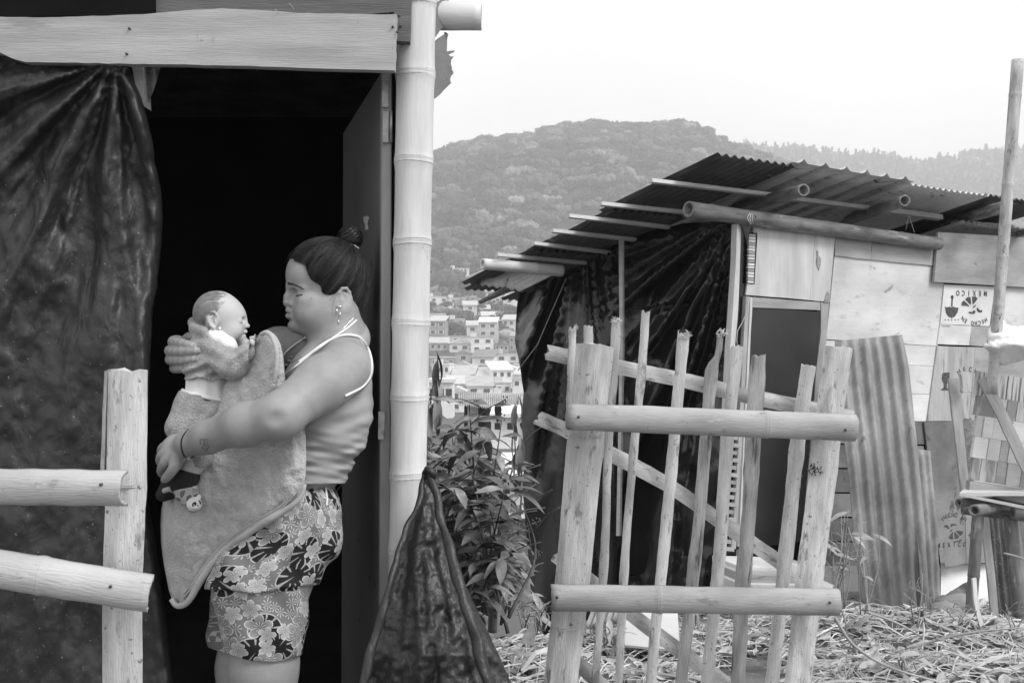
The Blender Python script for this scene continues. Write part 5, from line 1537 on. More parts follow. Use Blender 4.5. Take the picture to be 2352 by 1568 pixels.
def nets(shape, ax, ay, az, margin=.012):
    nx, ny, nz = len(ax), len(ay), len(az)
    B = 8
    vals = np.ones((nx, ny, nz), dtype=f32)
    bx = [(i, min(i + B, nx)) for i in range(0, nx, B)]; by = [(i, min(i + B, ny)) for i in range(0, ny, B)]; bz = [(i, min(i + B, nz)) for i in range(0, nz, B)]
    def mids(a, bl): return np.array([(a[i] + a[j - 1]) / 2 for i, j in bl], dtype=f32), np.array([(a[j - 1] - a[i]) / 2 for i, j in bl], dtype=f32)
    mx, hx = mids(ax, bx); my, hy = mids(ay, by); mz, hz = mids(az, bz)
    C = np.stack(np.meshgrid(mx, my, mz, indexing='ij'), -1).reshape(-1, 3)
    H = np.sqrt((np.stack(np.meshgrid(hx, hy, hz, indexing='ij'), -1).reshape(-1, 3) ** 2).sum(1))
    dc = shape(C)
    act = np.abs(dc) < H * 1.25 + margin
    dcg = dc.reshape(len(bx), len(by), len(bz)); ag = act.reshape(dcg.shape)
    for (i, j, k) in np.argwhere(~ag & (dcg < 0)):
        vals[bx[i][0]:bx[i][1], by[j][0]:by[j][1], bz[k][0]:bz[k][1]] = -1
    todo = np.argwhere(ag)
    key = (todo[:, 0] // 4) * 1000000 + (todo[:, 1] // 4) * 1000 + todo[:, 2] // 4
    order = np.argsort(key, kind='stable'); todo = todo[order]; key = key[order]
    cuts = [0] + list(np.where(np.diff(key))[0] + 1) + [len(todo)]
    full = shape
    for s, e_ in zip(cuts[:-1], cuts[1:]):
        blk = todo[s:e_]; Xs, sl = [], []
        lo = np.array([ax[bx[blk[:, 0].min()][0]], ay[by[blk[:, 1].min()][0]], az[bz[blk[:, 2].min()][0]]])
        hi = np.array([ax[bx[blk[:, 0].max()][1] - 1], ay[by[blk[:, 1].max()][1] - 1], az[bz[blk[:, 2].max()][1] - 1]])
        shape = full.near(((lo + hi) / 2).astype(f32), float(np.linalg.norm(hi - lo) / 2))
        for (i, j, k) in blk:
            g = np.stack(np.meshgrid(ax[bx[i][0]:bx[i][1]], ay[by[j][0]:by[j][1]], az[bz[k][0]:bz[k][1]], indexing='ij'), -1)
            Xs.append(g.reshape(-1, 3)); sl.append(g.shape[:3])
        D = shape(np.concatenate(Xs)); o = 0
        for (i, j, k), sh in zip(blk, sl):
            n = sh[0] * sh[1] * sh[2]
            vals[bx[i][0]:bx[i][1], by[j][0]:by[j][1], bz[k][0]:bz[k][1]] = D[o:o + n].reshape(sh); o += n
    shape = full
    S = vals < 0
    cnt = np.zeros((nx - 1, ny - 1, nz - 1), dtype=np.int8)
    for dx in (0, 1):
        for dy in (0, 1):
            for dz in (0, 1): cnt += S[dx:nx - 1 + dx, dy:ny - 1 + dy, dz:nz - 1 + dz]
    cells = np.argwhere((cnt > 0) & (cnt < 8))
    idm = np.full((nx - 1, ny - 1, nz - 1), -1, dtype=np.int32)
    idm[cells[:, 0], cells[:, 1], cells[:, 2]] = np.arange(len(cells))
    acc = np.zeros((len(cells), 3)); num = np.zeros(len(cells))
    corners = [(a, b, c) for a in (0, 1) for b in (0, 1) for c in (0, 1)]
    for c0 in corners:
        for axn in range(3):
            if c0[axn]: continue
            c1 = list(c0); c1[axn] = 1
            i0 = cells + np.array(c0); i1 = cells + np.array(c1)
            v0 = vals[i0[:, 0], i0[:, 1], i0[:, 2]]; v1 = vals[i1[:, 0], i1[:, 1], i1[:, 2]]
            m = (v0 < 0) != (v1 < 0)
            t = np.where(m, v0 / np.where(m, v0 - v1, 1), 0)
            p0 = np.stack([ax[i0[:, 0]], ay[i0[:, 1]], az[i0[:, 2]]], 1); p1 = np.stack([ax[i1[:, 0]], ay[i1[:, 1]], az[i1[:, 2]]], 1)
            acc += np.where(m[:, None], p0 + (p1 - p0) * t[:, None], 0); num += m
    V = acc / np.maximum(num, 1)[:, None]
    quads = []
    for axn in range(3):
        sl0 = [slice(None)] * 3; sl1 = [slice(None)] * 3
        sl0[axn] = slice(0, -1); sl1[axn] = slice(1, None)
        E = S[tuple(sl0)] != S[tuple(sl1)]
        e = np.argwhere(E)
        o1, o2 = [(1, 2), (2, 0), (0, 1)][axn]
        lim = [nx - 1, ny - 1, nz - 1]
        e = e[(e[:, o1] > 0) & (e[:, o2] > 0) & (e[:, o1] < lim[o1]) & (e[:, o2] < lim[o2])]
        if not len(e): continue
        def cell(a, b):
            q = e.copy(); q[:, o1] -= a; q[:, o2] -= b; return idm[q[:, 0], q[:, 1], q[:, 2]]
        q = np.stack([cell(1, 1), cell(0, 1), cell(0, 0), cell(1, 0)], 1)
        inside0 = S[e[:, 0], e[:, 1], e[:, 2]]
        q[~inside0] = q[~inside0][:, ::-1]
        quads.append(q)
    Q = np.concatenate(quads); Q = Q[(Q >= 0).all(1)]
    return V, Q

def build_shape(name, shape, ax, ay, az, mt, parent, relax=1, **tags):
    V, Q = nets(shape, ax, ay, az)
    for _ in range(relax):       # light relaxation, then back onto the surface
        acc = np.zeros_like(V); num = np.zeros(len(V))
        for k in range(4):
            np.add.at(acc, Q[:, k], V[Q[:, (k + 1) % 4]]); np.add.at(num, Q[:, k], 1)
        W_ = acc / np.maximum(num, 1)[:, None]
        V = V + (W_ - V) * .5
        d = np.zeros(len(V)); G = np.zeros((len(V), 3)); e = 4e-4
        cell = np.floor(V / .07).astype(int); ky = cell[:, 0] * 1000003 + cell[:, 1] * 1009 + cell[:, 2]
        od = np.argsort(ky, kind='stable'); cuts = np.concatenate([[0], np.where(np.diff(ky[od]))[0] + 1, [len(V)]])
        for a_, b_ in zip(cuts[:-1], cuts[1:]):
            ii = od[a_:b_]; Vi = V[ii]
            sh_ = shape.near(Vi.mean(0).astype(f32), .061)
            d[ii] = sh_(Vi.astype(f32))
            G[ii] = np.stack([sh_((Vi + np.array(o) * e).astype(f32)) - d[ii] for o in ((1, 0, 0), (0, 1, 0), (0, 0, 1))], 1) / e
        gn = np.linalg.norm(G, axis=1)[:, None]
        stepv = (d[:, None] * G / np.maximum(gn, .3) ** 2)
        V = V - np.clip(stepv, -.0015, .0015)
    return np_mesh(name, V, Q, MT[mt], parent, True, **tags)

def uvD(X):
    """World points to photograph coordinates and depth in mm (arrays)."""
    Y = X[:, 1]
    return 1176 + FPX * X[:, 0] / Y, 784 - FPX * (X[:, 2] - CZ) / Y, (Y - 2.287) * 1000

def poly_sd(px, py, poly):
    """Signed distance (negative inside) to a polygon, arrays."""
    pts = np.array(poly, dtype=f32); n = len(pts)
    d = np.full(px.shape, 1e9, dtype=f32); ins = np.zeros(px.shape, bool)
    for i in range(n):
        a, b = pts[i], pts[(i + 1) % n]
        ex, ey = b - a; wx, wy = px - a[0], py - a[1]
        t = np.clip((wx * ex + wy * ey) / (ex * ex + ey * ey), 0, 1)
        d = np.minimum(d, (wx - ex * t) ** 2 + (wy - ey * t) ** 2)
        if a[1] != b[1]:
            c = (a[1] > py) != (b[1] > py)
            ins ^= c & (px < (b[0] - a[0]) * (py - a[1]) / (b[1] - a[1]) + a[0])
    d = np.sqrt(d)
    return np.where(ins, -d, d)

def skin_hit(shape, u, v, lift=.0006, D0=-420, D1=420):
    """First point of a shape met when looking at (u, v)."""
    ys = np.linspace(2.287 + D0 / 1000, 2.287 + D1 / 1000, 500, dtype=f32)
    X = np.stack([(u - 1176) / FPX * ys, ys, CZ + (784 - v) / FPX * ys], 1).astype(f32)
    d = shape(X)
    i = np.argmax(d < 0)
    if d[i] >= 0: i = int(np.argmin(d))
    return Vector(X[max(i - 1, 0)].tolist()) + Vector((0, -lift, 0))

def draped_tube(name, uv, r, mt, shape, parent, samples=30, lift=0.0, n=6, D0=-420, D1=420, **tags):
    q = polyline([(a, 0, b) for a, b in uv], samples)
    pts = [skin_hit(shape, p.x, p.z, lift, D0, D1) for p in q]
    pts = [pts[0]] + [(pts[i - 1] + pts[i] * 2 + pts[i + 1]) / 4 for i in range(1, len(pts) - 1)] + [pts[-1]]
    rr = [r] * samples if not hasattr(r, '__len__') else [interp([(k / (len(r) - 1), x) for k, x in enumerate(r)], i / (samples - 1)) for i in range(samples)]
    V, Q = tube_np(pts, rr, n)
    return mesh_obj(name, [tuple(v) for v in V], Q, MT[mt], parent, True, None, **tags)

woman = empty("person", W(600, 2040, -20), "woman in grey tank top and flowered shorts standing in the doorway, cradling a baby", "person")
baby = empty("person", W(480, 1160, -80), "sleeping baby in grey fleece and panda socks held against the woman's chest", "baby")

# ---------------------------------------------------------------- woman's head frame
yaw, pit = math.radians(21), math.radians(1)
HO = W(771, 692, 22)
HF = Vector((-math.cos(yaw) * math.cos(pit), -math.sin(yaw) * math.cos(pit), -math.sin(pit))).normalized()
HS = Vector((0, 0, 1)).cross(HF).normalized()
HU = HF.cross(HS).normalized()
if HU.z < 0: HU = -HU
def hd(f, s, h): return HO + (HF * f + HS * s + HU * h) / 1000
HR = [list(HF), list(HS), list(HU)]
def r3(a, b, c): return (a / 1000, b / 1000, c / 1000)

def ear(shape, c, F, S, U, sc, k=.003):
    """Outer ear: rim, inner ridge, bowl and lobe."""
    def e(f, s, h): return c + (F * f + S * s + U * h) * sc / 1000
    R = [list(F), list(S), list(U)]
    shape.ell(e(2, -1, 0), tuple(x * sc / 1000 for x in (12, 4.5, 23)), R, k=.005)
    rim = [tuple(q) for q in polyline([(8, 2, 4), (10, 4, 14), (5, 6, 23), (-4, 7, 25), (-12, 7, 18), (-14, 7, 5), (-11, 6, -8), (-5, 5, -17), (2, 3, -23)], 9)]
    shape.chain([e(*q) for q in rim], [x * sc / 1000 for x in (2.4, 3.0, 3.3, 3.4, 3.4, 3.2, 3.2, 3.6, 5.0)], k=.0026)
    shape.ell(e(-1, 6, -3), tuple(x * sc / 1000 for x in (6.5, 5, 9)), R, k=.002, op='s')
    shape.ell(e(-3, 8, 13), tuple(x * sc / 1000 for x in (5, 3.5, 6)), R, k=.002, op='s')
    shape.chain([e(-5, 4.5, -12), e(-8, 5, -2), e(-7, 5, 8), e(-1, 4.5, 14)], [.0016 * sc, .0024 * sc, .0024 * sc, .0016 * sc], k=.003)
    shape.ell(e(6, 3, -3), tuple(x * sc / 1000 for x in (3.0, 3, 4.5)), R, k=.002)

skull = Shape()
skull.ell(hd(20, 0, 60), r3(90, 75, 80), HR)
HEAD = Shape().add(skull)
HEAD.ell(hd(46, 0, -6), r3(56, 60, 72), HR, k=.02)
HEAD.ell(hd(80, 0, 60), r3(25, 46, 38), HR, k=.02)
for s in (1, -1):
    HEAD.ell(hd(62, 33 * s, -24), r3(39, 34, 40), HR, k=.015)           # full cheeks
    HEAD.ell(hd(26, 42 * s, -42), r3(44, 27, 32), HR, k=.02)            # jaw
    HEAD.cap(hd(103, 8 * s, 35), hd(79, 45 * s, 28), .0078, .0065, k=.010)   # brow ridge
    HEAD.ell(hd(70, 46 * s, 0), r3(20, 15, 13), HR, k=.016)             # cheek bone
HEAD.ell(hd(46, 0, -60), r3(46, 44, 25), HR, k=.02)                     # soft throat
HEAD.ell(hd(60, 0, -34), r3(49, 34, 34), HR, k=.012)
HEAD.ell(hd(92, 0, -55), r3(18, 22, 16), HR, k=.010)                    # chin
for s in (1, -1):
    HEAD.ell(hd(104, 27 * s, 17), r3(17, 14, 10), HR, k=.009, op='s')
    HEAD.ell(hd(78.5, 31 * s, 16.5), r3(15, 15.5, 12.5), HR, k=.004)    # lowered lids over the eyeball
    HEAD.cap(hd(94.5, 20 * s, 13), hd(84, 45 * s, 12.5), .0019, k=.0018, op='s')
    HEAD.cap(hd(92.5, 22 * s, 7), hd(83, 42 * s, 7), .0038, .003, k=.006)    # lower lid
    HEAD.cap(hd(95, 20 * s, 25), hd(82, 45 * s, 23.5), .0013, k=.002, op='s')
    HEAD.cap(hd(93, 19 * s, 2), hd(82, 36 * s, -4), .0022, k=.006, op='s')   # tired crease under the eye
    HEAD.cap(hd(112, 4 * s, 42), hd(112, 5 * s, 33), .0012, k=.002, op='s')  # frown
HEAD.cap(hd(101.5, 0, 30), hd(108, 0, 10), .0075, .0095, k=.010)
HEAD.cap(hd(108, 0, 10), hd(108, 0, -1), .0095, .0122, k=.006)
for s in (1, -1):
    HEAD.ell(hd(99, 14.5 * s, -6), r3(11.5, 8, 9.5), HR, k=.004)
    HEAD.ell(hd(106, 8 * s, -14.5), r3(4.5, 3.2, 3.5), HR, k=.0015, op='s')
    HEAD.cap(hd(91, 21 * s, 0), hd(87, 25 * s, -13), .0018, k=.003, op='s')
    HEAD.cap(hd(93, 24 * s, -16), hd(84, 33 * s, -36), .0022, k=.007, op='s')
HEAD.cap(hd(105, 0, -12), hd(105, 0, -20), .006, .006, k=.008)
UL = [hd(90, -24, -32.5), hd(101, -14, -23), hd(107.3, -4, -19.5), hd(107.3, 4, -19.5), hd(101, 14, -23), hd(90, 24, -32.5)]
LL = [hd(89, -23, -37.5), hd(101, -12, -34), hd(107, 0, -32.5), hd(101, 12, -34), hd(89, 23, -37.5)]
MLN = [hd(91, -27, -36), hd(104, -14, -29), hd(113.5, 0, -26), hd(104, 14, -29), hd(91, 27, -36)]
HEAD.chain(UL, [.003, .0050, .0056, .0056, .0050, .003], k=.005)
HEAD.chain(LL, [.003, .0062, .0072, .0062, .003], k=.005)
HEAD.chain(MLN, [.0017] * 5, k=.0018)
for i in range(4): # the last chain carves the line between the lips
    t = HEAD.p[-1 - i]; HEAD.p[-1 - i] = t[:6] + ('s',)
HEAD.ell(hd(110, 0, -43.5), r3(6, 14, 3.2), HR, k=.006, op='s')
for s in (1, -1):
    HEAD.cap(hd(87, 29 * s, -38), hd(84, 30 * s, -47), .0022, k=.005, op='s')
EF = (HF * .96 + HS * .28).normalized(); ES = (HS * .96 - HF * .28).normalized()
ear(HEAD, hd(-1, 77, 2), EF, ES, HU, 1.0)
ear(HEAD, hd(-1, -77, 2), (HF * .96 - HS * .28).normalized(), (-HS * .96 - HF * .28).normalized(), HU, 1.0)

# ---------------------------------------------------------------- woman's body
TOR = Shape()
TOR.ell(W(752, 905, -5), (.098, .150, .125), k=.04)
TOR.ell(W(712, 905, -62), (.062, .062, .065), k=.03)       # breasts
TOR.ell(W(712, 905, 62), (.062, .062, .065), k=.03)
TOR.ell(W(712, 1035, -5), (.088, .135, .105), k=.05)
TOR.ell(W(760, 980, -5), (.076, .130, .085), k=.04)
TOR.cap(W(787, 788, -30), W(796, 840, -112), .036, .045, k=.04)
TOR.cap(W(797, 775, 10), W(760, 830, 110), .046, .055, k=.04)
HIP = Shape()
HIP.ell(W(676, 1190, -5), (.078, .138, .100), k=.04)
BODY = Shape().add(HEAD)
neck = Shape().cap(W(775, 725, -20), W(782, 815, -20), .050, .058, k=.025)
BODY.add(neck)
def widen(lst, k):
    return [t[:5] + (k,) + t[6:] for t in lst]
BODY.p += widen(TOR.p, .03)
BODY.p += widen(HIP.p, .05)
ARM = Shape()
ARM.chain([W(795, 846, -122), W(742, 880, -200), W(640, 955, -285)], [.058, .056, .044], k=.025)
ARM.ell(W(653, 955, -288), (.030, .030, .030), k=.028)
ARM.chain([W(640, 957, -285), W(560, 975, -265), W(480, 1003, -220), W(432, 1018, -190)], [.043, .042, .032, .0285], k=.02)
ARM.ell(W(630, 962, -342), (.012, .008, .008), k=.022, op='s')
BODY.add(ARM)
# left hand: palm, four curled fingers and thumb
BODY.ell(W(404, 1032, -172), (.030, .017, .033), k=.014)
BODY.finger([W(404, 1052, -185), W(400, 1072, -192), W(388, 1090, -186), W(378, 1101, -176)], [.0115, .0105, .0092, .0080])
BODY.finger([W(392, 1045, -182), W(379, 1062, -180), W(371, 1078, -160), W(372, 1088, -138)], [.0115, .0102, .0090, .0078])
BODY.finger([W(386, 1034, -176), W(372, 1046, -170), W(368, 1058, -146), W(374, 1066, -125)], [.011, .0098, .0086, .0075])
BODY.finger([W(386, 1020, -168), W(374, 1028, -158), W(370, 1037, -136), W(376, 1044, -118)], [.010, .0088, .0078, .0068])
BODY.finger([W(420, 1030, -165), W(408, 1052, -140), W(402, 1072, -125), W(398, 1084, -118)], [.014, .012, .0105, .009])
# right arm, passing behind the baby, hand closed round its back
BODY.chain([W(735, 800, 110), W(640, 800, 150), W(560, 830, 165)], [.056, .048, .043], k=.025)
BODY.chain([W(560, 830, 165), W(490, 835, 130), W(432, 820, 55)], [.042, .034, .026], k=.015)
BODY.ell(W(413, 816, 18), (.026, .030, .038), k=.014)
BODY.finger([W(408, 782, 5), W(398, 785, -52), W(420, 789, -102), W(446, 795, -124)], [.0125, .0118, .0105, .0085])
BODY.finger([W(400, 802, 5), W(391, 806, -55), W(420, 807, -110), W(455, 806, -132)], [.0125, .0120, .0105, .0083])
BODY.finger([W(400, 824, 5), W(392, 826, -52), W(420, 828, -106), W(450, 824, -130)], [.0120, .0115, .0100, .0080])
BODY.finger([W(404, 843, 5), W(401, 846, -45), W(420, 846, -92), W(441, 838, -116)], [.0110, .0100, .0090, .0072])
BODY.finger([W(424, 792, 20), W(434, 776, -30), W(446, 774, -72)], [.015, .012, .0105])
# legs and feet
BODY.chain([W(672, 1230, -85), W(610, 1420, -108), W(607, 1530, -108), W(612, 1640, -100), W(604, 1740, -90), W(600, 1935, -80)], [.082, .072, .069, .062, .056, .034], k=.03)
BODY.chain([W(650, 1230, 80), W(575, 1420, 75), W(560, 1530, 62), W(552, 1700, 70), W(548, 1905, 90)], [.080, .068, .059, .052, .032], k=.03)
for (u, D, v) in ((600, -85, 2005), (548, 85, 1985)):
    BODY.chain([W(u, v - 60, D), W(u - 5, v, D), W(u - 95, v + 12, D - 30), W(u - 135, v + 18, D - 40)], [.033, .036, .026, .016], k=.02)

gx = axis([(-.86, -.535, .0030), (-.535, -.325, .0018), (-.325, -.24, .0034)])
gy = axis([(1.90, 2.11, .0031), (2.11, 2.28, .0018), (2.28, 2.56, .0040)])
gz = axis([(.17, .88, .0065), (.88, 1.07, .0040), (1.07, 1.455, .0028), (1.455, 1.70, .0017)])
bodyobj = build_shape("body", BODY, gx, gy, gz, 'skin', woman, relax=1)

# lips as their own slightly darker skin, lids' lashes, brows
LIP = Shape()
LIP.chain(UL, [.0020, .0048, .0055, .0055, .0048, .0020], k=.002)
LIP.chain(LL, [.0020, .0060, .0071, .0060, .0020], k=.0012)
LIP.chain(MLN, [.0014] * 5, k=.0014)
for i in range(4):
    t = LIP.p[-1 - i]; LIP.p[-1 - i] = t[:6] + ('s',)
LIP.fn(lambda X: -.0004 + 0 * X[:, 0], 'disp')
c = hd(98, 0, -28)
build_shape("lips", LIP, axis([(c.x - .034, c.x + .034, .0012)]), axis([(c.y - .036, c.y + .036, .0012)]), axis([(c.z - .022, c.z + .020, .0010)]), 'lip', bodyobj)

def surf_pt(shape, p, centre, lift):
    """Slide p along the ray from centre onto the surface."""
    d = (p - centre); L = d.length; d = d / L
    t = np.linspace(L * .6, L * 1.5, 260, dtype=f32)
    X = A3(centre) + t[:, None] * A3(d)
    q = shape(X)
    idx = np.where(q < 0)[0]
    i = idx[-1] if len(idx) else 0
    return centre + d * (float(t[i]) + lift)
cface = hd(40, 0, 10)
for s in (1, -1):
    pts = [surf_pt(HEAD, hd(97 - 17 * t, (18 + 31 * t) * s, 13.6 - 1.8 * math.sin(t * 3.1) - .4 * t), cface, .0005) for t in [i / 12 for i in range(13)]]
    tube("lashes", pts, [.0006] + [.0014] * 11 + [.0006], MT['lash'], bodyobj, 5)
    V, Q = [], []
    rg = random.Random(2 + s)
    for i in range(130):
        t = rg.random()
        h = 36.5 + 1.0 * math.sin(t * 3.0) - 10.5 * t + rg.gauss(0, 1.5 * (1 - .55 * t))
        a = surf_pt(HEAD, hd(106 - 24 * t, (11 + 38 * t) * s, h), cface, .0003)
        b_ = surf_pt(HEAD, hd(106 - 24 * t - 3, (11 + 38 * t + 4.5) * s, h + (1.8 - 2.8 * t)), cface, .0008)
        v_, q_ = tube_np([a, (a + b_) / 2, b_], [.0004, .00045, .0002], 3)
        k0 = len(V); V += [tuple(x) for x in v_]; Q += [tuple(j + k0 for j in f) for f in q_]
    mesh_obj("eyebrow", V, Q, MT['brow'], bodyobj, False)
for (u, v, r) in [(721, 731, .0009), (724, 733, .0007), (694, 718, .0006), (713, 686, .0008), (716, 684, .0007), (682, 650, .0005)]:
    p = skin_hit(HEAD, u, v, 0)
    tube("mole", [p, p + Vector((0, -.0008, 0))], r, MT['lash'], bodyobj, 6)

# finger nails
def nail_plate(tip, prev, up, w, L, parent, mt='nail_f'):
    d = (tip - prev).normalized(); n = (up - d * up.dot(d)).normalized(); s = d.cross(n)
    V, Q = [], []
    for i in range(5):
        for j in range(5):
            a = (j / 4 - .5) * 1.7; t = (i / 4 - .5) * L
            V.append(tuple(tip + d * (t + .001) + (n * math.cos(a) + s * math.sin(a)) * w * (1.06 if i < 4 else .98)))
    for i in range(4):
        for j in range(4): Q.append((i * 5 + j, i * 5 + j + 1, i * 5 + j + 6, i * 5 + j + 5))
    mesh_obj("fingernail", V, Q, MT[mt], parent, True)
for (tip, prev, r) in [((446, 795, -124), (420, 789, -102), .0085), ((455, 806, -132), (420, 807, -110), .0083), ((450, 824, -130), (420, 828, -106), .0080), ((441, 838, -116), (420, 846, -92), .0072)]:
    nail_plate(W(*tip), W(*prev), Vector((0, -1, .35)), r, .010, bodyobj)

# ---------------------------------------------------------------- hair
HAIRPOLY = [(99, 88), (88, 83), (79, 77), (74, 58), (69, 46), (58, 38), (47, 33), (44, 16), (37, 0), (33, 3), (28, 12), (13, 24), (-1, 27), (-12, 10), (-13, -13), (-23, -36), (-48, -54), (-95, -50), (-95, 190), (130, 190), (118, 100)]
def to_fh(X):
    q = X - A3(HO)
    return q @ A3(HF) * 1000, q @ A3(HS) * 1000, q @ A3(HU) * 1000
def hair_clip(X):
    f, s, h = to_fh(X)
    return poly_sd(f + 1.6 * np.sin(h * .35) + .8 * np.sin(h * 1.1), h + 1.5 * np.sin(f * .4), HAIRPOLY) / 1000 + np.where(h > 36, .0060, .0015)
CAPH = Shape()
CAPH.ell(hd(20, 0, 60), r3(93, 78, 83.5), HR)
CAPH.ell(hd(-12, 0, 20), r3(60, 66, 70), HR, k=.02)
CAPH.ell(hd(80, 0, 60), r3(26.5, 48, 39.5), HR, k=.02)
HAIRSH = Shape().add(CAPH)
HAIRSH.fn(hair_clip, 'max')
cx_ = hd(10, 0, 60)
hair_cap = build_shape("hair", HAIRSH, axis([(cx_.x - .115, cx_.x + .115, .0025)]), axis([(cx_.y - .10, cx_.y + .10, .0025)]), axis([(cx_.z - .14, cx_.z + .115, .0025)]), 'hair_cap', woman, relax=0)
BUN = hd(-36, 0, 148)
bunsh = Shape().ell(BUN, r3(29, 29, 28), HR).cap(hd(-24, 0, 122), BUN, .020, .022, k=.012)
bunsh.fn(lambda X: (.0007 * np.sin((to_fh(X)[0] * .45 + to_fh(X)[2] * .6))).astype(f32), 'disp')
build_shape("hair_bun", bunsh, axis([(BUN.x - .04, BUN.x + .04, .002)]), axis([(BUN.y - .04, BUN.y + .04, .002)]), axis([(BUN.z - .055, BUN.z + .036, .002)]), 'hair', hair_cap)
bl = []
rg = random.Random(77)
for i in range(420):
    axn = Vector((rg.gauss(0, .45), rg.gauss(0, .45), 1)).normalized()
    t1 = axn.cross(Vector((.3, .9, .1))).normalized(); t2 = axn.cross(t1)
    lat = rg.uniform(-.75, .85); rr = math.sqrt(1 - lat * lat) * (28.2 + rg.uniform(0, 2.4)); a0 = rg.uniform(0, 6.28); sp = rg.uniform(1.2, 3.2)
    bl.append([tuple(BUN + (HF * q.x + HS * q.y + HU * q.z) / 1000) for q in [(t1 * math.cos(a0 + sp * j / 11) + t2 * math.sin(a0 + sp * j / 11)) * rr + axn * lat * 28 for j in range(12)]])
def strands(n, seed):
    rg = np.random.default_rng(seed)
    poly = HAIRPOLY
    cen = A3(hd(18, 0, 58))
    P0 = []
    while len(P0) < n:
        f = rg.uniform(-75, 108); h = rg.uniform(-50, 140)
        if rg.random() < .45:      # many from the hairline itself
            i = rg.integers(0, 16); a, b = poly[i], poly[i + 1]; t = rg.random(); f = a[0] + (b[0] - a[0]) * t - rg.random() * 2; h = a[1] + (b[1] - a[1]) * t + rg.random() * 2
        e = 1 - ((f - 19) / 96) ** 2 - ((h - 58) / 88) ** 2
        if h < 30: e = max(e, .45 - ((f + 12) / 80) ** 2)
        if e < 0: continue
        s = 78 * math.sqrt(e) * (1 if rg.random() < .62 else -1)
        if poly_sd(np.array([f], dtype=f32), np.array([h], dtype=f32), poly)[0] < rg.choice([1.0, 2.5, 4.5]): P0.append((f, s, h))
    P0 = np.array(P0)
    m = 13
    tt = np.linspace(0, 1, m)
    tgt = np.array([-28, 0, 132.0])
    tg = tgt + rg.normal(0, 1, (n, 3)) * np.array([7, 9, 3])
    arc = np.sin(tt * math.pi)[None, :, None]
    path = P0[:, None] + (tg - P0)[:, None] * (tt ** 0.92)[None, :, None]
    # combed back a little lower than the straight line, in locks
    lock = np.sin(P0[:, 0] * .21 + P0[:, 2] * .16)[:, None] * 3.2 + rg.normal(0, 1.0, (n, 1))
    path[:, :, 2] += arc[:, :, 0] * (lock - 5)
    path[:, :, 0] += arc[:, :, 0] * lock * .5
    Wp = A3(HO) + (path[..., 0:1] * A3(HF) + path[..., 1:2] * A3(HS) + path[..., 2:3] * A3(HU)) / 1000
    d = Wp - cen; L = np.linalg.norm(d, axis=2, keepdims=True); d = d / L
    lo = np.full(L.shape, .02); hi = np.full(L.shape, .16)
    for _ in range(15):
        mid = (lo + hi) / 2
        q = CAPH((cen + d * mid).reshape(-1, 3).astype(f32)).reshape(mid.shape)
        lo = np.where(q < 0, mid, lo); hi = np.where(q < 0, hi, mid)
    lift = rg.random((n, 1, 1)) ** 2 * .0035 + .0002 + (.0030 * np.clip(np.sin(P0[:, 0] * .11 + P0[:, 2] * .17 + .02 * P0[:, 1]), 0, 1))[:, None, None] + .0012 * (np.sin(P0[:, 0] * .33 + P0[:, 2] * .27)[:, None, None] > .2)
    lift = lift * np.clip(tt * 5 + .15, 0, 1)[None, :, None]
    tone = np.clip(.15 + .42 * np.sin(P0[:, 0] * .16 + P0[:, 2] * .21) * np.sin(P0[:, 0] * .05 - P0[:, 2] * .09 + 1) + rg.normal(0, .16, n), 0, 1) * np.clip(1.15 - (P0[:, 2] - 60) / 90, .25, 1.2)
    return cen + d * (hi + lift), tone
def ribbons(Pt, r):
    """Three-sided hair tubes for many paths at once."""
    n, m, _ = Pt.shape
    T = np.gradient(Pt, axis=1); T /= np.linalg.norm(T, axis=2, keepdims=True) + 1e-9
    ref = np.array([.2, -.9, .3]); X = np.cross(T, ref); X /= np.linalg.norm(X, axis=2, keepdims=True) + 1e-9
    Y = np.cross(T, X)
    tp = (np.sin(np.linspace(.25, 2.9, m)) * r)[None, :, None]
    ring = [Pt + (X * math.cos(a) + Y * math.sin(a)) * tp for a in (0, 2.09, 4.19)]
    V = np.stack(ring, 2).reshape(-1, 3)
    base = (np.arange(n)[:, None, None] * m + np.arange(m - 1)[None, :, None]) * 3
    j = np.arange(3)[None, None, :]; j2 = (j + 1) % 3
    Q = np.stack([base + j, base + j2, base + 3 + j2, base + 3 + j], -1).reshape(-1, 4)
    return V, Q
Pt, tone = strands(7500, 3)
V, Q = ribbons(Pt, .0005)
V2, Q2 = ribbons(np.array(bl), .0006)
Q = np.concatenate([Q, Q2 + len(V)]); V = np.concatenate([V, V2])
o = np_mesh("hair_strands", V, Q, MT['hair'], None, True); put(o, hair_cap); o["kind"] = "stuff"
tn = np.concatenate([np.repeat(tone, Pt.shape[1] * 3), np.full(len(V2), .0)]).astype(f32)
at = o.data.attributes.new("tone", 'FLOAT', 'POINT'); at.data.foreach_set("value", tn)
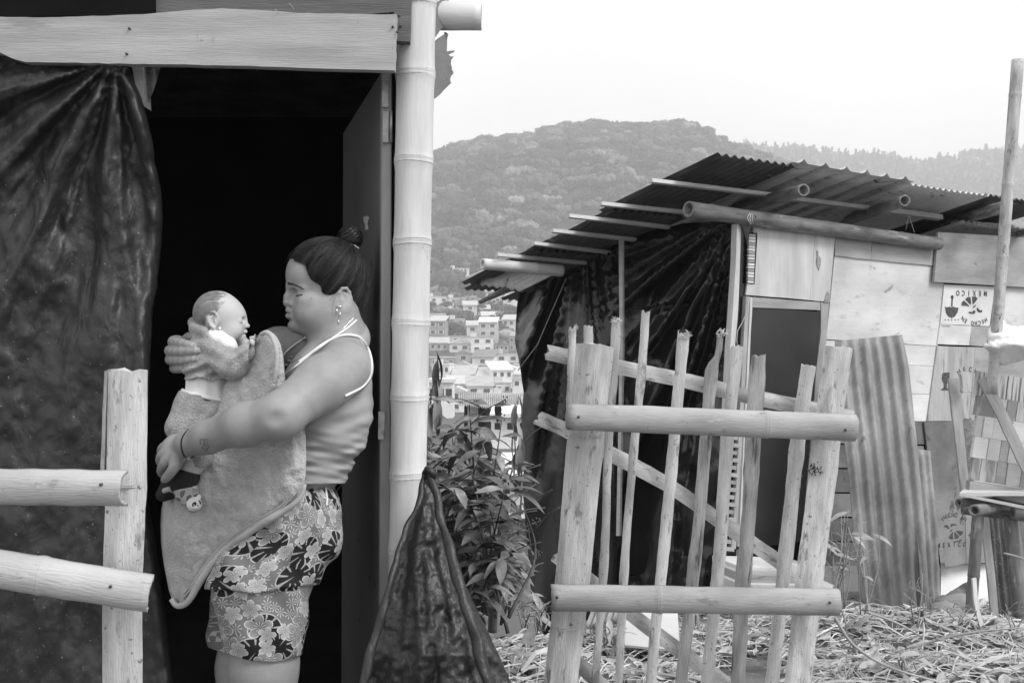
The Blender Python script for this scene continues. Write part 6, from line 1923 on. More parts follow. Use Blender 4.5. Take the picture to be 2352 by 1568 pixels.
# loose wisps at forehead, temple and nape
WL = []
rg = random.Random(12)
for i in range(70):
    w = rg.choice([0, 1, 2])
    if w == 0: a = (rg.uniform(70, 100), rg.uniform(-50, 60), 86 + rg.uniform(-6, 4)); dd = (-14, 0, 9)
    elif w == 1: a = (rg.uniform(24, 36), 70, rg.uniform(-4, 20)); dd = (-4, 2, -9)
    else: a = (rg.uniform(-55, -30), rg.uniform(10, 62), rg.uniform(-45, -10)); dd = (-6, 6, -26)
    p0 = surf_pt(CAPH, hd(*a), hd(18, 0, 40), .0003)
    pts = []
    for j in range(8):
        t = j / 7
        pts.append(p0 + (HF * dd[0] * t + HS * (dd[1] * t + 3 * math.sin(t * 5 + i)) + HU * (dd[2] * t - 5 * t * t)) / 1000)
    WL.append([tuple(q) for q in pts])
V, Q = ribbons(np.array(WL), .00035)
o = np_mesh("loose_wisps", V, Q, MT['hair'], None, True); put(o, hair_cap); o["kind"] = "stuff"
tie = [hd(-30 + 23 * math.cos(a), 22 * math.sin(a), 131 + 9 * math.cos(a)) for a in [i * math.tau / 24 for i in range(25)]]
tube("hair_tie", tie, [.0042 + .0008 * math.sin(i * 2.6) for i in range(25)], MT['scrunchie'], hair_cap, 8)

# ---------------------------------------------------------------- tank top
ARMHOLE = [(640, 800), (686, 831), (712, 812), (742, 790), (768, 776), (792, 769), (812, 770), (828, 776), (843, 795), (850, 812), (854, 834), (853, 852), (849, 868), (831, 889), (793, 909), (735, 925), (640, 945)]
def tank_clip(X):
    u, v, D = uvD(X)
    hole = poly_sd(u, v, ARMHOLE) / 1000
    near = (D + 62) / 1000                     # the opening only cuts the near side
    hole = np.maximum(hole, near)
    far = np.sqrt((X[:, 0] - W(745, 830, 150).x) ** 2 + (X[:, 2] - W(745, 830, 150).z) ** 2) - .072
    far = np.maximum(far, (40 - D) / 1000)
    # neckline: a line falling from the nape to the breast
    nl = ((u - 818) * (-.645) - (v - 738) * .764) / 1000     # positive above the line
    front = nl - .000
    hem = (v - (1112 + (u - 700) * -.02)) / 1000
    return np.maximum.reduce([-hole, -far, front, hem])
def tank_disp(X):
    u, v, D = uvD(X)
    w = np.exp(-((v - 1060) / 62) ** 2)
    d = .0030 * w * (.75 + .5 * np.sin(u * .045 + v * .021 + D * .01)) * (np.sin((v + (u - 700) * .25 + 8 * np.sin(u * .03)) * .20) + .5 * np.sin((v * 1.0 - (u - 700) * .2) * .33 + 1.))
    d += .0016 * np.sin((v * .6 - u * .5 + D * .2) * .12) + .0022 * np.exp(-((v - 960) / 40) ** 2) * np.sin((v * .9 + u * .35) * .16)
    d -= .0045
    return d.astype(f32)
TANK = Shape().add(TOR)
TANK.ell(W(722, 1095, -5), (.062, .120, .05), k=.03)
TANK.fn(tank_disp, 'disp')
TANKS = Shape().add(TANK); TANKS.fn(tank_clip, 'max')
tank = build_shape("tank_top", TANKS, axis([(-.60, -.29, .0025)]), axis([(2.06, 2.48, .0028)]), axis([(1.10, 1.53, .0022)]), 'tank', woman, relax=0)
def BOTH(X): return np.minimum(BODY(X), TANK(X))
draped_tube("trim", ARMHOLE[1:15], .0030, 'piping', BOTH, tank, 70, .0012, 8)
draped_tube("trim", [(819, 735), (800, 752), (770, 772), (735, 797), (700, 824), (668, 850), (652, 862)], .0024, 'piping', BOTH, tank, 50, .001, 8)
draped_tube("trim", [(702, 775), (680, 790), (662, 804), (648, 820)], .0026, 'piping', BODY, tank, 20, .002, 8)
draped_tube("necklace", [(816, 726), (800, 742), (785, 757), (760, 772), (730, 790), (700, 812), (672, 832), (652, 842)], .0007, 'silver', BODY, woman, 60, .0012, 6)
# bra print showing on the breast
for k in range(7):
    p = skin_hit(BODY, 655 + k * 2.5, 838 - k * 3 + (k % 3) * 3, .001)
    tube("lace_knot", [p, p + Vector((.001, -.001, .002))], .0016, MT['piping'], tank, 6)

# ---------------------------------------------------------------- shorts
SH = Shape()
SH.ell(W(683, 1185, -5), (.094, .162, .110), k=.04)
SH.chain([W(678, 1215, -72), W(600, 1335, -98), W(603, 1440, -105), W(606, 1520, -106)], [.104, .098, .086, .076], k=.04)
SH.chain([W(655, 1215, 75), W(590, 1345, 80), W(570, 1440, 72), W(560, 1500, 65)], [.100, .094, .084, .074], k=.04)
def shorts_disp(X):
    u, v, D = uvD(X)
    line = v - (1348 - (u - 590) * .04 - 14 * np.exp(-((u - 590) / 60) ** 2) * -1)
    d = np.where(line < 0, -.0055 * np.exp(line / 40.), 0) + np.where(line >= 0, .0065 * np.exp(-line / 26.), 0)
    d = d - .004 * np.exp(-((v - 1285) / 22) ** 2) * np.sin(u * .05)
    d += .0040 * np.sin(u * .055 + v * .03 + 1.3 * np.sin(v * .02)) * np.clip((v - 1140) / 60, 0, 1)
    d += .0030 * np.sin((u * .9 - v * .7) * .075)
    d += .006 * np.clip((1150 - v) / 40, 0, 1) * (.6 + .8 * np.sin(u * .22 + D * .15))
    return d.astype(f32)
SH.fn(shorts_disp, 'disp')
def shorts_clip(X):
    u, v, D = uvD(X)
    top = (1113 + (u - 700) * -.04 - v) / 1000
    hem = (v - (1500 + 22 * np.cos((u - 612) / 75 * 1.2))) / 1000
    inner = -(BODY_LEGS(X))
    return np.maximum(top, hem)
SHS = Shape().add(SH); SHS.fn(lambda X: np.maximum((1113 - (uvD(X)[0] - 700) * .04 - uvD(X)[1]) / 1000, (uvD(X)[1] - (1500 + 20 * np.cos((uvD(X)[0] - 612) / 70 * 1.2))) / 1000), 'max')
shorts = build_shape("shorts", SHS, axis([(-.74, -.33, .0028)]), axis([(1.98, 2.52, .0034)]), axis([(.68, 1.14, .0026)]), 'tank', woman, relax=0)
# wrapped cloth coordinates for the print
me = shorts.data
co = np.empty(len(me.vertices) * 3, dtype=f32); me.vertices.foreach_get("co", co); co = co.reshape(-1, 3)
uu_, vv_, DD_ = uvD(co)
cu_ = np.interp(vv_, [1110, 1215, 1340, 1520], [690, 678, 600, 606])
ang = np.arctan2(uu_ - cu_, -(DD_ + 80))
at = me.attributes.new("cloth_uv", 'FLOAT_VECTOR', 'POINT')
at.data.foreach_set("vector", np.stack([ang * .105, vv_ / 1000, np.zeros_like(ang)], 1).astype(f32).ravel())
def floral():
    m = bpy.data.materials.new("tropical_flower_print"); m.use_nodes = True
    nt = m.node_tree; N = nt.nodes; Lk = nt.links; b = N["Principled BSDF"]; b.inputs["Roughness"].default_value = .8; b.inputs["Specular IOR Level"].default_value = .2
    at = N.new("ShaderNodeAttribute"); at.attribute_name = "cloth_uv"
    def mth(op, a, c=0.0, d=None):
        x = N.new("ShaderNodeMath"); x.operation = op
        for k, s in ((0, a), (1, c)) + (((2, d),) if d is not None else ()):
            if isinstance(s, (int, float)): x.inputs[k].default_value = s
            else: Lk.new(s, x.inputs[k])
        return x.outputs[0]
    def mix(f, a, c):
        x = N.new("ShaderNodeMix"); x.data_type = 'FLOAT'
        for k, s in ((0, f), (2, a), (3, c)):
            if isinstance(s, (int, float)): x.inputs[k].default_value = s
            else: Lk.new(s, x.inputs[k])
        return x.outputs[0]
    def step(v, e, w): # 1 where v < e
        return mth('SUBTRACT', 1.0, mth('SMOOTH_MIN', 1.0, mth('MAXIMUM', 0.0, mth('DIVIDE', mth('SUBTRACT', v, e), w)), .01))
    def layer(scale, off, rnd=.75):
        mp = N.new("ShaderNodeVectorMath"); mp.operation = 'MULTIPLY_ADD'; mp.inputs[1].default_value = (scale,) * 3; mp.inputs[2].default_value = off
        Lk.new(at.outputs["Vector"], mp.inputs[0])
        vo = N.new("ShaderNodeTexVoronoi"); vo.voronoi_dimensions = '2D'; vo.inputs["Scale"].default_value = 1.0; vo.inputs["Randomness"].default_value = rnd
        Lk.new(mp.outputs[0], vo.inputs["Vector"])
        sb = N.new("ShaderNodeVectorMath"); sb.operation = 'SUBTRACT'; Lk.new(mp.outputs[0], sb.inputs[0]); Lk.new(vo.outputs["Position"], sb.inputs[1])
        sp = N.new("ShaderNodeSeparateXYZ"); Lk.new(sb.outputs[0], sp.inputs[0])
        sc = N.new("ShaderNodeSeparateColor"); Lk.new(vo.outputs["Color"], sc.inputs[0])
        r = mth('POWER', mth('ADD', mth('MULTIPLY', sp.outputs[0], sp.outputs[0]), mth('MULTIPLY', sp.outputs[1], sp.outputs[1])), .5)
        th = mth('ADD', mth('ARCTAN2', sp.outputs[1], sp.outputs[0]), mth('MULTIPLY', sc.outputs[0], 6.28))
        return r, th, sc
    # ground: mid grey with fine pale fronds
    r0, t0, s0 = layer(38, (3.1, 7.7, 0))
    frond = mth('MULTIPLY', step(r0, .46, .03), step(mth('ABSOLUTE', mth('SINE', mth('MULTIPLY', t0, 4.0))), .38, .12))
    val = mix(frond, .17, .48)
    # dark split leaves
    r1, t1, s1 = layer(11.5, (1.7, 4.2, 0), .8)
    lobes = mth('ADD', .40, mth('MULTIPLY', .07, mth('COSINE', t1)))
    cut = mth('MULTIPLY', step(mth('ABSOLUTE', mth('SINE', mth('MULTIPLY', t1, 5.0))), .30, .08), mth('SUBTRACT', 1.0, step(r1, .19, .02)))
    leafm = mth('MULTIPLY', step(r1, lobes, .012), mth('SUBTRACT', 1.0, cut))
    leafo = mth('MULTIPLY', step(r1, mth('ADD', lobes, .028), .012), mth('SUBTRACT', 1.0, mth('MULTIPLY', cut, .6)))
    pick = mth('GREATER_THAN', s1.outputs[1], .25)
    val = mix(mth('MULTIPLY', leafo, pick), val, .50)
    val = mix(mth('MULTIPLY', leafm, pick), val, .018)
    vein = mth('MULTIPLY', step(mth('ABSOLUTE', mth('SINE', mth('MULTIPLY', t1, .5))), .035, .02), mth('MULTIPLY', leafm, pick))
    val = mix(vein, val, .3)
    # five-petalled flowers
    for sc_, off, edge, body in ((14.5, (9.3, 2.9, 0), .60, .22), (21.0, (5.5, 8.8, 0), .64, .34)):
        r2, t2, s2 = layer(sc_, off, .85)
        pet = mth('ABSOLUTE', mth('COSINE', mth('MULTIPLY', t2, 2.5)))
        R = mth('ADD', .10, mth('MULTIPLY', .33, mth('POWER', pet, .55)))
        pk = mth('GREATER_THAN', s2.outputs[2], .42)
        val = mix(mth('MULTIPLY', step(r2, R, .012), pk), val, edge)
        inn = mth('MULTIPLY', step(r2, mth('SUBTRACT', R, .028), .012), pk)
        val = mix(inn, val, mix(mth('MULTIPLY', r2, 2.4), body * .55, body * 1.35))
        ray = mth('MULTIPLY', mth('MULTIPLY', step(mth('ABSOLUTE', mth('SINE', mth('MULTIPLY', t2, 5.0))), .16, .06), step(r2, .17, .02)), pk)
        val = mix(ray, val, .8)
    Lk.new(val, b.inputs["Base Color"])
    return m
shorts.data.materials.clear(); shorts.data.materials.append(floral())
draped_tube("waist_cord", [(748, 1118), (750, 1130), (752, 1146), (750, 1160)], .0022, 'piping', SH, shorts, 10, .003)

# jewellery and tattoo
draped_tube("bracelet", [(433, 985), (425, 994), (418, 1006), (416, 1020), (418, 1034), (423, 1045), (430, 1051)], .0013, 'cord', BODY, woman, 30, .0010)
for (u, v, r, mt) in [(424.5, 1048, .0028, 'nail'), (435, 1051, .0046, 'pearl'), (443, 1048, .0026, 'nail')]:
    V, F = ICO2; c = skin_hit(BODY, u, v, r * .8)
    np_mesh("bead", V * r + A3(c), F, MT[mt], woman)
draped_tube("bracelet", [(430, 1051), (437, 1052), (445, 1048)], .0011, 'cord', BODY, woman, 8, .001)
for uv in [[(462, 1022), (459, 1013), (461, 1007), (466, 1006), (470, 1012), (469, 1020), (463, 1027), (464, 1030)], [(469, 1010), (474, 1006), (478, 1010), (476, 1017), (472, 1022), (480, 1022), (480, 1029), (473, 1032), (466, 1030), (463, 1026)],
           [(466, 1014), (470, 1023), (476, 1029)], [(470, 1033), (473, 1036), (477, 1033)]]:
    draped_tube("tattoo_line", uv, .0005, 'ink', BODY, bodyobj, 16, .0001, 4)
e0 = skin_hit(BODY, 779, 704, .001)
tube("earring", [e0 + Vector((-.005, -.002, .001)), e0 + Vector((0, -.003, -.0005)), e0 + Vector((.005, -.002, .001))], [.0022, .0010, .0022], MT['silver'], woman, 8)
for (u, v0, v1, r) in [(774, 708, 722, .0010), (781, 716, 730, .0009), (778, 734, 745, .0009)]:
    tube("earring", [skin_hit(BODY, 778, 706, .002).lerp(P(u, v0, e0.y - .004), 1), P(u - .5, v1, e0.y - .004)], r, MT['silver'], woman, 6)

# ---------------------------------------------------------------- baby
by_, bp_ = math.radians(-7), math.radians(0)
BO = W(499 - 4, 737, -78)
BF = Vector((math.cos(by_), -math.sin(by_), 0)); BS = Vector((-math.sin(by_), -math.cos(by_), 0)); BU = Vector((0, 0, 1))
BR = [list(BF), list(BS), list(BU)]
def bd(f, s, h): return BO + (BF * f + BS * s + BU * h) / 1000
BB = Shape()
BB.ell(bd(4, 0, 17), r3(52, 46, 50), BR)
BB.ell(bd(30, 0, 2), r3(38, 36, 42), BR, k=.014)
for s in (1, -1):
    BB.ell(bd(36, 19 * s, -21), r3(25, 19, 22), BR, k=.010)
    BB.ell(bd(65, 15 * s, 2), r3(8, 9, 6), BR, k=.006, op='s')
    BB.ell(bd(52, 19 * s, 0), r3(9, 10, 8.5), BR, k=.003)
    BB.cap(bd(62.0, 13 * s, -3.5), bd(54, 26 * s, -1.5), .0010, k=.0012, op='s')
BB.ell(bd(26, 0, -30), r3(30, 28, 18), BR, k=.012)
BB.cap(bd(62, 0, 4), bd(66, 0, -9), .0045, .0052, k=.005)
BB.ell(bd(69, 0, -11), r3(5.4, 5.2, 4.6), BR, k=.003)
for s in (1, -1): BB.ell(bd(65.5, 5 * s, -12.5), r3(4, 3.4, 3.4), BR, k=.002)
BB.chain([bd(56, -9, -26), bd(63.5, 0, -23.5), bd(56, 9, -26)], [.003, .0048, .003], k=.003)
BB.chain([bd(55, -7, -33), bd(60.5, 0, -32.5), bd(55, 7, -33)], [.0028, .0042, .0028], k=.003)
BB.cap(bd(56, -11, -29), bd(66, 0, -28), .0016, k=.0014, op='s'); BB.cap(bd(66, 0, -28), bd(56, 11, -29), .0016, k=.0014, op='s')
BB.ell(bd(50, 0, -38), r3(11, 13, 8), BR, k=.006)
ear(BB, bd(3, 46, 1), BF, BS, BU, .74)
ear(BB, bd(3, -46, 1), BF, -BS, BU, .74)
BB.cap(W(495, 765, -80), W(490, 800, -80), .030, .034, k=.015)
BB.ell(W(484, 860, -80), (.034, .034, .070), k=.02)
# arm and small hand held at the mouth
BB.chain([W(495, 805, -108), W(532, 838, -132), W(585, 802, -140)], [.022, .019, .014], k=.012)
BB.ell(W(591, 793, -141), (.011, .010, .013), k=.006)
for pts, r in [([(588, 785, -146), (584, 776, -150), (577, 776, -148)], .0050), ([(592, 783, -144), (593, 773, -148), (588, 770, -150)], .0050), ([(597, 787, -143), (602, 780, -146), (600, 774, -150)], .0048),
               ([(600, 794, -142), (607, 790, -146), (606, 784, -150)], .0045), ([(588, 795, -150), (581, 789, -154), (577, 783, -152)], .0052)]:
    BB.chain([W(*q) for q in pts], [r, r * .92, r * .8], k=.003, kk=.001)
BB.chain([W(470, 815, -40), W(520, 830, -30), W(560, 790, -60)], [.020, .018, .014], k=.012)
BB.chain([W(470, 920, -95), W(425, 985, -110), W(455, 1050, -132), W(425, 1103, -135)], [.036, .032, .024, .019], k=.015)
BB.chain([W(470, 920, -60), W(430, 980, -40), W(425, 1050, -55), W(395, 1125, -78)], [.034, .030, .022, .018], k=.015)
BB.chain([W(425, 1103, -135), W(430, 1118, -138), W(448, 1152, -138)], [.019, .017, .013], k=.01)
babyobj = build_shape("body", BB, axis([(-.83, -.55, .0019)]), axis([(2.08, 2.33, .0020)]), axis([(1.05, 1.585, .0019)]), 'skin_baby', baby, relax=1)
for s in (1,):
    tube("lashes", [surf_pt(BB, bd(60 - 6 * t, (14 + 12 * t) * s, -2.6 - 1.2 * math.sin(t * 3)), bd(20, 0, 0), .0003) for t in [i / 8 for i in range(9)]], .0006, MT['brow'], babyobj, 4)
V, F = ICO2; c = skin_hit(BB, 505, 754, .002)
np_mesh("earring", V * np.array([.0028, .0028, .0036]) + A3(c), F, MT['pearl'], baby)
# downy hair
bh = []
rgn = np.random.default_rng(5)
cenb = A3(bd(4, 0, 15))
while len(bh) < 3400:
    f = rgn.uniform(-50, 50); h = rgn.uniform(-18, 66)
    e = 1 - ((f - 4) / 52) ** 2 - ((h - 17) / 50) ** 2
    if e < 0: continue
    s = 46 * math.sqrt(e) * (1 if rgn.random() < .75 else -1)
    if rgn.random() > np.clip((14 + .35 * h - f) / 34, 0, 1) ** 1.5: continue
    if abs(f - 1) < 14 and abs(h) < 22 and s > 0: continue
    pass
    p = []
    for j in range(6):
        t = j / 5
        ff, hh = f - 9 * t, h - 13 * t * (1 if h < 45 else .2)
        w = np.array([ff - 4, s, hh - 15]); w /= np.linalg.norm(w)
        p.append(w)
    bh.append(p)
bh = np.array(bh)
dirs = bh[..., 0:1] * A3(BF) + bh[..., 1:2] * A3(BS) + bh[..., 2:3] * A3(BU)
lo = np.full(dirs.shape[:2] + (1,), .01); hi = np.full(dirs.shape[:2] + (1,), .09)
for _ in range(14):
    mid = (lo + hi) / 2; q = BB((cenb + dirs * mid).reshape(-1, 3).astype(f32)).reshape(mid.shape)
    lo = np.where(q < 0, mid, lo); hi = np.where(q < 0, hi, mid)
V, Q = ribbons(cenb + dirs * (hi + .0004), .00034)
o = np_mesh("downy_hair", V, Q, MT['babyhair'], None, True); put(o, babyobj); o["kind"] = "stuff"

# fleece jacket
def fold(amp, ku, kv, kd=0.0, ph=0.0, fr=1.0):
    def g(X):
        u, v, D = uvD(X); return (amp * np.sin((u * ku + v * kv + D * kd) * fr + ph + .9 * np.sin(v * .05 + u * .03))).astype(f32)
    return g
JK = Shape()
JK.chain([W(486, 790, -80), W(481, 825, -80), W(479, 876, -80)], [.043, .052, .0525], k=.02)
JK.cap(W(436, 862, -92), W(470, 872, -128), .009, .010, k=.006).cap(W(470, 872, -128), W(522, 868, -112), .010, .009, k=.006)
JK.fn(fold(.0022, .05, .16), 'disp')
JK.fn(lambda X: (.003 * np.sin(uvD(X)[1] * .28 + uvD(X)[0] * .1) * np.exp(-((uvD(X)[1] - 845) / 25) ** 2)).astype(f32), 'disp')
JK.chain([W(492, 802, -112), W(530, 836, -138), W(540, 838, -140)], [.033, .0310, .030], k=.010)
JK.chain([W(534, 838, -138), W(566, 818, -142), W(584, 804, -140)], [.0310, .0260, .0215], k=.008)
JK.chain([W(470, 815, -40), W(520, 830, -20), W(548, 790, -45)], [.028, .026, .02], k=.01)
JK.fn(lambda X: (.0026 * np.sin((uvD(X)[0] * .75 + uvD(X)[1] * .75) * .22 + .8 * np.sin(uvD(X)[1] * .07)) * np.exp(-(((uvD(X)[0] - 545) / 34) ** 2 + ((uvD(X)[1] - 822) / 36) ** 2))).astype(f32), 'disp')
JK.fn(lambda X: (.0030 * np.sin((uvD(X)[0] * -.45 + uvD(X)[1] * .9) * .16 + .5) * np.exp(-(((uvD(X)[0] - 478) / 42) ** 2 + ((uvD(X)[1] - 835) / 40) ** 2))).astype(f32), 'disp')
# hood bunched behind the neck
JK.chain([W(441, 742, -60), W(448, 752, -95), W(472, 762, -120), W(498, 770, -128)], [.009, .012, .011, .007], k=.006)
JK.chain([W(446, 756, -50), W(455, 766, -92), W(478, 774, -120), W(500, 784, -128)], [.012, .013, .012, .009], k=.004)
JK.chain([W(462, 772, -60), W(464, 784, -96), W(486, 790, -118)], [.016, .016, .012], k=.006)
JK.chain([W(444, 738, -60), W(470, 742, -30), W(500, 765, -20)], [.010, .012, .010], k=.006)
JK.ell(W(514, 776, -125), (.038, .020, .014), [[.86, 0, -.5], [0, 1, 0], [.5, 0, .86]], k=.006, op='s')
JK.fn(lambda X: (uvD(X)[1] - (869 + (uvD(X)[0] - 430) * .05 + 3 * np.sin(uvD(X)[0] * .12))) / 1000, 'max')
JK.cap(W(589, 801, -140), W(600, 794, -140), .017, .017, k=.004, op='s')
jacket = build_shape("fleece_jacket", JK, axis([(-.83, -.56, .0022)]), axis([(2.08, 2.33, .0024)]), axis([(1.34, 1.52, .0019)]), 'fleece', baby, relax=1)
SHIRT = Shape().chain([W(482, 800, -82), W(478, 855, -82), W(474, 905, -82)], [.038, .040, .046], k=.02).ell(W(510, 782, -112), (.040, .024, .018), [[.86, 0, -.5], [0, 1, 0], [.5, 0, .86]], k=.01)
SHIRT.fn(fold(.0012, .25, .02), 'disp')
build_shape("white_shirt", SHIRT, axis([(-.80, -.58, .0025)]), axis([(2.12, 2.30, .0028)]), axis([(1.30, 1.50, .0024)]), 'shirt', baby, relax=0)
PT = Shape().chain([W(470, 912, -82), W(462, 935, -84), W(432, 985, -100)], [.050, .052, .047], k=.02)
PT.chain([W(440, 985, -104), W(446, 1020, -120), W(462, 1048, -134)], [.045, .036, .030], k=.015)
PT.chain([W(460, 940, -60), W(432, 990, -45), W(425, 1045, -55)], [.045, .040, .030], k=.015)
PT.fn(fold(.0022, .14, .08), 'disp')
PT.fn(lambda X: np.maximum((903 + (uvD(X)[0] - 440) * .22 - uvD(X)[1]) / 1000, (uvD(X)[1] - (1075 - np.abs(uvD(X)[0] - 462) * .25)) / 1000), 'max')
pants = build_shape("fleece_trousers", PT, axis([(-.85, -.59, .0023)]), axis([(2.08, 2.32, .0025)]), axis([(1.13, 1.35, .0022)]), 'fleece', baby, relax=1)
draped_tube("waistband", [(419, 896), (432, 902), (450, 906), (475, 912), (505, 918), (524, 922)], .0048, 'shirt', Shape().add(SHIRT), pants, 30, .002, 8)
draped_tube("waist_stitching", [(421, 902), (434, 908), (452, 912), (476, 918), (506, 925)], .0010, 'cord', Shape().add(SHIRT), pants, 30, .006, 5)
# socks
def sock_mat():
    m = mat("patterned_panda_sock", .02, .02, 4, rough=.9, bump=.3, bscale=500)
    nt = m.node_tree; N = nt.nodes; Lk = nt.links
    tc = N.new("ShaderNodeTexCoord"); vo = N.new("ShaderNodeTexVoronoi"); vo.inputs["Scale"].default_value = 62; Lk.new(tc.outputs["Object"], vo.inputs["Vector"])
    v2 = N.new("ShaderNodeTexVoronoi"); v2.feature = 'DISTANCE_TO_EDGE'; v2.inputs["Scale"].default_value = 62; Lk.new(tc.outputs["Object"], v2.inputs["Vector"])
    sc = N.new("ShaderNodeSeparateColor"); Lk.new(vo.outputs["Color"], sc.inputs[0])
    r = N.new("ShaderNodeValToRGB"); r.color_ramp.interpolation = 'CONSTANT'
    r.color_ramp.elements[0].color = (.14, .14, .14, 1); r.color_ramp.elements[1].position = .45; r.color_ramp.elements[1].color = (.30, .30, .30, 1)
    e = r.color_ramp.elements.new(.75); e.color = (.02, .02, .02, 1)
    Lk.new(sc.outputs[0], r.inputs[0])
    mr = N.new("ShaderNodeMath"); mr.operation = 'LESS_THAN'; mr.inputs[1].default_value = .12; Lk.new(v2.outputs["Distance"], mr.inputs[0])
    mx = N.new("ShaderNodeMix"); mx.data_type = 'RGBA'; Lk.new(mr.outputs[0], mx.inputs[0]); Lk.new(r.outputs[0], mx.inputs[6]); mx.inputs[7].default_value = (.42, .42, .42, 1)
    Lk.new(mx.outputs[2], N["Principled BSDF"].inputs["Base Color"]); return m
MT['sock'] = sock_mat()
def sock(pts, rad, cuffs, mt, name="sock"):
    S_ = Shape().chain([W(*q) for q in pts], rad, k=.010)
    c = W(*pts[len(pts) // 2])
    return build_shape(name, S_, axis([(c.x - .06, c.x + .06, .002)]), axis([(c.y - .04, c.y + .04, .002)]), axis([(c.z - .06, c.z + .06, .002)]), mt, baby, relax=0)
s1 = sock([(418, 1118, -140), (430, 1136, -142), (444, 1158, -140)], [.022, .021, .017], None, 'sock')
sock([(434, 1094, -136), (421, 1108, -138), (417, 1113, -138)], [.0235, .0245, .0230], None, 'sock_black', "sock_cuff")
s2 = sock([(396, 1110, -85), (388, 1124, -84), (374, 1136, -86)], [.022, .020, .015], None, 'sock_black')
put(tube("sock_band", [W(376, 1127, -104), W(390, 1123, -108), W(402, 1127, -106)], .006, MT['hem'], None, 8, 8), s2)
# felt panda head on the toe
pc = W(446, 1157, -158)
PD = Shape().ell(pc, (.0165, .013, .0155), k=.003)
PD.ell(pc + Vector((-.0125, .002, .0135)), (.005, .0035, .005), k=.003).ell(pc + Vector((.010, .001, .0155)), (.005, .0035, .005), k=.003)
PD.ell(pc + Vector((.006, -.011, -.004)), (.007, .005, .0055), k=.004)
panda = build_shape("felt_panda_head", PD, axis([(pc.x - .024, pc.x + .024, .0014)]), axis([(pc.y - .022, pc.y + .022, .0014)]), axis([(pc.z - .022, pc.z + .026, .0014)]), 'panda', s1)
def dot(name, u, v, ru, rv, mt, lift, rot=0.0):
    V, F = ICO2; c = skin_hit(PD, u, v, 0)
    ca, sa = math.cos(rot), math.sin(rot)
    Vv = V * np.array([ru, .0016, rv]); Vv = np.stack([Vv[:, 0] * ca - Vv[:, 2] * sa, Vv[:, 1], Vv[:, 0] * sa + Vv[:, 2] * ca], 1)
    o = np_mesh(name, Vv + A3(c) + np.array([0, -lift, 0]), F, MT[mt], baby); 
dot("panda_eye_patch", 446, 1158, .0044, .0062, 'sock_black', -.0002, -.5); dot("panda_eye", 446.2, 1158.5, .0013, .0013, 'panda', .0018)
dot("panda_eye_patch", 459, 1153, .0026, .0050, 'sock_black', -.0002, .5); dot("panda_eye", 459.2, 1153, .0010, .0010, 'panda', .0018)
dot("panda_nose", 454.5, 1160, .0018, .0013, 'sock_black', .0008)

# ---------------------------------------------------------------- plush blanket
BL = [(598, 766), (606, 761), (618, 761), (628, 765), (637, 775), (645, 792), (650, 815), (653, 842), (655, 872), (668, 900), (690, 925), (698, 960), (702, 1000), (704, 1050), (702, 1090), (696, 1125), (688, 1146), (672, 1160), (650, 1174),
      (620, 1192), (590, 1210), (560, 1230), (530, 1252), (505, 1274), (484, 1298), (466, 1322), (450, 1348), (437, 1372), (424, 1386), (406, 1390), (394, 1376), (387, 1352), (381, 1320), (375, 1285), (370, 1245), (368, 1205), (371, 1165), (380, 1130), (395, 1095), (420, 1060),
      (450, 1000), (475, 950), (496, 930), (505, 905), (515, 880), (540, 845), (565, 815), (582, 790)]
def blanket_D(u, v):
    base = interp([(365, -52), (400, -96), (450, -122), (520, -134), (600, -176), (660, -212), (710, -222)], u)
    if v < 950: base += (950 - v) * .10 * (1 if u > 560 else .3)
    if v > 1150: base += -(v - 1150) * .06 * (1 if u > 420 else 0)
    w = min(1, max(0, (v - 1040) / 60))
    base += 9 * math.sin((u + .5 * v) * .035) * w + 14 * fbm(u * .012, v * .008, 3) + 7 * abs(fbm(u * .03, v * .026, 5)) - 3.5 * fbm(u * .09, v * .09, 8)
    return base
blanket = cloth_patch("plush_blanket", wobble(BL, 2, .8, 31), blanket_D, 6.0, MT['blanket'], None, .010, 22, space=W, label="thick plush grey blanket hanging from under the baby across the woman's hip", cat="blanket")
def on_blanket(pts, lift):
    return [W(u, v, blanket_D(u, v) - lift) for u, v in pts]
tube("hem", on_blanket([(700, 1112), (692, 1138), (674, 1158), (650, 1174), (620, 1192), (590, 1211), (560, 1231), (530, 1253), (506, 1275), (485, 1299), (467, 1323), (451, 1349), (438, 1372), (424, 1387), (406, 1390), (394, 1375)], 0), [.004, .0065, .0075, .0075, .0075, .008, .008, .007, .006], MT['hem'], blanket, 10, 60)
for off in (8, 12):
    tube("hem_stitching", on_blanket([(686 - off, 1140 - off), (650 - off * .5, 1174 - off), (590 - off * .6, 1211 - off), (530 - off * .6, 1253 - off), (485 - off * .7, 1299 - off * .8), (451 - off, 1349 - off * .5), (428 - off * .8, 1380 - off)], 3), .0022, MT['hem'], blanket, 6, 60)
tube("hem", on_blanket([(599, 768), (612, 763), (624, 772), (634, 800), (636, 840), (630, 880)], 6), [.004, .0055, .0055, .0055, .005, .003], MT['hem'], blanket, 10, 40)
# back layer of the hanging corner, seen inside the fold
cloth_patch("blanket_fold", wobble([(412, 1386), (425, 1386), (445, 1370), (458, 1350), (466, 1330), (468, 1315), (455, 1300), (430, 1320), (410, 1360)], 3, .6, 4), lambda u, v: -100 + 10 * math.sin(u * .1), 6, MT['hem'], blanket, .006, 10, space=W)
